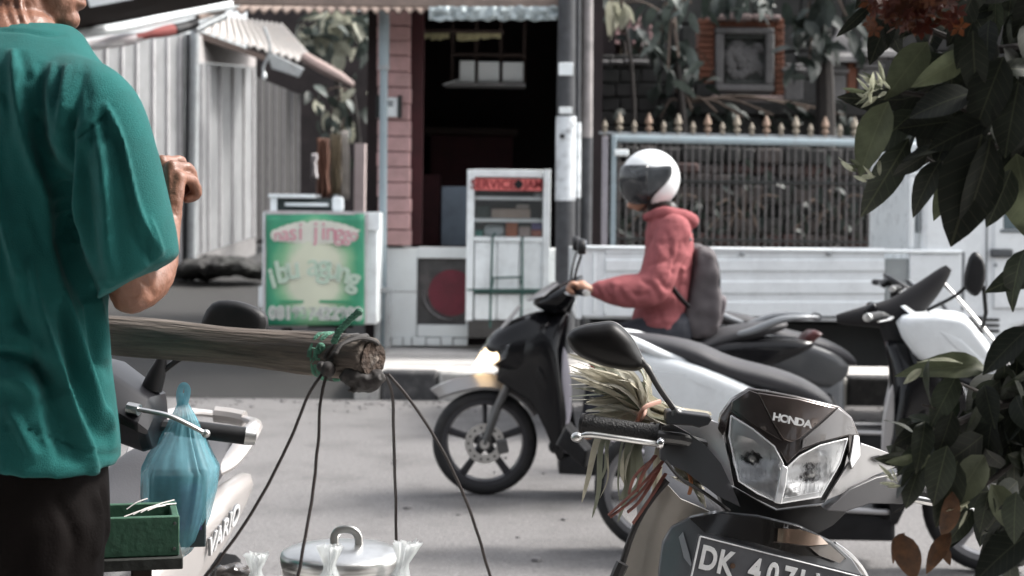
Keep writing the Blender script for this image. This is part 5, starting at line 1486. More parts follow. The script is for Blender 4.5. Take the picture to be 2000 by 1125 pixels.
# ---- the vendor in the green shirt, back to the camera
shirt_m = M('green_shirt', (0.0125, 0.090, 0.086), 0.9, var=.14, scale=14, bump=.3, bscale=520, spec=.1, sheen=.06)
pants_m = M('dark_brown_trousers', (0.0065, 0.0052, 0.005), 0.92, spec=.08, var=.25, bump=.12, bscale=220)
YM = 2.56
man = thing('person', 'street vendor in a loose green shirt seen from behind, fist raised', 'person', (P(25, 800, YM).x, YM, 0.2))
fa_ = R(42)
fv = Vector((sin(fa_), cos(fa_), 0)); rv = Vector((cos(fa_), -sin(fa_), 0))     # facing, and his right hand side
def V(px, py, dy=0.0): return P(px, py, YM + dy)
sh1 = MB()
C0 = lambda py, dx=0: V(25 + dx, py)
sh1.loft([ring(C0(47, 8) + fv * .02, rv, fv, .062, .066), ring(C0(62, 4) + fv * .015, rv, fv, .095, .088, dz=-.05), ring(C0(88), rv, fv, .148, .108, dz=-.17), ring(C0(120), rv, fv, .184, .124, dz=-.16), ring(C0(190), rv, fv, .190, .130, dz=-.02),
          ring(C0(300), rv, fv, .190, .134), ring(C0(450, -6), rv, fv, .183, .136), ring(C0(600, -10), rv, fv, .176, .134), ring(C0(700, -6), rv, fv, .178, .136), ring(C0(775, -2), rv, fv, .184, .140, dz=-.1), ring(C0(830, 0), rv, fv, .188, .143, dz=-.16), ring(C0(858, 0), rv, fv, .190, .145, dz=-.20)])
slv = [V(118, 175, -.06), V(178, 222, -.125), V(208, 320, -.14), V(232, 420, -.13), V(255, 500, -.12), V(268, 543, -.115)]
sp = spline([(*p, r_) for p, r_ in zip(slv, (.060, .075, .077, .076, .073, .070))], 6)
fr = frames([Vector(q[:3]) for q in sp])
rings = []
axv = Vector((.52, 0, -.85)).normalized()
for i, (c, x_, y_, t_) in enumerate(fr):
    k = max(0, (i - len(fr) * .55) / (len(fr) * .45))
    tt_ = t_.lerp(axv, k).normalized()
    vy = Vector((0, 1, 0)); vy = (vy - tt_ * vy.dot(tt_)).normalized(); vx = vy.cross(tt_).normalized()
    r_ = sp[i][3]
    rings.append(ring(c, vx, vy, r_ * .98, r_ * 1.0, 24))
sh1.loft(rings)
# left sleeve, mirrored, hidden by the body
slL = [C0(150) - rv * .15, C0(250) - rv * .19 + fv * .03, C0(400) - rv * .20 + fv * .07, C0(500) - rv * .19 + fv * .10]
limb(sh1, slL, [.068, .072, .072, .07], 16)
shirt, ns = evaluated_mesh(sh1, .0055, 16, .5)
facing = lambda n: max(0.0, min(1.0, (-n.y + .35) * 1.4))
cloth_noise(shirt, ns, .0035, (9, 9, 4.0), 2)
folds = [([(205, 200), (232, 262), (248, 330), (268, 410), (308, 495)], .016, 12, .5),
         ([(222, 250), (240, 330), (256, 410), (284, 500)], -.010, 9),
         ([(190, 235), (200, 310), (208, 400), (213, 480), (224, 550)], .015, 14, .6),
         ([(160, 280), (166, 370), (172, 460), (184, 550)], -.014, 17),
         ([(136, 215), (126, 290), (118, 370), (126, 450), (146, 530), (178, 592)], -.034, 17),
         ([(150, 330), (146, 410), (152, 480), (172, 550)], .010, 10),
         ([(224, 203), (203, 222), (186, 240), (160, 262), (140, 280)], -.006, 4),
         ([(212, 212), (207, 240), (208, 275)], -.006, 5), ([(199, 226), (196, 250), (197, 285)], -.005, 4), ([(184, 240), (180, 262), (180, 290)], -.005, 5),
         ([(26, 95), (32, 160), (44, 230), (64, 305), (96, 390), (120, 470)], .019, 14, .45),
         ([(62, 215), (80, 300), (110, 390), (132, 480)], -.013, 15),
         ([(103, 120), (101, 180), (106, 250)], .008, 9), ([(132, 125), (122, 200), (116, 270)], .010, 9), ([(160, 140), (150, 195), (138, 250)], -.008, 9), ([(116, 130), (111, 190), (112, 250)], -.007, 8), ([(80, 120), (76, 190), (86, 260)], -.007, 9),
         ([(-10, 330), (12, 450), (38, 560), (72, 670), (108, 760)], .014, 17, .6), ([(-10, 430), (14, 540), (44, 650), (70, 720)], -.012, 17),
         ([(60, 500), (82, 610), (112, 710), (142, 800), (170, 870), (190, 930)], .022, 14, .55),
         ([(36, 540), (60, 650), (90, 750), (122, 830), (150, 910)], -.016, 18),
         ([(128, 560), (154, 670), (182, 760), (212, 840)], .018, 12, .6), ([(112, 590), (136, 690), (162, 785), (194, 870)], -.014, 13),
         ([(168, 580), (188, 670), (202, 740), (212, 800)], -.016, 11), ([(192, 570), (203, 640), (214, 710)], .010, 8),
         ([(-30, 688), (30, 696), (78, 722), (122, 768)], -.020, 12), ([(-30, 735), (30, 742), (80, 780)], .012, 16), ([(20, 640), (60, 668), (100, 712)], .008, 11),
         ([(200, 780), (216, 830), (226, 885)], .010, 8), ([(10, 790), (46, 850), (70, 900)], .010, 12), ([(90, 800), (110, 860), (124, 905)], -.008, 10), ([(196, 700), (212, 720), (224, 745)], -.008, 7),
         ([(-20, 826), (60, 840), (125, 862), (190, 888), (240, 880)], -.005, 3.0), ([(194, 574), (244, 556), (290, 528), (336, 490)], -.0045, 3.0),
         ([(292, 425), (305, 465), (316, 500)], .008, 5), ([(278, 440), (290, 485), (298, 520)], -.007, 5), ([(-10, 60), (50, 61), (90, 68), (132, 66)], -.004, 4)]
random.seed(11)
for i in range(46):      # small pulls that follow the hang of the cloth
    px, py = random.uniform(-20, 220), random.uniform(90, 880)
    L_ = random.uniform(40, 120); dx_ = random.uniform(.05, .38) if px < 170 else random.uniform(-.05, .25)
    folds.append(([(px, py), (px + dx_ * L_ * .5 + random.uniform(-4, 4), py + L_ * .5), (px + dx_ * L_, py + L_)], random.choice((-1, 1)) * random.uniform(.0015, .0045), random.uniform(5, 11), random.uniform(.5, 1)))
wrinkle(shirt, ns, proj, folds, facing)
shirt.build('shirt', shirt_m, man, angle=180)
# body
b = MB()
hc2 = V(40, -100, .03)
hf = Vector((.93, .36, 0)).normalized(); hr_ = Vector((hf.y, -hf.x, 0))
RH = Matrix((hf, -hr_, Vector((0, 0, 1)))).transposed()
b.ell(hc2, (.098, .076, .112), 20, 16, RH)
b.ell(hc2 + hf * .038 - Vector((0, 0, .068)), (.056, .056, .058), 16, 12, RH)
b.ell(hc2 + hf * .068 - Vector((0, 0, .108)), (.026, .032, .02), 12, 8, RH)
b.ell(hc2 + hf * .088 - Vector((0, 0, .068)), (.018, .028, .010), 10, 8, RH)
b.ell(hc2 + hf * .086 - Vector((0, 0, .083)), (.017, .026, .009), 10, 8, RH)
b.ell(hc2 + hf * .105 - Vector((0, 0, .025)), (.02, .016, .026), 10, 8, RH)
for sg in (-1, 1): b.ell(hc2 + hr_ * .078 * sg - hf * .012 - Vector((0, 0, .015)), (.022, .012, .034), 10, 8, RH)
limb(b, [V(34, -50, .03), V(32, 0, .02), V(30, 55, .02), V(25, 110)], [.058, .056, .058, .085], 18)
for dx in (-26, -8, 14): limb(b, [V(30 + dx * .5, -20, -.025), V(26 + dx, 40, -.04), V(22 + dx * 1.4, 70, -.05)], [.006, .008, .008], 8)
b.loft([ring(C0(110), rv, fv, .08, .06), ring(C0(160), rv, fv, .13, .07), ring(C0(350), rv, fv, .115, .07), ring(C0(650), rv, fv, .115, .07), ring(C0(900), rv, fv, .115, .08), ring(C0(1000), rv, fv, .10, .08)])
el_ = V(262, 566, -.06); wr_ = V(322, 436, .10)
limb(b, [V(160, 175, -.09), V(208, 330, -.12), V(245, 480, -.09), V(258, 562, -.07)], [.045, .044, .042, .037], 16)
limb(b, [V(258, 566, -.07), V(285, 540, -.02), V(306, 490, .04), wr_], [.037, .042, .036, .026], 16)
pc = V(322, 372, .13)
# right fist: four metacarpal ridges, knuckles, folded fingers and the thumb laid across them
KN = [V(298, 321, .155), V(316, 316, .135), V(335, 326, .120), V(349, 346, .115)]
wc = V(324, 428, .102)
for i, k_ in enumerate(KN):
    rt = wc + Vector((-.012 + .008 * i, .012 - .006 * i, .0))
    limb(b, [rt, rt.lerp(k_, .55) + Vector((.002, -.003, 0)), k_], [.0135, .0125, .0118], 10, 1.0, 4)
    ln = (.040, .044, .041, .033)[i]
    d1 = Vector((.50, .80, .12 - .10 * i)).normalized(); d2 = Vector((.20, .45, -.87)).normalized(); d3 = Vector((-.70, -.35, -.45)).normalized()
    p1 = k_ + d1 * ln; p2 = p1 + d2 * ln * .72; p3 = p2 + d3 * ln * .55
    limb(b, [k_, k_.lerp(p1, .5) + Vector((0, 0, .001)), p1, p2, p3], [.0118, .0098, .0104, .0092, .0080], 10, 1.0, 4)
limb(b, [wc, V(318, 385, .125), V(322, 345, .13)], [.022, .024, .018], 12)
limb(b, [wc + Vector((-.016, .03, .004)), V(296, 378, .175), V(287, 340, .19), V(286, 312, .20)], [.015, .0145, .0115, .009], 10, 1.0, 4)
lw = C0(640) - rv * .10 + fv * .26; lp = P(60, 640, 3.03)
limb(b, [C0(160) - rv * .16, C0(330) - rv * .19 + fv * .04, C0(520) - rv * .18 + fv * .06], [.055, .048, .04])
limb(b, [C0(520) - rv * .18 + fv * .06, C0(590) - rv * .13 + fv * .17, lp + Vector((-.03, -.02, .05))], [.04, .036, .027])
hand(b, lp + Vector((-.03, -.02, .05)), lp + Vector((.0, .0, .045)), [lp + Vector((.0 + .02 * i - .02, .03, .045)) for i in range(4)], Vector((0, .8, -.3)).normalized(), Vector((0, -.1, -1)), .075, .0095)
for sg in (-1, 1):
    hip, kn_, an, toe = C0(960) + rv * sg * .09, C0(1480) + rv * sg * .10 + fv * .02, Vector((0, 0, 0)), Vector((0, 0, 0))
    an = Vector((kn_.x, kn_.y, .28)); toe = an + fv * .14 - Vector((0, 0, .045))
    kn_.z = .62
    limb(b, [hip, kn_, an], [.06, .05, .036]); limb(b, [an - Vector((0, 0, .04)), toe], [.036, .03])
bd, ns = evaluated_mesh(b, .0033, 3)
cloth_noise(bd, ns, .0016, (40, 40, 40), 1)
wrinkle(bd, ns, proj, [([(312, 330), (318, 375), (326, 420)], .0030, 4), ([(330, 335), (332, 380), (332, 420)], .0026, 4), ([(297, 335), (308, 380), (318, 420)], -.002, 5), ([(300, 500), (312, 455), (326, 432)], .0025, 4),
                       ([(8, 0), (16, 30), (26, 56)], -.003, 4), ([(28, 0), (36, 30), (48, 58)], -.0035, 4), ([(48, 0), (55, 25), (66, 52)], -.004, 5), ([(268, 545), (290, 560), (300, 585)], -.004, 8)], facing)
bd.build('body', skin_tan, man, angle=180)
hm = MB(); hm.ell(hc2 - hf * .012 + Vector((0, 0, .025)), (.102, .082, .105), 18, 14, RH)
hm.f = [f for f in hm.f if (lambda d: d.z > -.02 or d.dot(hf) < -.03)(sum((hm.v[i] for i in f), Vector()) / len(f) - hc2)]
o = hm.build('hair', hair_m, man); md = o.modifiers.new('s', 'SOLIDIFY'); md.thickness = .012
cm = MB(); 0 and cm.tube(spline([(c_ + fv * .02) for c_ in ring(C0(51, 8), rv, fv, .063, .067, 20)] , 2, True) , .0105, 8, cap=False)
pass
# trousers
t = MB()
t.loft([ring(C0(835), rv, fv, .160, .125), ring(C0(930), rv, fv, .166, .128), ring(C0(1020), rv, fv, .168, .130), ring(C0(1075), rv, fv, .160, .12)])
for sg in (-1, 1):
    hip = C0(1000) + rv * sg * .085; k1 = Vector((hip.x, hip.y, .62)) + rv * sg * .012; a1 = Vector((k1.x, k1.y, .26))
    limb(t, [hip, hip.lerp(k1, .5), k1, a1], [.092, .088, .075, .07], 18)
tt, ns = evaluated_mesh(t, .008, 4); cloth_noise(tt, ns, .006, (9, 9, 5), 4)
wrinkle(tt, ns, proj, [([(186, 960), (196, 1030), (188, 1090)], .012, 8), ([(205, 940), (208, 1040), (204, 1125)], .010, 7), ([(198, 950), (202, 1040), (198, 1125)], -.010, 5), ([(100, 960), (150, 1060), (120, 1125)], -.008, 14)], facing)
tt.build('trousers', pants_m, man, angle=180)
for sg in (-1, 1):
    k1 = C0(1000) + rv * sg * .097; m = MB()
    limb(m, [Vector((k1.x, k1.y, .235)) - fv * .03, Vector((k1.x, k1.y, .232)) + fv * .07, Vector((k1.x, k1.y, .228)) + fv * .16], [.036, .04, .03], 12)
    m.build('sandal', black_plastic, man)
# ------------------------------------------------------------------ unseen roof and wall added to shade the vendor's back
ver = thing('veranda', 'tiled veranda roof and wall of the near side shop above the pavement', 'building', (0, -2.5, 0.2))
MB().mm(-9, 9, -2.9, -2.7, .2, 3.6).build('wall', M('near_wall', (.16, .14, .12), .9, var=.2), ver)
MB().add([(-9, -2.8, 3.9), (9, -2.8, 3.9), (9, 1.75, 3.0), (-9, 1.75, 3.0), (-9, -2.8, 4.0), (9, -2.8, 4.0), (9, 1.75, 3.1), (-9, 1.75, 3.1)],
         [(0, 1, 2, 3), (7, 6, 5, 4), (0, 4, 5, 1), (1, 5, 6, 2), (2, 6, 7, 3), (3, 7, 4, 0)]).build('roof', dark_wood, ver)
for x in (-5, 5): MB().mm(x - .06, x + .06, 1.5, 1.62, .2, 3.05).build('post', dark_wood, ver)

# ------------------------------------------------------------------ parked scooter on the left, facing the camera
YAW = math.atan2(-.99, -.14)
vs_ = thing('motor_scooter', 'silver and black motor scooter parked beside the vendor, blue bag on its bar', 'motor scooter', (-.965, 3.31, 0.0), rz=YAW, rx=R(-7), ry=R(-2.2))
scooter(vs_, black_gloss, M('pearl_panel', (0.33, 0.31, 0.30), .3, var=.05, coat=.5), silver_paint, grey_panel, cowl_paint=M('cowl_black', (.008, .008, .010), .35, coat=.12, spec=.35), nose_w=.72, tail_h=.62, mbase=.20, mz=1.07, mir=(.10, .085), tail_lens=silver_paint, skip=('cowl', 'lever', 'tail'))
cw = []
for y_, sc_, dz in ((-.23, .45, -.04), (-.215, .68, -.03), (-.12, .85, 0), (0, .9, .005), (.12, .85, 0), (.215, .68, -.03), (.23, .45, -.04)):
    cw.append([(.27 + (x_ - .27) * sc_, y_, 1.02 + dz + (z_ - 1.02) * sc_) for x_, z_ in ((.15, 1.075), (.17, 1.10), (.29, 1.095), (.315, 1.085), (.365, 1.03), (.36, 1.01), (.30, .955), (.28, .945), (.19, .955), (.16, .98))])
MB(local=True).loft(cw).build('handlebar_cowl', M('cowl_black', (.008, .008, .010), .35, coat=.12, spec=.35), vs_, angle=30, bevel=.004)
MB(local=True).lathe([(.020, -.01), (.017, .02), (.012, .04), (.009, .055)], 12, (.235, .20, 1.06), (0, .2, 1)).build('mirror_boot', black_plastic, vs_)
tb = MB(local=True)
put_text(tb, 'VARIO', (-.47, .164, .665), (-.96, 0, .28), (.28, 0, .96), .064, .003, .001, shear=.25, squash=1.1)
tb.build('lettering', M('silver_letters', (.70, .70, .70), .3, .3), vs_)
tb = MB(local=True)
put_text(tb, 'VARIO', (-.47, .162, .665), (-.96, 0, .28), (.28, 0, .96), .064, .002, .0016, shear=.25, squash=1.1)
tb.build('lettering_shadow', grey_panel, vs_)

# blue plastic bag on the handlebar
bag_m = M('blue_plastic', (0.16, 0.40, 0.47), .22, var=.2, scale=18, alpha=.42, translucent=.25)
YBG = 3.07
bagt = thing('plastic_bag', 'thin blue plastic carrier bag hanging from the scooter handlebar', 'bag', P(355, 790, YBG))
spec_ = [(768, 350, 363, .007), (776, 351, 362, .006), (790, 346, 370, .012), (815, 334, 384, .024), (850, 314, 400, .04), (885, 292, 414, .055), (908, 280, 426, .066), (918, 279, 427, .068), (960, 279, 421, .07), (1010, 283, 408, .068), (1050, 296, 392, .055), (1078, 326, 372, .03), (1086, 345, 362, .01)]
rings = []
for k, (py, a, b_, d) in enumerate(spec_):
    ca = P((a + b_) / 2, py, YBG); hw = (b_ - a) / 2 * YBG / F
    rg = []
    for q in range(96):
        t = 2 * pi * q / 96
        cr_ = (abs(((q * 15 / 96 + .25 * sin(q * .7)) % 1) - .5) * 2)          # sharp pleats gathered at the knot
        pl = 1 - (.26 if 1 < k < 7 else .07) * cr_ * (.5 + .5 * noise.noise((q * .13, 3, k * .15))) + .05 * noise.noise((q * .25, k * .4, 1))
        ct, st_ = cos(t), sin(t)
        pw = 1 if k < 5 else .72
        rg.append((ca.x + hw * abs(ct) ** pw * (1 if ct > 0 else -1) * (pl if abs(ct) < .95 else 1), ca.y + d * abs(st_) ** pw * (1 if st_ > 0 else -1) * pl, ca.z + .004 * noise.noise((q * .2, k, 7))))
    rings.append(rg)
MB().loft(rings, cap=False).build('bag', bag_m, bagt, angle=80)
hl_ = []
for (px, py, w) in ((352, 792, .006), (350, 772, .005), (354, 756, .007), (361, 753, .007), (366, 760, .006), (365, 774, .005), (360, 790, .006)): hl_.append(P(px, py, YBG - .012))
MB().tube(spline(hl_, 5), .006, 8, flat=.35).build('handle', bag_m, bagt)
cart_m = M('dark_carton', (0.022, 0.034, 0.038), .6, var=.3)
c_ = P(348, 985, YBG)
tx = thing('carton', 'dark printed carton inside the blue plastic bag', 'carton', (c_.x, c_.y, P(352, 1062, YBG).z), rz=R(10))
MB(local=True).box((0, 0, .067), (.104, .075, .134)).build('box', cart_m, tx, bevel=.003)
MB(local=True).box((.024, -.0385, .075), (.040, .001, .085)).build('print', M('purple_print', (.07, .05, .16), .5, var=.5, scale=40), tx)

MB().tube(spline([P(258, 798, 2.975), P(290, 803, 2.965), P(330, 812, 2.96), P(366, 828, 2.962), P(400, 846, 2.97)], 6), [.0075, .007, .0065] + [.006] * 22, 10, flat=.75).build('brake_lever', alu, vs_)
MB().ell(P(402, 847, 2.97), (.0085, .008, .008), 12, 8).build('lever_ball', alu, vs_)
MB().tube([P(250, 796, 2.98), P(272, 801, 2.975)], .011, 10).build('lever_pivot', alu, vs_)
# green wooden box on a dark stand beside the vendor
green_wood = M('green_painted_wood', (0.028, 0.085, 0.052), .75, var=.25, scale=16, dirt=(.012, .03, .02), dscale=12, damt=.6, bump=.15, bscale=80)
YGB = 2.74
cr_ = P(350, 1085, YGB); zt, zb = P(300, 1007, YGB).z, cr_.z
BR = R(14)                                      # turned so that its right end looks away from the street
gb = thing('green_box', 'open green painted wooden box holding thin paper slips', 'box', (cr_.x, YGB, zb), rz=BR)
hB = zt - zb
def GBX(x0, x1, y0, y1, z0_, z1_, name, mat, parent=gb): return MB(local=True).mm(x0, x1, y0, y1, z0_, z1_).build(name, mat, parent, bevel=.002)
GBX(-.30, 0, 0, .012, 0, hB, 'front_board', green_wood); GBX(-.30, 0, .125, .137, 0, hB, 'back_board', green_wood)
GBX(-.012, 0, .0125, .1245, 0, hB - .004, 'end_board', green_wood); GBX(-.30, -.288, .0125, .1245, 0, hB, 'end_board', green_wood)
GBX(-.287, -.0125, .0125, .1245, .001, .010, 'bottom_board', green_wood)
for yy in (.004, .129): 
    for zz in (.012, hB - .012): MB(local=True).lathe([(0, 0), (.0028, 0), (.0025, .0012), (0, .0015)], 8, (-.008, -.0005 if yy < .1 else .1375, zz), (0, -1 if yy < .1 else 1, 0)).build('nail', steel_dark, gb)
paper = M('paper_slips', (.62, .58, .56), .8, var=.08)
MG = base_matrix((cr_.x, YGB, zb), BR)
for i, (x0, x1, up, lab) in enumerate(((-.09, -.022, .012, 'longest white paper slip, lying lowest along the green box'), (-.075, -.03, .010, 'white paper slip curling up in the middle of the green box'), (-.062, -.006, .015, 'white paper slip pointing highest over the right end of the green box'),
                                       (-.05, -.002, .006, 'flat white paper slip reaching past the right corner of the green box'), (-.085, -.05, .013, 'short pale paper slip at the left of the bunch in the green box'))):
    A0 = MG @ Vector((x0, .03 + .017 * i, hB - .004)); B0 = MG @ Vector((x1, .035 + .016 * i, hB + up))
    MB().tube(spline([A0, A0.lerp(B0, .5) + Vector((0, 0, .003)), B0], 4), .0038, 6, flat=.22).build('paper_slip', paper, None, label=lab, cat='paper', group='paper slips in the green box')
std = thing('dark_stand', 'dark weathered plank stand under the green wooden box', 'stand', (cr_.x, YGB, .2), rz=BR)
hS = zb - .2
GBX(-.32, .006, -.010, .15, hS - .021, hS - .001, 'top_plank', M('black_wood', (.018, .02, .018), .85, var=.5, bump=.3), std)
for xx in (-.29, -.06):
    for yy in (.02, .12): GBX(xx - .016, xx + .016, yy - .016, yy + .016, 0, hS - .022, 'leg', dark_wood, std)

# ------------------------------------------------------------------ carrying pole with its lashing
A, Bq = P(-420, 612, 3.52), P(722, 701, 2.47)
wood = M('pole_wood', (0.075, 0.060, 0.050), .8, var=.65, scale=4, stretch=(.9, 14, 14), rot=tuple((Bq - A).to_track_quat('X', 'Z').to_euler()), bump=.9, bscale=6, dirt=(.20, .165, .135), dscale=2.6, damt=.65)
pts = []; rr = []
N_ = 60
ax = (Bq - A).normalized()
pole = MB()
fr = frames([A.lerp(Bq, i / N_) for i in range(N_ + 1)])
rings = []
for i, (p, x, y, t) in enumerate(fr):
    s_ = i / N_
    r0 = .0325 + .002 * sin(i * .35) + (.001 if i > 54 else 0)
    if i == N_: r0 *= .93
    bow = Vector((0, 0, .008 * sin(pi * s_)))
    rings.append([p + bow + (x * cos(a) + y * sin(a)) * (r0 + .0028 * noise.noise((i * .12, cos(a) * 2.2, sin(a) * 2.2)) + .0012 * noise.noise((i * .1, cos(a) * 9, sin(a) * 9))) for a in [2 * pi * q / 40 for q in range(40)]])
# rough end grain
pole.loft(rings, cap=False)
nv = len(pole.v); lastr = rings[-1]; cc = sum(lastr, Vector()) / len(lastr)
for k_, f_ in enumerate((.86, .6, .3)):
    pole.add([cc + (q - cc) * f_ + ax * (.004 + .004 * k_ * .4 + .0035 * noise.noise(q * 60 + Vector((k_, 0, 0)))) for q in lastr], [])
base0 = (len(rings) - 1) * 40
chain = [base0] + [nv + 40 * k_ for k_ in range(3)]
for a_, b_ in zip(chain, chain[1:]):
    pole.f += [(a_ + q, a_ + (q + 1) % 40, b_ + (q + 1) % 40, b_ + q) for q in range(40)]
pole.f.append(tuple(chain[-1] + q for q in range(40)))
pt = thing('carrying_pole', 'rough wooden carrying pole with a sawn end held by the vendor', 'pole', (P(300, 665, 2.9)))
pole.build('shaft', wood, pt, angle=50)
MB().add([cc + (q - cc) * .80 + ax * (.0085 + .002 * noise.noise(q * 90)) for q in lastr] + [cc + ax * .0075], [(i, (i + 1) % 40, 40) for i in range(40)]).build('end_grain', M('end_grain', (.042, .027, .019), .95, var=.6, scale=90, bump=.9, bscale=130), pt)
def pole_pt(px):
    """point on the pole axis nearest the given picture column"""
    best = min((abs(proj(A.lerp(Bq, q / 400)).x - px), q) for q in range(401))
    return A.lerp(Bq, best[1] / 400)
def band(px, tilt, r, mat, name, parent, rr=.0345, jitter=.0015, turns=1.0):
    c = pole_pt(px); x = ax.cross(Vector((0, 0, 1))).normalized(); y = x.cross(ax).normalized()
    pts = []
    for q in range(int(26 * turns) + 1):
        a = 2 * pi * q / 26
        pts.append(c + (x * cos(a) + y * sin(a)) * (rr + jitter * sin(q * 1.7)) + ax * (tilt * sin(a) + .006 * q / 26))
    return MB().tube(pts, r, 7).build(name, mat, parent)
lash = thing('rope_lashing', 'frayed green rope tied round the pole with its twisted end sticking up', 'rope', pole_pt(640) + Vector((0, 0, .02)))
green_rope = M('green_rope', (0.05, 0.15, 0.10), .8, var=.4, scale=60, bump=.5, bscale=200)
inner = M('inner_tube_rubber', (0.022, 0.019, 0.018), .65, var=.3)
for k_, t_ in ((634, .004), (640, -.006), (646, .008), (652, -.004)):
    band(k_, t_, .0035, green_rope, 'rope_turn', lash)
kn_c = pole_pt(643) + Vector((-.006, -.034, .006))
m = MB(); 
for i in range(7): m.ell(kn_c + Vector((random.uniform(-.010, .010), random.uniform(-.006, .004), random.uniform(-.016, .014))), (.007, .006, .0055), 8, 6)
m2, _ = evaluated_mesh(m, .002, 1); m2.build('knot', green_rope, lash)
for i in range(26):
    d = Vector((random.gauss(0, 1), random.gauss(-.5, .6), random.gauss(.2, 1))).normalized() * random.uniform(.010, .024)
    MB().tube([kn_c, kn_c + d * .6 + Vector((0, 0, .002)), kn_c + d], [.0012, .0009, .0004], 4).build('fibre', green_rope, lash)
e0, e1, e2, e3 = P(652, 668, 2.46), P(662, 648, 2.45), P(680, 628, 2.45), P(701, 609, 2.45)
path = spline([e0, e1, e2, e3], 12); fr = frames(path)
for ph in (0, 2.09, 4.19):
    MB().tube([p + (x * cos(ph + i * .75) + y * sin(ph + i * .75)) * .0030 for i, (p, x, y, t) in enumerate(fr)], .0027, 6).build('rope_strand', green_rope, lash)
MB().ell(e3, (.0065, .006, .006), 8, 6).build('end_knot', green_rope, lash)
rb = thing('rubber_strap', 'black rubber strap wound over the end of the wooden pole', 'strap', pole_pt(690) + Vector((0, 0, .03)))
for px, t_ in ((664, .022), (676, .028)): band(px, t_, .0038, inner, 'strap_turn', rb, .0345)
MB().tube(spline([P(655, 690, 2.42), P(668, 672, 2.43), P(700, 661, 2.45), P(726, 664, 2.46), P(738, 672, 2.47)], 6), .0042, 7, flat=.8).build('strap_loop', inner, rb)
m = MB()
for (px, py, r_) in ((690, 735, .018), (706, 745, .018), (722, 748, .016), (704, 757, .010), (692, 762, .005), (735, 738, .014)):
    m.ell(P(px, py, 2.46), (r_ * 1.1, r_, r_ * .9), 10, 8)
limb(m, [P(704, 757, 2.455), P(690, 762, 2.45), P(681, 763, 2.45)], [.007, .004, .002], 8)
m2, ns = evaluated_mesh(m, .0025, 2); cloth_noise(m2, ns, .003, (90, 90, 90), 1); m2.build('rubber_bundle', inner, rb)
m = MB(); m.ell(P(640, 722, 2.46), (.012, .014, .013), 10, 8); m.ell(P(628, 716, 2.46), (.008, .01, .008), 8, 6)
m.build('wire_knot', inner, rb)
# four wires down to the load
wire_m = M('black_wire', (0.02, 0.014, 0.013), .5, var=.3)
for lab, pts in (('first wire from the left, slanting from the pole down to the tray', [(632, 726, 2.46), (602, 772, 2.44), (576, 838, 2.42), (532, 930, 2.40), (480, 1020, 2.38), (432, 1088, 2.36), (400, 1130, 2.35), (372, 1172, 2.34)]),
                 ('second wire from the left, hanging in front of the pot', [(638, 728, 2.455), (626, 785, 2.44), (621, 870, 2.42), (611, 960, 2.40), (596, 1050, 2.37), (583, 1120, 2.35), (576, 1166, 2.34)]),
                 ('third wire from the left, running straight down behind the pot lid', [(752, 732, 2.47), (766, 772, 2.50), (769, 850, 2.56), (772, 950, 2.62), (774, 1060, 2.70), (775, 1120, 2.73)]),
                 ('fourth wire, bowing out to the right of the pot', [(758, 730, 2.465), (800, 780, 2.48), (842, 842, 2.50), (880, 910, 2.52), (916, 992, 2.55), (944, 1080, 2.58), (962, 1140, 2.60), (975, 1178, 2.61)])):
    pts3 = [P(*q) for q in spline([tuple(q) for q in pts], 5)]
    pts3 = [p + Vector((.0012 * noise.noise((i * .4, 0, len(lab))), 0, 0)) for i, p in enumerate(pts3)]
    MB().tube(pts3, .0025, 7).build('black_wire', wire_m, None, label='black ' + lab, cat='wire', group='wires from the pole to the load')

# ------------------------------------------------------------------ the load: tray, pot, plastic bags
YL = 2.55
pc_ = P(668, 1075, YL)
z0 = pc_.z - .197
tray = thing('enamel_tray', 'wide white enamel tray carrying the aluminium pot', 'tray', (pc_.x, YL, z0))
MB().lathe([(0, 0), (.15, 0), (.172, .02), (.186, .085), (.192, .092), (.190, .096), (.181, .09), (.166, .026), (.148, .008), (0, .008)], 56, (pc_.x - .01, YL + .02, z0 + .02)).build('bowl', M('white_enamel', (.66, .65, .64), .3, coat=.4, var=.05), tray)
cst = thing('load_stand', 'wooden slatted stand below the enamel tray', 'stand', (pc_.x, YL, .2))
for sx in (-.16, .16):
    for sy in (-.16, .16):
        MB().mm(pc_.x + sx - .018, pc_.x + sx + .018, YL + sy - .018, YL + sy + .018, .2, z0).build('leg', bark, cst)
MB().mm(pc_.x - .2, pc_.x + .2, YL - .2, YL + .2, z0 + .001, z0 + .018).build('top', bark, cst)
pot = thing('cooking_pot', 'dented aluminium pot with a lid and arched handle', 'pot', (pc_.x, YL, z0 + .028))
zl = pc_.z
MB().lathe([(0, z0 + .03 - zl), (.085, z0 + .03 - zl), (.090, z0 + .04 - zl), (.0925, -.02), (.0955, -.018), (.0955, -.013), (.0925, -.0125)], 56, pc_).build('pot_body', M('brushed_aluminium', (.50, .50, .49), .30, 1.0, var=.12, scale=10, stretch=(1, 1, 30), bump=.05), pot)
lidm = MB().lathe([(.0945, -.022), (.0960, -.012), (.0945, -.004), (.090, -.001), (.080, .003), (.05, .008), (0, .0105)], 56, pc_)
lidm.v = [p + Vector((0, 0, .0012 * noise.noise(p * 30))) for p in lidm.v]
lid = lidm.build('lid', alu, pot, angle=50)
hp = [P(654, 1070, YL), P(653, 1050, YL), P(660, 1038, YL), P(676, 1034, YL), P(692, 1038, YL), P(700, 1050, YL), P(701, 1069, YL)]
MB().tube(spline(hp, 6), .0065, 8, flat=.45).build('lid_handle', alu, lid)
for px in (651, 704): MB().box(P(px, 1070, YL), (.018, .012, .002)).build('handle_foot', alu, lid)
clearp = M('clear_plastic', (.80, .82, .82), .22, var=.05, alpha=.55, trans=.3, translucent=.5)
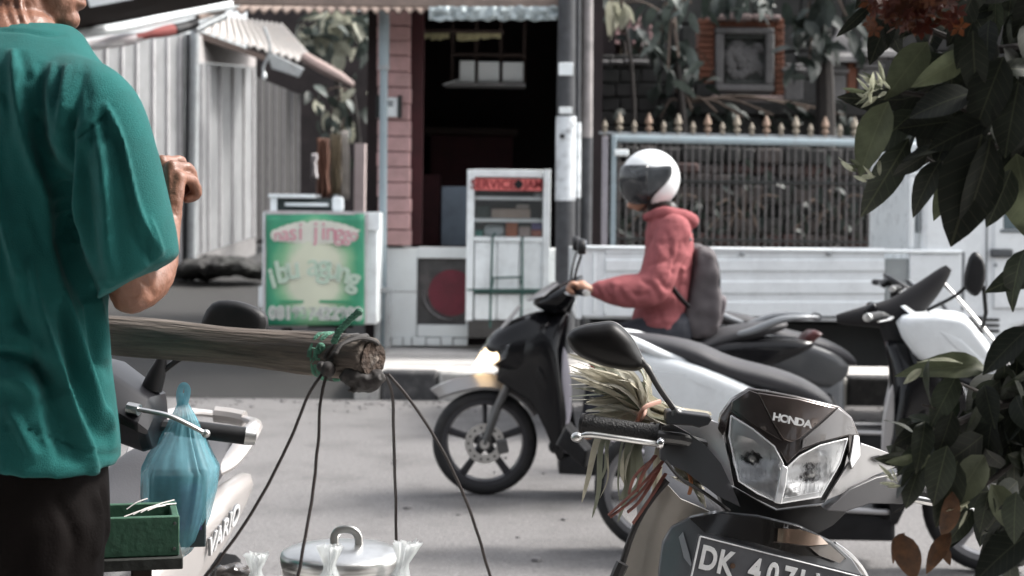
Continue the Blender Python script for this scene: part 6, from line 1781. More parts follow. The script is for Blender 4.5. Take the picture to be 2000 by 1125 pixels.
def plastic_knot(px, py, py2, w0, w1, Y, lean, lab, seed):
    t = thing('plastic_pouch', lab, 'bag', P(px, py2 + 40, Y), group='knotted plastic pouches on the tray')
    rings = []
    hgt = py2 - py
    for j in range(10):
        s_ = j / 9
        yy = py + hgt * s_
        wv = w0 * (1 - .62 * min(1, s_ / .5)) if s_ < .5 else w0 * .38 + (w1 - w0 * .38) * ((s_ - .5) / .5)
        c = P(px - lean * s_, yy, Y); rg = []
        for q in range(40):
            a = 2 * pi * q / 40
            f_ = 1 + .35 * sin(q * 2.3 + seed) * (1 - s_ * .6) + .25 * noise.noise((q * .5, j * .5, seed))
            rg.append((c.x + wv * k_px(Y) * cos(a) * f_, c.y + wv * k_px(Y) * .7 * sin(a) * f_, c.z + (.008 * noise.noise((q * .9, seed, 0)) if j == 0 else 0)))
        rings.append(rg)
    MB().loft(rings, cap=False).build('pouch', clearp, t, angle=25)
def k_px(Y): return Y / F
plastic_knot(500, 1082, 1150, 20, 26, 2.42, 0, 'small knotted clear plastic pouch at the left rim of the tray', 1)
plastic_knot(645, 1066, 1150, 22, 30, 2.40, 2, 'knotted clear plastic pouch leaning on the front of the pot', 3)
plastic_knot(797, 1060, 1150, 22, 28, 2.48, 22, 'tall twisted clear plastic pouch right of the pot', 6)
m = MB()
for i in range(9): m.ell(P(430 + i * 7, 1118 + random.uniform(-8, 8), 2.44), (.016, .02, .010), 10, 6, Matrix.Rotation(random.uniform(-1, 1), 3, 'Y'))
m2, ns = evaluated_mesh(m, .0035, 1); cloth_noise(m2, ns, .006, (70, 70, 70), 3)
m2.build('plastic_wrap', M('dark_wrap', (.10, .09, .085), .25, var=.7, scale=30, coat=.4), None, label='crumpled dark plastic wrap at the left edge of the tray', cat='plastic')
# ------------------------------------------------------------------ grey motorcycle in the foreground, front towards the camera, leaning on its stand
YH = 3.05
SH_ = F / YH
bike = thing('motorcycle', 'grey and silver motorcycle facing the camera with twin headlights and plate', 'motorcycle', (P(1520, 1100, YH).x, YH + .35, 0.0))
def axis_x(py): return 1548 - (py - 780) * .115
def wdep(px, py, w0=.13, curve=2.6, slope=.30):
    a = (px - axis_x(py)) / SH_
    return w0 - curve * a * a - .10 * abs(a) + (py - 870) / SH_ * slope
def HP(px, py, w): return P(px, py, YH - w)
def hpanel(outline, name, mat, w0=.13, curve=2.6, slope=.30, thick=.006, step=14, parent=bike, bevel=0.0, smooth=0, extra=None, dx=0):
    if smooth: outline = [(p.x, p.y) for p in spline([(*q, 0) for q in outline], smooth, True)]
    m = MB().panel(outline, lambda px, py: HP(px, py, wdep(px - dx, py, w0, curve, slope) + (extra(px, py) if extra else 0)), step, thick, (0, 1, 0))
    return m.build(name, mat, parent, angle=50, bevel=bevel)
gun = M('gunmetal_paint', (0.055, 0.046, 0.043), .26, .45, var=.15, scale=30, coat=.5)
gun_dark = M('dark_gunmetal', (0.028, 0.026, 0.027), .35, .3, var=.2, coat=.25)
sil = M('silver_bike_paint', (0.62, 0.61, 0.61), .38, .15, var=.05, coat=.4)
matt = M('matt_black_plastic', (0.018, 0.017, 0.018), .5, var=.25)
# headlight shell
hpanel([(1402, 838), (1408, 810), (1430, 780), (1464, 759), (1500, 764), (1560, 775), (1640, 794), (1664, 815), (1678, 850), (1681, 890), (1664, 918), (1657, 880), (1657, 852), (1600, 866), (1560, 884), (1538, 906), (1520, 880), (1480, 842), (1427, 806), (1418, 840), (1412, 852)], 'cowl', gun, .135, thick=.02, bevel=.003)
hpanel([(1480, 767), (1560, 779), (1634, 797), (1600, 826), (1562, 857), (1545, 864), (1530, 858), (1512, 830)], 'cowl_centre', M('cowl_sheen', (0.085, 0.068, 0.062), .22, .5, var=.2, scale=24, coat=.6), .143, thick=.008, bevel=.003)
hpanel([(1430, 784), (1464, 762), (1480, 768), (1512, 832), (1528, 862), (1480, 834), (1440, 806), (1428, 800)], 'cowl_flank', gun, .140, thick=.008, bevel=.002)
hpanel([(1638, 797), (1662, 816), (1674, 850), (1658, 849), (1600, 863), (1566, 876), (1568, 858), (1604, 828)], 'cowl_flank', M('cowl_light', (0.16, 0.155, 0.155), .28, .4, var=.12, coat=.5), .140, thick=.008, bevel=.002)
hpanel([(1668, 850), (1679, 852), (1681, 890), (1664, 916), (1660, 900)], 'position_light', M('frosted_lens', (.72, .73, .74), .2, coat=.4, var=.04), .139, thick=.006, bevel=.002)
# headlights
bez = [(1418, 800), (1472, 832), (1520, 872), (1538, 900), (1562, 882), (1600, 862), (1664, 846), (1650, 912), (1610, 982), (1518, 994), (1476, 974), (1434, 950), (1416, 850)]
hpanel(bez, 'headlight_bezel', gun_dark, .112, thick=.03, bevel=.003)
bowl_m = M('reflector_silver', (.80, .82, .84), .34, .30, var=.4, scale=42)
facet_m = M('lamp_white', (.74, .75, .76), .25, var=.05)
for k_, (ol, cxy, zone, strip) in enumerate((
    ([(1428, 812), (1470, 838), (1512, 872), (1529, 905), (1514, 980), (1480, 964), (1443, 940), (1424, 852)], (1468, 895), [(1430, 815), (1470, 840), (1508, 872), (1498, 880), (1470, 858), (1440, 848), (1428, 862), (1426, 850)], [(1444, 936), (1480, 958), (1513, 974), (1513, 980), (1480, 964), (1442, 941)]),
    ([(1655, 857), (1640, 905), (1603, 970), (1525, 983), (1536, 914), (1563, 890), (1602, 870)], (1582, 925), [(1652, 860), (1640, 900), (1622, 925), (1624, 898), (1612, 880), (1590, 876), (1604, 870)], [(1604, 960), (1528, 974), (1526, 982), (1602, 970)]))):
    hl = bpy.data.objects.new('headlight', None); COL.objects.link(hl); hl.parent = bike; WM[hl.name] = WM[bike.name]
    def bowl(px, py, c=cxy):
        d2 = ((px - c[0]) ** 2 + (py - c[1]) ** 2) / 46 ** 2
        return -.020 + .014 * min(1.0, d2) + .0022 * sin(px * .55) * (1 if k_ else .6) + .0012 * sin(py * .7)
    hpanel([((a - cxy[0]) * .97 + cxy[0], (b_ - cxy[1]) * .97 + cxy[1]) for a, b_ in ol], 'reflector', bowl_m, .130, thick=.003, step=7, extra=bowl, parent=hl)
    hpanel(zone, 'side_lamp', facet_m, .126, thick=.004, parent=hl, step=8)
    hpanel(strip, 'lens_strip', facet_m, .131, thick=.003, parent=hl, step=8)
    c = HP(*cxy, wdep(*cxy, .108))
    MB().lathe([(0, -.002), (.006, -.002), (.0075, .004), (.005, .012), (0, .014)], 16, c, (0, -1, 0)).build('bulb_cap', alu, hl)
    MB().lathe([(.0085, -.006), (.0135, -.004), (.0135, -.002), (.0085, -.003)], 20, c, (0, -1, 0)).build('bulb_socket', steel_dark if not k_ else bowl_m, hl)
    for q_ in range(-3, 4):
        xs_ = cxy[0] + q_ * 9
        MB().tube([HP(xs_, cxy[1] + 16 + abs(q_) * 2, wdep(xs_, cxy[1] + 16, .118)), HP(xs_ - 2, cxy[1] + 44 - abs(q_) * 4, wdep(xs_, cxy[1] + 42, .124))], .0011, 5).build('reflector_flute', facet_m, hl)
    ringp = [(cxy[0] + 36 * cos(a), cxy[1] + 40 * sin(a)) for a in [2 * pi * q / 40 for q in range(41)]]
    MB().tube([HP(px, py, wdep(px, py, .118)) for px, py in ringp], .0012, 6, cap=False).build('bowl_ring', bowl_m, hl)
    hpanel(ol, 'lens', lens_glass, .139, thick=.003, parent=hl, step=12)
    edge = [HP(px, py, wdep(px, py, .141)) for px, py in ol + [ol[0]]]
    MB().tube(edge, .0016, 6, cap=False).build('lens_rim', M('lens_edge', (.62, .63, .64), .15, coat=.5, var=.05), hl)
hpanel([(1529, 908), (1539, 914), (1535, 950), (1526, 985), (1513, 982), (1521, 945)], 'centre_strut', M('bright_strut', (.70, .71, .72), .25, .4, coat=.4, var=.04), .143, thick=.012, bevel=.002)
# raised emblem letters
em = MB(); aa = R(-11)
for i, ch in enumerate('HONDA'):
    px = 1517 + i * 15.2; py = 815.5 + i * 3.3
    put_text(em, ch, HP(px, py, wdep(px, py, .150)), (cos(aa), 0, sin(aa)), (-sin(aa), 0.25, cos(aa)), .0185, .0018, .0006, squash=1.12)
em.build('emblem', M('emblem_silver', (.78, .79, .80), .25, .2, coat=.3, var=.03), bike)
# side panels
hpanel([(1300, 845), (1332, 812), (1375, 816), (1404, 826), (1414, 856), (1434, 948), (1408, 946), (1366, 882)], 'side_panel', sil, .118, curve=1.9, thick=.012, bevel=.003)
hpanel([(1683, 866), (1712, 876), (1748, 890), (1766, 905), (1704, 931), (1642, 966), (1612, 978), (1648, 920)], 'side_panel', M('dimmed_silver', (.30, .295, .295), .4, .15, coat=.3, var=.05), .118, curve=1.9, thick=.012, bevel=.003)  # silver darkened in colour because this side faces the sun
hpanel([(1700, 893), (1716, 889), (1730, 895), (1745, 890), (1752, 900), (1738, 906), (1724, 900), (1712, 902)], 'decal', matt, .1225, curve=1.9, thick=.002, step=10)
hpanel([(1288, 836), (1312, 828), (1345, 846), (1380, 872), (1408, 905), (1432, 955), (1446, 990), (1400, 968), (1340, 922), (1290, 898)], 'handlebar_cover', M('charcoal_cover', (0.045, 0.044, 0.047), .42, var=.15), .135, curve=1.7, thick=.05, bevel=.006)
hpanel([(1640, 974), (1660, 955), (1712, 932), (1764, 922), (1776, 930), (1764, 985), (1700, 984), (1650, 1000), (1612, 998)], 'handlebar_cover', M('charcoal_cover', (.045, .044, .047)), .128, curve=1.7, thick=.05, bevel=.006)
hpanel([(1398, 950), (1436, 952), (1516, 996), (1612, 984), (1655, 1000), (1628, 1026), (1596, 1044), (1500, 1050), (1420, 1010)], 'neck_cover', matt, .06, thick=.08, bevel=.006)
# controls on the left of the picture
MB().tube([HP(1137, 826, .03), HP(1285, 848, .045)], .0168, 16).build('grip', M('grip_rubber', (.014, .014, .015), .6, var=.3, bump=.5, bscale=260), bike)
for px, py, r_ in ((1139, 826, .0185), (1158, 829, .0178), (1272, 846, .0205), (1284, 848, .0205)):
    MB().tube([HP(px - 3, py - .5, .03), HP(px + 3, py + .5, .032)], r_, 16).build('grip_flange', matt, bike)
MB().tube(spline([HP(1127, 854, .075), HP(1150, 849, .078), HP(1200, 855, .082), HP(1262, 864, .075), HP(1292, 868, .06)], 6), [.0085, .008, .0065, .006, .006] + [.0075] * 20, 10, flat=.75).build('brake_lever', alu, bike)
MB().ell(HP(1127, 854, .075), (.0115, .010, .0095), 12, 8).build('lever_ball', alu, bike)
MB().ell(HP(1290, 866, .07), (.010, .012, .011), 12, 8).build('lever_pivot', chrome, bike)
hpanel([(1300, 808), (1306, 803), (1388, 813), (1392, 818), (1384, 830), (1366, 836), (1352, 832), (1302, 829)], 'brake_reservoir', matt, .16, curve=1.2, thick=.05, bevel=.004)
MB().tube([HP(1282, 852, .045), HP(1330, 858, .05), HP(1420, 880, .05), HP(1540, 900, .05)], .012, 10).build('handlebar', steel_dark, bike)
m = MB(); rings = []
mo = [(1110, 664), (1116, 648), (1140, 637), (1168, 632), (1196, 630), (1216, 642), (1234, 662), (1246, 684), (1254, 702), (1254, 716), (1236, 722), (1196, 716), (1156, 704), (1126, 688)]
so = [(p.x, p.y) for p in spline([(*q, 0) for q in mo], 5, True)]
cx_ = sum(p[0] for p in so) / len(so); cy_ = sum(p[1] for p in so) / len(so)
for sc, w in ((.80, -.012), (1.0, -.012), (1.015, -.004), (1.0, .006), (.94, .016), (.8, .024), (.55, .030), (.25, .032)):
    rings.append([HP(cx_ + (a - cx_) * sc, cy_ + (b_ - cy_) * sc, .05 + w) for a, b_ in so])
mirr = MB().loft(rings).build('mirror', M('mirror_shell', (.006, .0055, .0055), .42, var=.2, spec=.22), bike, angle=60)
rim_pts = [HP(cx_ + (a - cx_) * 1.01, cy_ + (b_ - cy_) * 1.01, .05 - .006) for a, b_ in so]
MB().tube(rim_pts + rim_pts[:1], .0022, 6, cap=False).build('mirror_rim', M('mirror_rim', (.12, .12, .12), .35, var=.1), mirr)
MB().add([HP(cx_ + (a - cx_) * .93, cy_ + (b_ - cy_) * .93, .0365) for a, b_ in so] + [HP(cx_, cy_, .0365)], [(i, (i + 1) % len(so), len(so)) for i in range(len(so))]).build('mirror_glass', mirror_face, mirr)
MB().tube(spline([HP(1244, 700, .05), HP(1262, 716, .05), HP(1286, 756, .05), HP(1310, 790, .05), HP(1324, 808, .055)], 5), [.0075] * 4 + [.0058] * 14 + [.0075] * 3, 10).build('mirror_stem', matt, bike)
MB().lathe([(0, 0), (.012, 0), (.012, .012), (.008, .018), (0, .018)], 10, HP(1324, 818, .055), (-.3, 0, 1)).build('mirror_nut', steel_dark, bike)
# far hand controls, mostly behind the leaves
MB().tube([HP(1776, 955, .04), HP(1905, 985, .02)], .0168, 14).build('grip', M('grip_rubber', (.014, .014, .015)), bike)
MB().tube(spline([HP(1770, 972, .06), HP(1840, 985, .08), HP(1915, 1002, .06)], 5), .007, 8).build('clutch_lever', alu, bike)
# lower body
hpanel([(1302, 945), (1330, 975), (1388, 1000), (1340, 1016), (1306, 1050), (1288, 1120), (1290, 1230), (1205, 1230), (1216, 1120), (1246, 1020), (1276, 968)], 'leg_shield', M('beige_silver', (.34, .32, .29), .38, .4, var=.1, coat=.3), .05, curve=1.2, slope=-.05, thick=.012, bevel=.003, dx=-60)
MB().tube(spline([HP(1304, 938, .03), HP(1270, 978, .03), HP(1240, 1030, .03), HP(1216, 1100, .02), HP(1202, 1170, .02), HP(1198, 1240, .02)], 5), .006, 8).build('shield_edge', matt, bike)
MB().tube(spline([HP(1216, 1100, .05), HP(1204, 1128, .05), HP(1192, 1180, .05)], 4), .012, 8).build('shield_foot', matt, bike)
hpanel([(1700, 1000), (1760, 1010), (1800, 1060), (1810, 1230), (1720, 1230), (1712, 1140), (1690, 1080)], 'leg_shield', M('beige_silver', (.34, .32, .29)), .05, curve=.6, slope=-.05, thick=.012, bevel=.003) if False else None
fair = [(1286, 1120), (1294, 1060), (1312, 1030), (1350, 1010), (1400, 1000), (1480, 1008), (1560, 1026), (1625, 1058), (1664, 1092), (1694, 1138), (1706, 1230), (1290, 1230)]
hpanel(fair, 'front_fairing', M('slate_paint', (0.12, 0.125, 0.135), .3, .3, var=.1, coat=.5), .10, curve=1.5, slope=.25, thick=.015, bevel=.004, dx=-30)
hpanel([(1346, 1012), (1400, 1002), (1480, 1010), (1560, 1028), (1622, 1060), (1655, 1092), (1560, 1085), (1470, 1060), (1376, 1040)], 'fairing_top', M('fairing_black', (.014, .013, .013), .22, coat=.5), .106, curve=1.5, slope=.25, thick=.008, bevel=.002, dx=-30)
hpanel([(1520, 1032), (1562, 1034), (1602, 1047), (1618, 1063), (1580, 1066), (1518, 1058)], 'chrome_strip', M('bronze_chrome', (.62, .50, .43), .12, 1.0, var=.2, scale=14), .118, curve=1.5, slope=.25, thick=.006, dx=-30)
hpanel([(1620, 1064), (1650, 1090), (1640, 1100), (1600, 1085), (1580, 1068)], 'fairing_facet', M('brown_gloss', (.13, .115, .105), .25, .4, coat=.5), .114, curve=1.5, slope=.25, thick=.006, dx=-30)
MB().tube(spline([HP(1628, 1064, .06), HP(1660, 1088, .05), HP(1686, 1120, .04), HP(1700, 1160, .03), HP(1706, 1220, .02)], 5), .007, 8).build('fairing_edge', sil, bike)
hpanel([(1334, 1040), (1346, 1080), (1352, 1110), (1336, 1090), (1326, 1050)], 'fairing_crease', M('crease_light', (.30, .31, .33), .3, .3, coat=.4), .105, curve=1.5, slope=.25, thick=.004, dx=-30)
# number plate
pz = .155
TL, TR, BR_, BL = HP(1364, 1042, pz), HP(1712, 1130, pz - .01), HP(1690, 1243, pz + .01), HP(1338, 1155, pz + .02)
xd = (TR - TL).normalized(); yd = (TL - BL); yd = (yd - xd * yd.dot(xd)).normalized(); nd = xd.cross(yd)
m = MB(); qs = [TL, TR, TR - yd * (TL - BL).length, TL - yd * (TL - BL).length]
bk = -nd * .0025
m.add(qs + [q + bk for q in qs], [(3, 2, 1, 0), (4, 5, 6, 7), (0, 1, 5, 4), (1, 2, 6, 5), (2, 3, 7, 6), (3, 0, 4, 7)])
plate = m.build('number_plate', M('plate_slate', (.085, .088, .098), .5, .1, var=.15, scale=30, bump=.06, bscale=120), bike)
plate_white = M('plate_white', (.62, .63, .64), .5, var=.14, scale=60)
W_, H_ = (TR - TL).length, (TL - BL).length
for a, b_ in (((0.004, .004), (W_ - .004, .004)), ((.004, H_ - .004), (W_ - .004, H_ - .004)), ((.004, .004), (.004, H_ - .004)), ((W_ - .004, .004), (W_ - .004, H_ - .004))):
    o0 = TL - yd * H_
    MB().tube([o0 + xd * a[0] + yd * a[1] + nd * .0008, o0 + xd * b_[0] + yd * b_[1] + nd * .0008], .0018, 6, flat=.7).build('plate_border', plate_white, plate)
adv = .022; txt = 'DK 4071 VF'
xs = {0: .026, 1: .056, 3: .108, 4: .139, 5: .168, 6: .190, 8: .226, 9: .256}
for i, ch in enumerate(txt):
    if ch == ' ': continue
    tm = MB()
    put_text(tm, ch, TL + xd * xs[i] * W_ / .285 * .90 - yd * .040 + nd * .0012, xd, yd, .057, .0011, .0019, squash=.74)
    tm.build('plate_character', plate_white, plate, bevel=.0006)
MB().lathe([(0, 0), (.005, 0), (.0045, .003), (0, .0035)], 12, TL + xd * .062 * W_ / .285 - yd * .040 + nd * .002, tuple(nd)).build('plate_bolt', M('rusty_bolt', (.10, .06, .04), .7, .5), plate)
# rest of the machine: forks, front wheel, engine, tank tunnel, seat, rear wheel
c = Vector((P(1500, 1100, YH).x, YH - .02, .285))
rubd = MB()
fw = MB().torus(c + Vector((.0, .0, 0)), Vector((1, .12, .12)), .235, .05, 40, 10).build('tyre', rubber, bike)
MB().torus(c, Vector((1, .12, .12)), .20, .018, 36, 8).build('rim', alu, bike)
for sg in (-.085, .085):
    MB().tube([c + Vector((sg, 0, 0)), c + Vector((sg - .01, .10, .40))], .022, 10).build('fork_leg', steel_dark, bike)
for k_ in range(10):
    a = 2 * pi * k_ / 10
    MB().tube([c, c + Vector((-.05 * cos(a) * 0, .20 * cos(a), .20 * sin(a)))], .005, 5).build('spoke', alu, bike)
bx = c.x - .03
MB().loft([[(bx + .16 * cos(t) * f_, y_, z_ + .12 * sin(t) * f_) for t in [2 * pi * q / 16 for q in range(16)]] for y_, z_, f_ in ((YH + .10, .60, .6), (YH + .25, .58, .9), (YH + .55, .55, .9), (YH + .85, .60, 1.0), (YH + 1.3, .66, .7), (YH + 1.5, .70, .3))]).build('body_tunnel', gun_dark, bike, sub=1)
MB().loft([[(bx + w_ * cos(t), y_, z_ + .05 * sin(t)) for t in [2 * pi * q / 16 for q in range(16)]] for y_, z_, w_ in ((YH + .42, .70, .05), (YH + .52, .72, .11), (YH + .85, .73, .13), (YH + 1.25, .77, .11), (YH + 1.45, .79, .06))]).build('seat', seat_vinyl, bike, sub=1)
MB().box((bx, YH + .62, .32), (.26, .30, .24)).build('engine', steel_dark, bike, bevel=.04)
MB().torus((bx, YH + 1.24, .285), (1, 0, .05), .235, .05, 40, 10).build('tyre', rubber, bike)
MB().torus((bx, YH + 1.24, .285), (1, 0, .05), .20, .018, 36, 8).build('rim', alu, bike)
MB().tube([(bx + .1, YH + .7, .3), (bx + .26, YH + .72, .01)], .012, 8).build('side_stand', steel_dark, bike)
# brake cable
MB().tube(spline([HP(1300, 900, .10), HP(1330, 935, .10), HP(1375, 962, .10), HP(1425, 998, .09)], 6), .0035, 6).build('cable', matt, bike)

# ------------------------------------------------------------------ bundle of young palm leaves hung on the handlebar
palm_a = M('palm_straw', (0.40, 0.37, 0.29), .6, var=.25, scale=8, stretch=(3, 3, 3), translucent=.25)
palm_b = M('palm_greygreen', (0.19, 0.20, 0.15), .6, var=.3, scale=8, translucent=.25)
palm_c = M('palm_pale', (0.50, 0.48, 0.41), .55, var=.18, scale=8, translucent=.25)
pb = thing('palm_leaf_bundle', 'bundle of pale cut palm leaves tied to the motorcycle handlebar', 'leaf bundle', P(1300, 850, 3.06))
def strip(pts, w, mat, name, parent, twist=0.0, seed=0):
    p3 = spline(pts, 5); fr = frames(p3); n = len(fr); rows = []
    for i, (p, x, y, t) in enumerate(fr):
        s_ = i / (n - 1)
        ww = w * (1 - s_ ** 3 * .92) * (.6 + .4 * min(1, s_ * 5))
        a = twist * s_ + seed
        u = x * cos(a) + y * sin(a); v_ = t.cross(u)
        rows.append([p - u * ww, p + v_ * ww * .35, p + u * ww])
    o = MB().sheet(rows).build(name, mat, parent, angle=180); return o
random.seed(21)
for i in range(92):
    s_ = i / 91
    tx_ = 1108 + random.uniform(0, 80); ty_ = 695 + 118 * s_ + random.gauss(0, 9)
    if i % 5 == 0: tx_ = random.uniform(1185, 1270); ty_ = random.uniform(700, 750)
    Y0 = 3.10 + random.uniform(-.05, .06)
    bx_, by_ = 1262 + random.uniform(-6, 16), 806 + random.uniform(-30, 26)
    root_ = (1350 + random.uniform(-20, 40), 835 + random.uniform(-28, 10))
    sag = random.uniform(-12, 16)
    strip([P(*root_, Y0 + .03), P(bx_, by_, Y0), P((bx_ + tx_) / 2 + 8, (by_ + ty_) / 2 - 12 + sag, Y0 - .02), P(tx_, ty_ + sag * .8, Y0 - random.uniform(-.05, .06))],
          random.uniform(.004, .0145), random.choice((palm_a, palm_a, palm_b, palm_c, palm_c)), 'palm_leaf', pb, random.uniform(-1.2, 1.2), random.uniform(-.8, .8))
for i in range(11):
    px = random.uniform(1150, 1300); py = 868 + random.uniform(-10, 15)
    L = random.uniform(60, 150)
    strip([P(px + 20, py - 40, 3.09), P(px, py, 3.06), P(px - 6 + random.gauss(0, 6), py + L * .6, 3.06), P(px - 14 + random.gauss(0, 9), py + L, 3.07)], random.uniform(.0015, .0075) if i % 3 else .011,
          random.choice((palm_a, palm_b, palm_b)), 'palm_leaf', pb, random.uniform(-.8, .8), random.uniform(-.5, .5))
for i in range(12):
    a = (1312 + random.uniform(0, 30), 915 + random.uniform(-12, 18)); b_ = (1390 + random.uniform(-20, 40), 965 + random.uniform(-20, 32))
    strip([P(*a, 3.02), P((a[0] + b_[0]) / 2, (a[1] + b_[1]) / 2 - 8, 2.99), P(*b_, 3.0)], random.uniform(.006, .012), random.choice((palm_a, palm_c, palm_b)), 'palm_leaf', pb, random.uniform(-.6, .6), random.uniform(-.8, .8))
twig_m = M('reddish_twig', (0.25, 0.10, 0.08), .7, var=.3, scale=30)
for (a, b_, c2) in (((1296, 900), (1250, 950), (1188, 1006)), ((1290, 912), (1245, 968), (1192, 1010)), ((1286, 918), (1252, 975), (1226, 1000)), ((1272, 900), (1240, 930), (1228, 965)), ((1300, 925), (1262, 985), (1236, 1022)), ((1280, 890), (1256, 925), (1244, 960))):
    MB().tube(spline([P(*a, 3.03), P(*b_, 3.0), P(*c2, 3.01)], 6), [.005] * 5 + [.004] * 8, 6, flat=.5).build('twig', twig_m, pb)
MB().tube(spline([P(1244, 826, 3.045), P(1250, 808, 3.02), P(1262, 794, 3.02), P(1290, 784, 3.05)], 6), .0045, 7, flat=.5).build('tie_band', M('pink_band', (.40, .23, .18), .7), pb)
MB().tube(spline([P(1246, 834, 3.04), P(1256, 815, 3.01), P(1262, 800, 3.02)], 6), .003, 7, flat=.5).build('tie_band', M('pink_band', (.40, .23, .18)), pb)
MB().tube(spline([P(1345, 922, 2.985), P(1350, 945, 2.975), P(1346, 965, 2.985)], 5), .004, 7, flat=.5).build('tie_band', M('orange_band', (.32, .13, .06), .7), pb)
# ------------------------------------------------------------------ overhanging shrub at the right edge, close to the camera
random.seed(5)
lf_dark = M('leaf_dark', (0.010, 0.013, 0.009), .55, var=.35, scale=3, spec=.3, translucent=.10)  # backlit shade put into this and the next leaf colour
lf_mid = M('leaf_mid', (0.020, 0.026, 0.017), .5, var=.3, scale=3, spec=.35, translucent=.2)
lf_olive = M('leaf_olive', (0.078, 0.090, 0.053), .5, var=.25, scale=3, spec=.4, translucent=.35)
lf_pale = M('leaf_young', (0.42, 0.43, 0.32), .5, var=.2, scale=4, spec=.4, translucent=.4)
lf_brown = M('leaf_brown', (0.065, 0.030, 0.013), .75, var=.6, scale=4, translucent=.2)
def veins(m, amt):
    """pale midrib and side veins that belong to the leaf, laid in its own frame"""
    nt = m.node_tree; N = nt.nodes; L = nt.links
    b = N['Principled BSDF']; src = b.inputs['Base Color'].links[0].from_socket
    tc = N.new('ShaderNodeTexCoord'); sp = N.new('ShaderNodeSeparateXYZ'); L.new(tc.outputs['Object'], sp.inputs[0])
    def mth(op, a, b_=None):
        n = N.new('ShaderNodeMath'); n.operation = op
        for k, q in enumerate((a, b_)):
            if q is None: continue
            if isinstance(q, (int, float)): n.inputs[k].default_value = q
            else: L.new(q, n.inputs[k])
        return n.outputs[0]
    ay = mth('ABSOLUTE', sp.outputs['Y'])
    rib = mth('LESS_THAN', ay, .010)
    ph = mth('FRACT', mth('MULTIPLY', mth('SUBTRACT', sp.outputs['X'], mth('MULTIPLY', ay, .9)), 8.5))
    side = mth('MULTIPLY', mth('LESS_THAN', ph, .09), .55)
    f = mth('MULTIPLY', mth('MAXIMUM', rib, side), amt)
    mx = N.new('ShaderNodeMix'); mx.data_type = 'RGBA'
    L.new(f, mx.inputs[0]); L.new(src, mx.inputs[6]); mx.inputs[7].default_value = (.16, .17, .10, 1)
    L.new(mx.outputs[2], b.inputs['Base Color'])
for m_, a_ in ((lf_dark, .22), (lf_mid, .35), (lf_olive, .45)): veins(m_, a_)
shrub = thing('flowering_shrub', 'dark leafy shrub hanging into view at the right edge with red blossom', 'shrub', (P(2250, 600, 2.3).x, 2.35, .2))
tbase = Vector(shrub.location)
MB().tube(spline([tbase, tbase + Vector((.02, -.02, .6)), tbase + Vector((-.02, .02, 1.2)), tbase + Vector((-.04, 0, 1.75)), tbase + Vector((-.10, 0, 2.2))], 5), [.035] * 10 + [.028] * 6 + [.02] * 5, 10).build('trunk', bark, shrub)
def branch(pts, r):
    p3 = spline([P(*q) if len(q) == 3 else q for q in pts], 5)
    MB().tube(p3, [r * (1 - .7 * i / (len(p3) - 1)) for i in range(len(p3))], 7).build('branch', dark_bark, shrub)
branch([(2230, 300, 2.35), (2080, 290, 2.3), (1960, 255, 2.28), (1860, 200, 2.25), (1760, 180, 2.25)], .010)
branch([(2200, 120, 2.35), (2050, 90, 2.3), (1930, 95, 2.28), (1820, 60, 2.25), (1760, 20, 2.25)], .009)
branch([(2080, 290, 2.3), (1990, 270, 2.27), (1900, 310, 2.25), (1830, 320, 2.24), (1790, 290, 2.24)], .006)
branch([(2230, 700, 2.35), (2090, 760, 2.3), (1960, 790, 2.28), (1860, 830, 2.25), (1790, 860, 2.25)], .010)
branch([(2090, 760, 2.3), (1980, 900, 2.27), (1900, 960, 2.25), (1850, 985, 2.25)], .006)
branch([(1800, 955, 2.24), (1770, 985, 2.24), (1745, 1002, 2.24)], .0025)
branch([(2200, 900, 2.35), (2060, 1000, 2.3), (1960, 980, 2.28), (1880, 975, 2.26)], .007)
branch([(2060, 300, 2.3), (2010, 420, 2.26), (2005, 500, 2.26)], .005)
protos = {}
def proto(mat, kind):
    key = (mat.name, kind)
    if key not in protos:
        kw = {'broad': dict(W=.50, curl=.18, fold=.16), 'curl': dict(W=.42, curl=.5, fold=.28, wave=.05), 'long': dict(W=.34, curl=.25, fold=.2, wave=.04), 'young': dict(W=.26, curl=-.25, fold=.45, wave=.08)}[kind]
        protos[key] = [leaf_obj('leaf', mat, shrub, L=1.0, **kw), True]
    return protos[key]
NL = [0]
def put_leaf(base, tip, mat, kind='broad', Y=2.25, dY=0.0, wscale=1.0, roll=0.0):
    """leaf from the stalk pixel to the tip pixel; dY moves the tip towards (-) or away from the camera"""
    a, b_ = P(*base, Y), P(*tip, Y + dY)
    pr = proto(mat, kind)
    if pr[1]: o = pr[0]; pr[1] = False
    else: o = inst(pr[0], parent=shrub)
    d = b_ - a; L = d.length
    toc = (Vector((0, 0, CAMZ)) - a).normalized()
    toc = (toc + Vector((random.gauss(0, .25), 0, random.gauss(.15, .25)))).normalized()
    o.location = a - tbase
    o.rotation_euler = orient(d, toc, roll)
    o.scale = (L * 1.08, L * wscale, L)
    NL[0] += 1
    return o
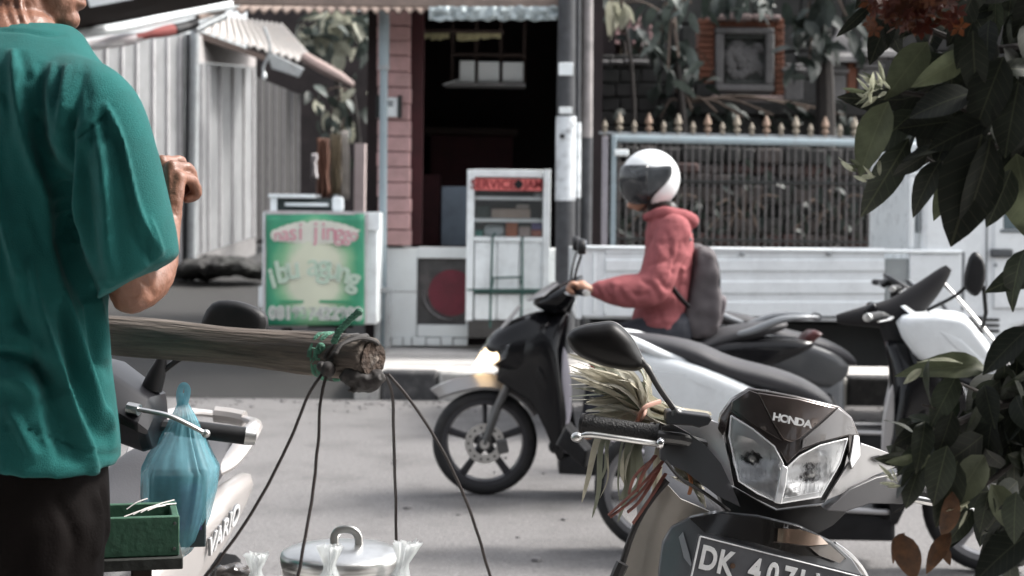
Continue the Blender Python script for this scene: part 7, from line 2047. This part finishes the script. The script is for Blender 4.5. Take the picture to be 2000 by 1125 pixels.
# leaves that can be told apart in the picture
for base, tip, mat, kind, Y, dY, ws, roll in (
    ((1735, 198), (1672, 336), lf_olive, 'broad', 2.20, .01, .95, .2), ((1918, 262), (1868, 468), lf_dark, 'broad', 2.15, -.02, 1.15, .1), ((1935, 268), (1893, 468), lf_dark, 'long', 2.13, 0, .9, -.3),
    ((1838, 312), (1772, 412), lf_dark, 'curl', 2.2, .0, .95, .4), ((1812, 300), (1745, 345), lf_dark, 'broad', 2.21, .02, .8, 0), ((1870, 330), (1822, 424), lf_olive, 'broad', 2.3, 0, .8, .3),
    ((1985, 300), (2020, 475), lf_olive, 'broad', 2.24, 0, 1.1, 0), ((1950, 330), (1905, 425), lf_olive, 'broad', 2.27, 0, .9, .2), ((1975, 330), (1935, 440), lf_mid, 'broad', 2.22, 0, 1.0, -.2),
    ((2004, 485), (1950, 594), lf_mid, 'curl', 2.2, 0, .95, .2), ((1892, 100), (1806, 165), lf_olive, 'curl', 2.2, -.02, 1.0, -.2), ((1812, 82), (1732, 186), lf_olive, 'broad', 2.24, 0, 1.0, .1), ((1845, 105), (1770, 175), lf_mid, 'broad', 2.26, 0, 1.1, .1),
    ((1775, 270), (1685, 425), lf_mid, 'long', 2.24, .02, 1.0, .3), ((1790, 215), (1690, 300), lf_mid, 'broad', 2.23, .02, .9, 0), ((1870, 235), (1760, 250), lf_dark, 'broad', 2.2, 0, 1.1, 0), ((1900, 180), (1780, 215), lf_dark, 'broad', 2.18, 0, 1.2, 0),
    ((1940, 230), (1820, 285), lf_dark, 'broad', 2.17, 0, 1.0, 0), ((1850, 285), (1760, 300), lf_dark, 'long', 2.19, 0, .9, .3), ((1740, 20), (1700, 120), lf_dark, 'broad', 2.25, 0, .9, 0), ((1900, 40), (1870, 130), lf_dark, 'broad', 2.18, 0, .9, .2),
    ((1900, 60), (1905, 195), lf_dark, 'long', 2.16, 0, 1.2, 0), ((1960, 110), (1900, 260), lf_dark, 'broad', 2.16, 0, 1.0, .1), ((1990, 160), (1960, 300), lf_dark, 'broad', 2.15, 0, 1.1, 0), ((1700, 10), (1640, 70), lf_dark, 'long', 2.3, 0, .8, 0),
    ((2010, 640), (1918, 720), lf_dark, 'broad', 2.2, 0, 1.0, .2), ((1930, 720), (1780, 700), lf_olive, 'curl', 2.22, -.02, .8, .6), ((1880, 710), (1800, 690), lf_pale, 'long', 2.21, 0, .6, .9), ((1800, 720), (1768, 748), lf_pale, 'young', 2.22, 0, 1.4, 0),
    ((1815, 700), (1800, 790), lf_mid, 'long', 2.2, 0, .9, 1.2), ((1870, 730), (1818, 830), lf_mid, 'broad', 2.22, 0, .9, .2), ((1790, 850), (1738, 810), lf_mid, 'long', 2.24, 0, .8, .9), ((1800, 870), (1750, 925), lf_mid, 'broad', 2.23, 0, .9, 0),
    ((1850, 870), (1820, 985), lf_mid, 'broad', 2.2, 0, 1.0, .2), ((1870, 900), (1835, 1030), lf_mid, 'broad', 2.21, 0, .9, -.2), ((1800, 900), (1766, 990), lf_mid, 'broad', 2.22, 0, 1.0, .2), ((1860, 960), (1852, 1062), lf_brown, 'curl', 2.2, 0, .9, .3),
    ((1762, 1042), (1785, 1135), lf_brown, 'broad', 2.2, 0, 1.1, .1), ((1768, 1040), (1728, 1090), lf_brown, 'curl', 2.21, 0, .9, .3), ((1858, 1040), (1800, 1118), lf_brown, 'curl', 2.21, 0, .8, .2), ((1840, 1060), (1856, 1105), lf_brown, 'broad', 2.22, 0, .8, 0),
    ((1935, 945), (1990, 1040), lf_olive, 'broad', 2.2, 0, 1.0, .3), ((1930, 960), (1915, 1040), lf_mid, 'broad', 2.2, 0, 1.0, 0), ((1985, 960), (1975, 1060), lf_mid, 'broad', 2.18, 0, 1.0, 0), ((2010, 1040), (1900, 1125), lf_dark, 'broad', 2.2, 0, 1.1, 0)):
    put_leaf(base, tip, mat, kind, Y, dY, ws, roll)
# the rest of the crown
def scatter(n, box, mats, Lr=(70, 128), Yr=(2.22, 2.5), ang=(95, 50), mask=None):
    k = 0
    while k < n:
        px = random.uniform(box[0], box[2]); py = random.uniform(box[1], box[3])
        if mask and not mask(px, py): continue
        L = random.uniform(*Lr); a = R(random.gauss(*ang))
        put_leaf((px, py), (px + L * cos(a) * random.uniform(.6, 1), py + L * sin(a)), random.choice(mats), random.choice(('broad', 'broad', 'curl', 'long')), random.uniform(*Yr), random.uniform(-.05, .05), random.uniform(.8, 1.15), random.gauss(0, .5))
        k += 1
D, Mi, O = lf_dark, lf_mid, lf_olive
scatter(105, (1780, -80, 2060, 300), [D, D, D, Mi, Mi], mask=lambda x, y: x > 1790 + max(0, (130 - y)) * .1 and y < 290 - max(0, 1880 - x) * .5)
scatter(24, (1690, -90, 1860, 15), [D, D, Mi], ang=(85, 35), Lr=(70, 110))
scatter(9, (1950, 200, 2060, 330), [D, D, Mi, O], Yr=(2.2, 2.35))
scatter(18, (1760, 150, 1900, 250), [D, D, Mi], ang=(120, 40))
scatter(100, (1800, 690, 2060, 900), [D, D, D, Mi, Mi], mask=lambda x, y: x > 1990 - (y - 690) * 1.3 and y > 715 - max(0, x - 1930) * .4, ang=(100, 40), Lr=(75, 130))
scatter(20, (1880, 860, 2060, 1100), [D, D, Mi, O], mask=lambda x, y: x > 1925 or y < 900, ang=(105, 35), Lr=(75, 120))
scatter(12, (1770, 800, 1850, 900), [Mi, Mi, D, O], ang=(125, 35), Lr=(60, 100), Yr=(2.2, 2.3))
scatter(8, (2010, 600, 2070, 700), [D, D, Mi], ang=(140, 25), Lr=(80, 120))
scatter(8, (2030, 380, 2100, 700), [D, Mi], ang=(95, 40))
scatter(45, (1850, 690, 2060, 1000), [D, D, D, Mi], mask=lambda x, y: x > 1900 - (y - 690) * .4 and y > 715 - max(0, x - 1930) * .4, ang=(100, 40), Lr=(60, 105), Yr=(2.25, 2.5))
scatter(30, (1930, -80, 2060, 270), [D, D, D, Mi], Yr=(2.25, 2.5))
for pts_ in (([(1960, 790, 2.28), (1900, 760, 2.24), (1840, 735, 2.23)]), ([(1860, 830, 2.25), (1830, 800, 2.23), (1800, 790, 2.22)]), ([(1900, 310, 2.25), (1870, 360, 2.22), (1850, 330, 2.2)]), ([(1960, 255, 2.28), (1925, 262, 2.2)]), ([(1820, 60, 2.25), (1812, 90, 2.24)])): branch(pts_, .0035)
# tufts of young pale leaves
for cx_, cy_, n, spread_ in ((1712, 168, 17, 34), (1690, 185, 7, 26), (1668, 330, 6, 16), (1700, 345, 4, 14), (1880, 985, 7, 20), (1748, 940, 6, 22)):
    for i in range(n):
        a = R(random.gauss(195, 55)); L = random.uniform(22, 46) * (1 if n > 6 else .8)
        bx_, by_ = cx_ + random.gauss(8, spread_ * .35), cy_ + random.gauss(0, spread_ * .28)
        put_leaf((bx_, by_), (bx_ + L * cos(a), by_ + L * sin(a) * .9), lf_pale if random.random() < .75 else lf_olive, 'young', 2.22 + random.uniform(-.02, .02), random.uniform(-.02, .02), random.uniform(.7, 1.1), random.gauss(0, .7))
# red orange blossom cluster at the top
petal_a = M('petal_red', (0.050, 0.010, 0.005), .7, var=.35, scale=10, translucent=.3)
petal_b = M('petal_orange', (0.080, 0.027, 0.010), .7, var=.35, scale=10, translucent=.3)
fl = {}
for mat in (petal_a, petal_b):
    m = MB(local=True)
    for q in range(5):
        a = 2 * pi * q / 5; d = Vector((cos(a), sin(a), .15)); s_ = Vector((-sin(a), cos(a), 0))
        m.add([Vector((0, 0, 0)), d * .5 + s_ * .28, d + Vector((0, 0, -.1)), d * .5 - s_ * .28], [(0, 1, 2, 3)])
    m.lathe([(.05, 0), (.04, -.7)], 5, (0, 0, 0))
    fl[mat.name] = [m.build('flower', mat, shrub, angle=180), True]
for i in range(130):
    px = random.gauss(1790, 52); py = random.gauss(8, 22)
    if py > 62 or px < 1690 or px > 1890: continue
    pr = fl[random.choice((petal_a, petal_a, petal_b)).name]
    if pr[1]: o = pr[0]; pr[1] = False
    else: o = inst(pr[0], parent=shrub)
    o.location = P(px, py, 2.10 + random.uniform(-.03, .03)) - tbase
    o.rotation_euler = orient(Vector((random.gauss(0, 1), random.gauss(0, 1), random.gauss(0, .6))), (random.gauss(0, .4), -1, random.gauss(.2, .4)))
    sc = random.uniform(.010, .017); o.scale = (sc, sc, sc)
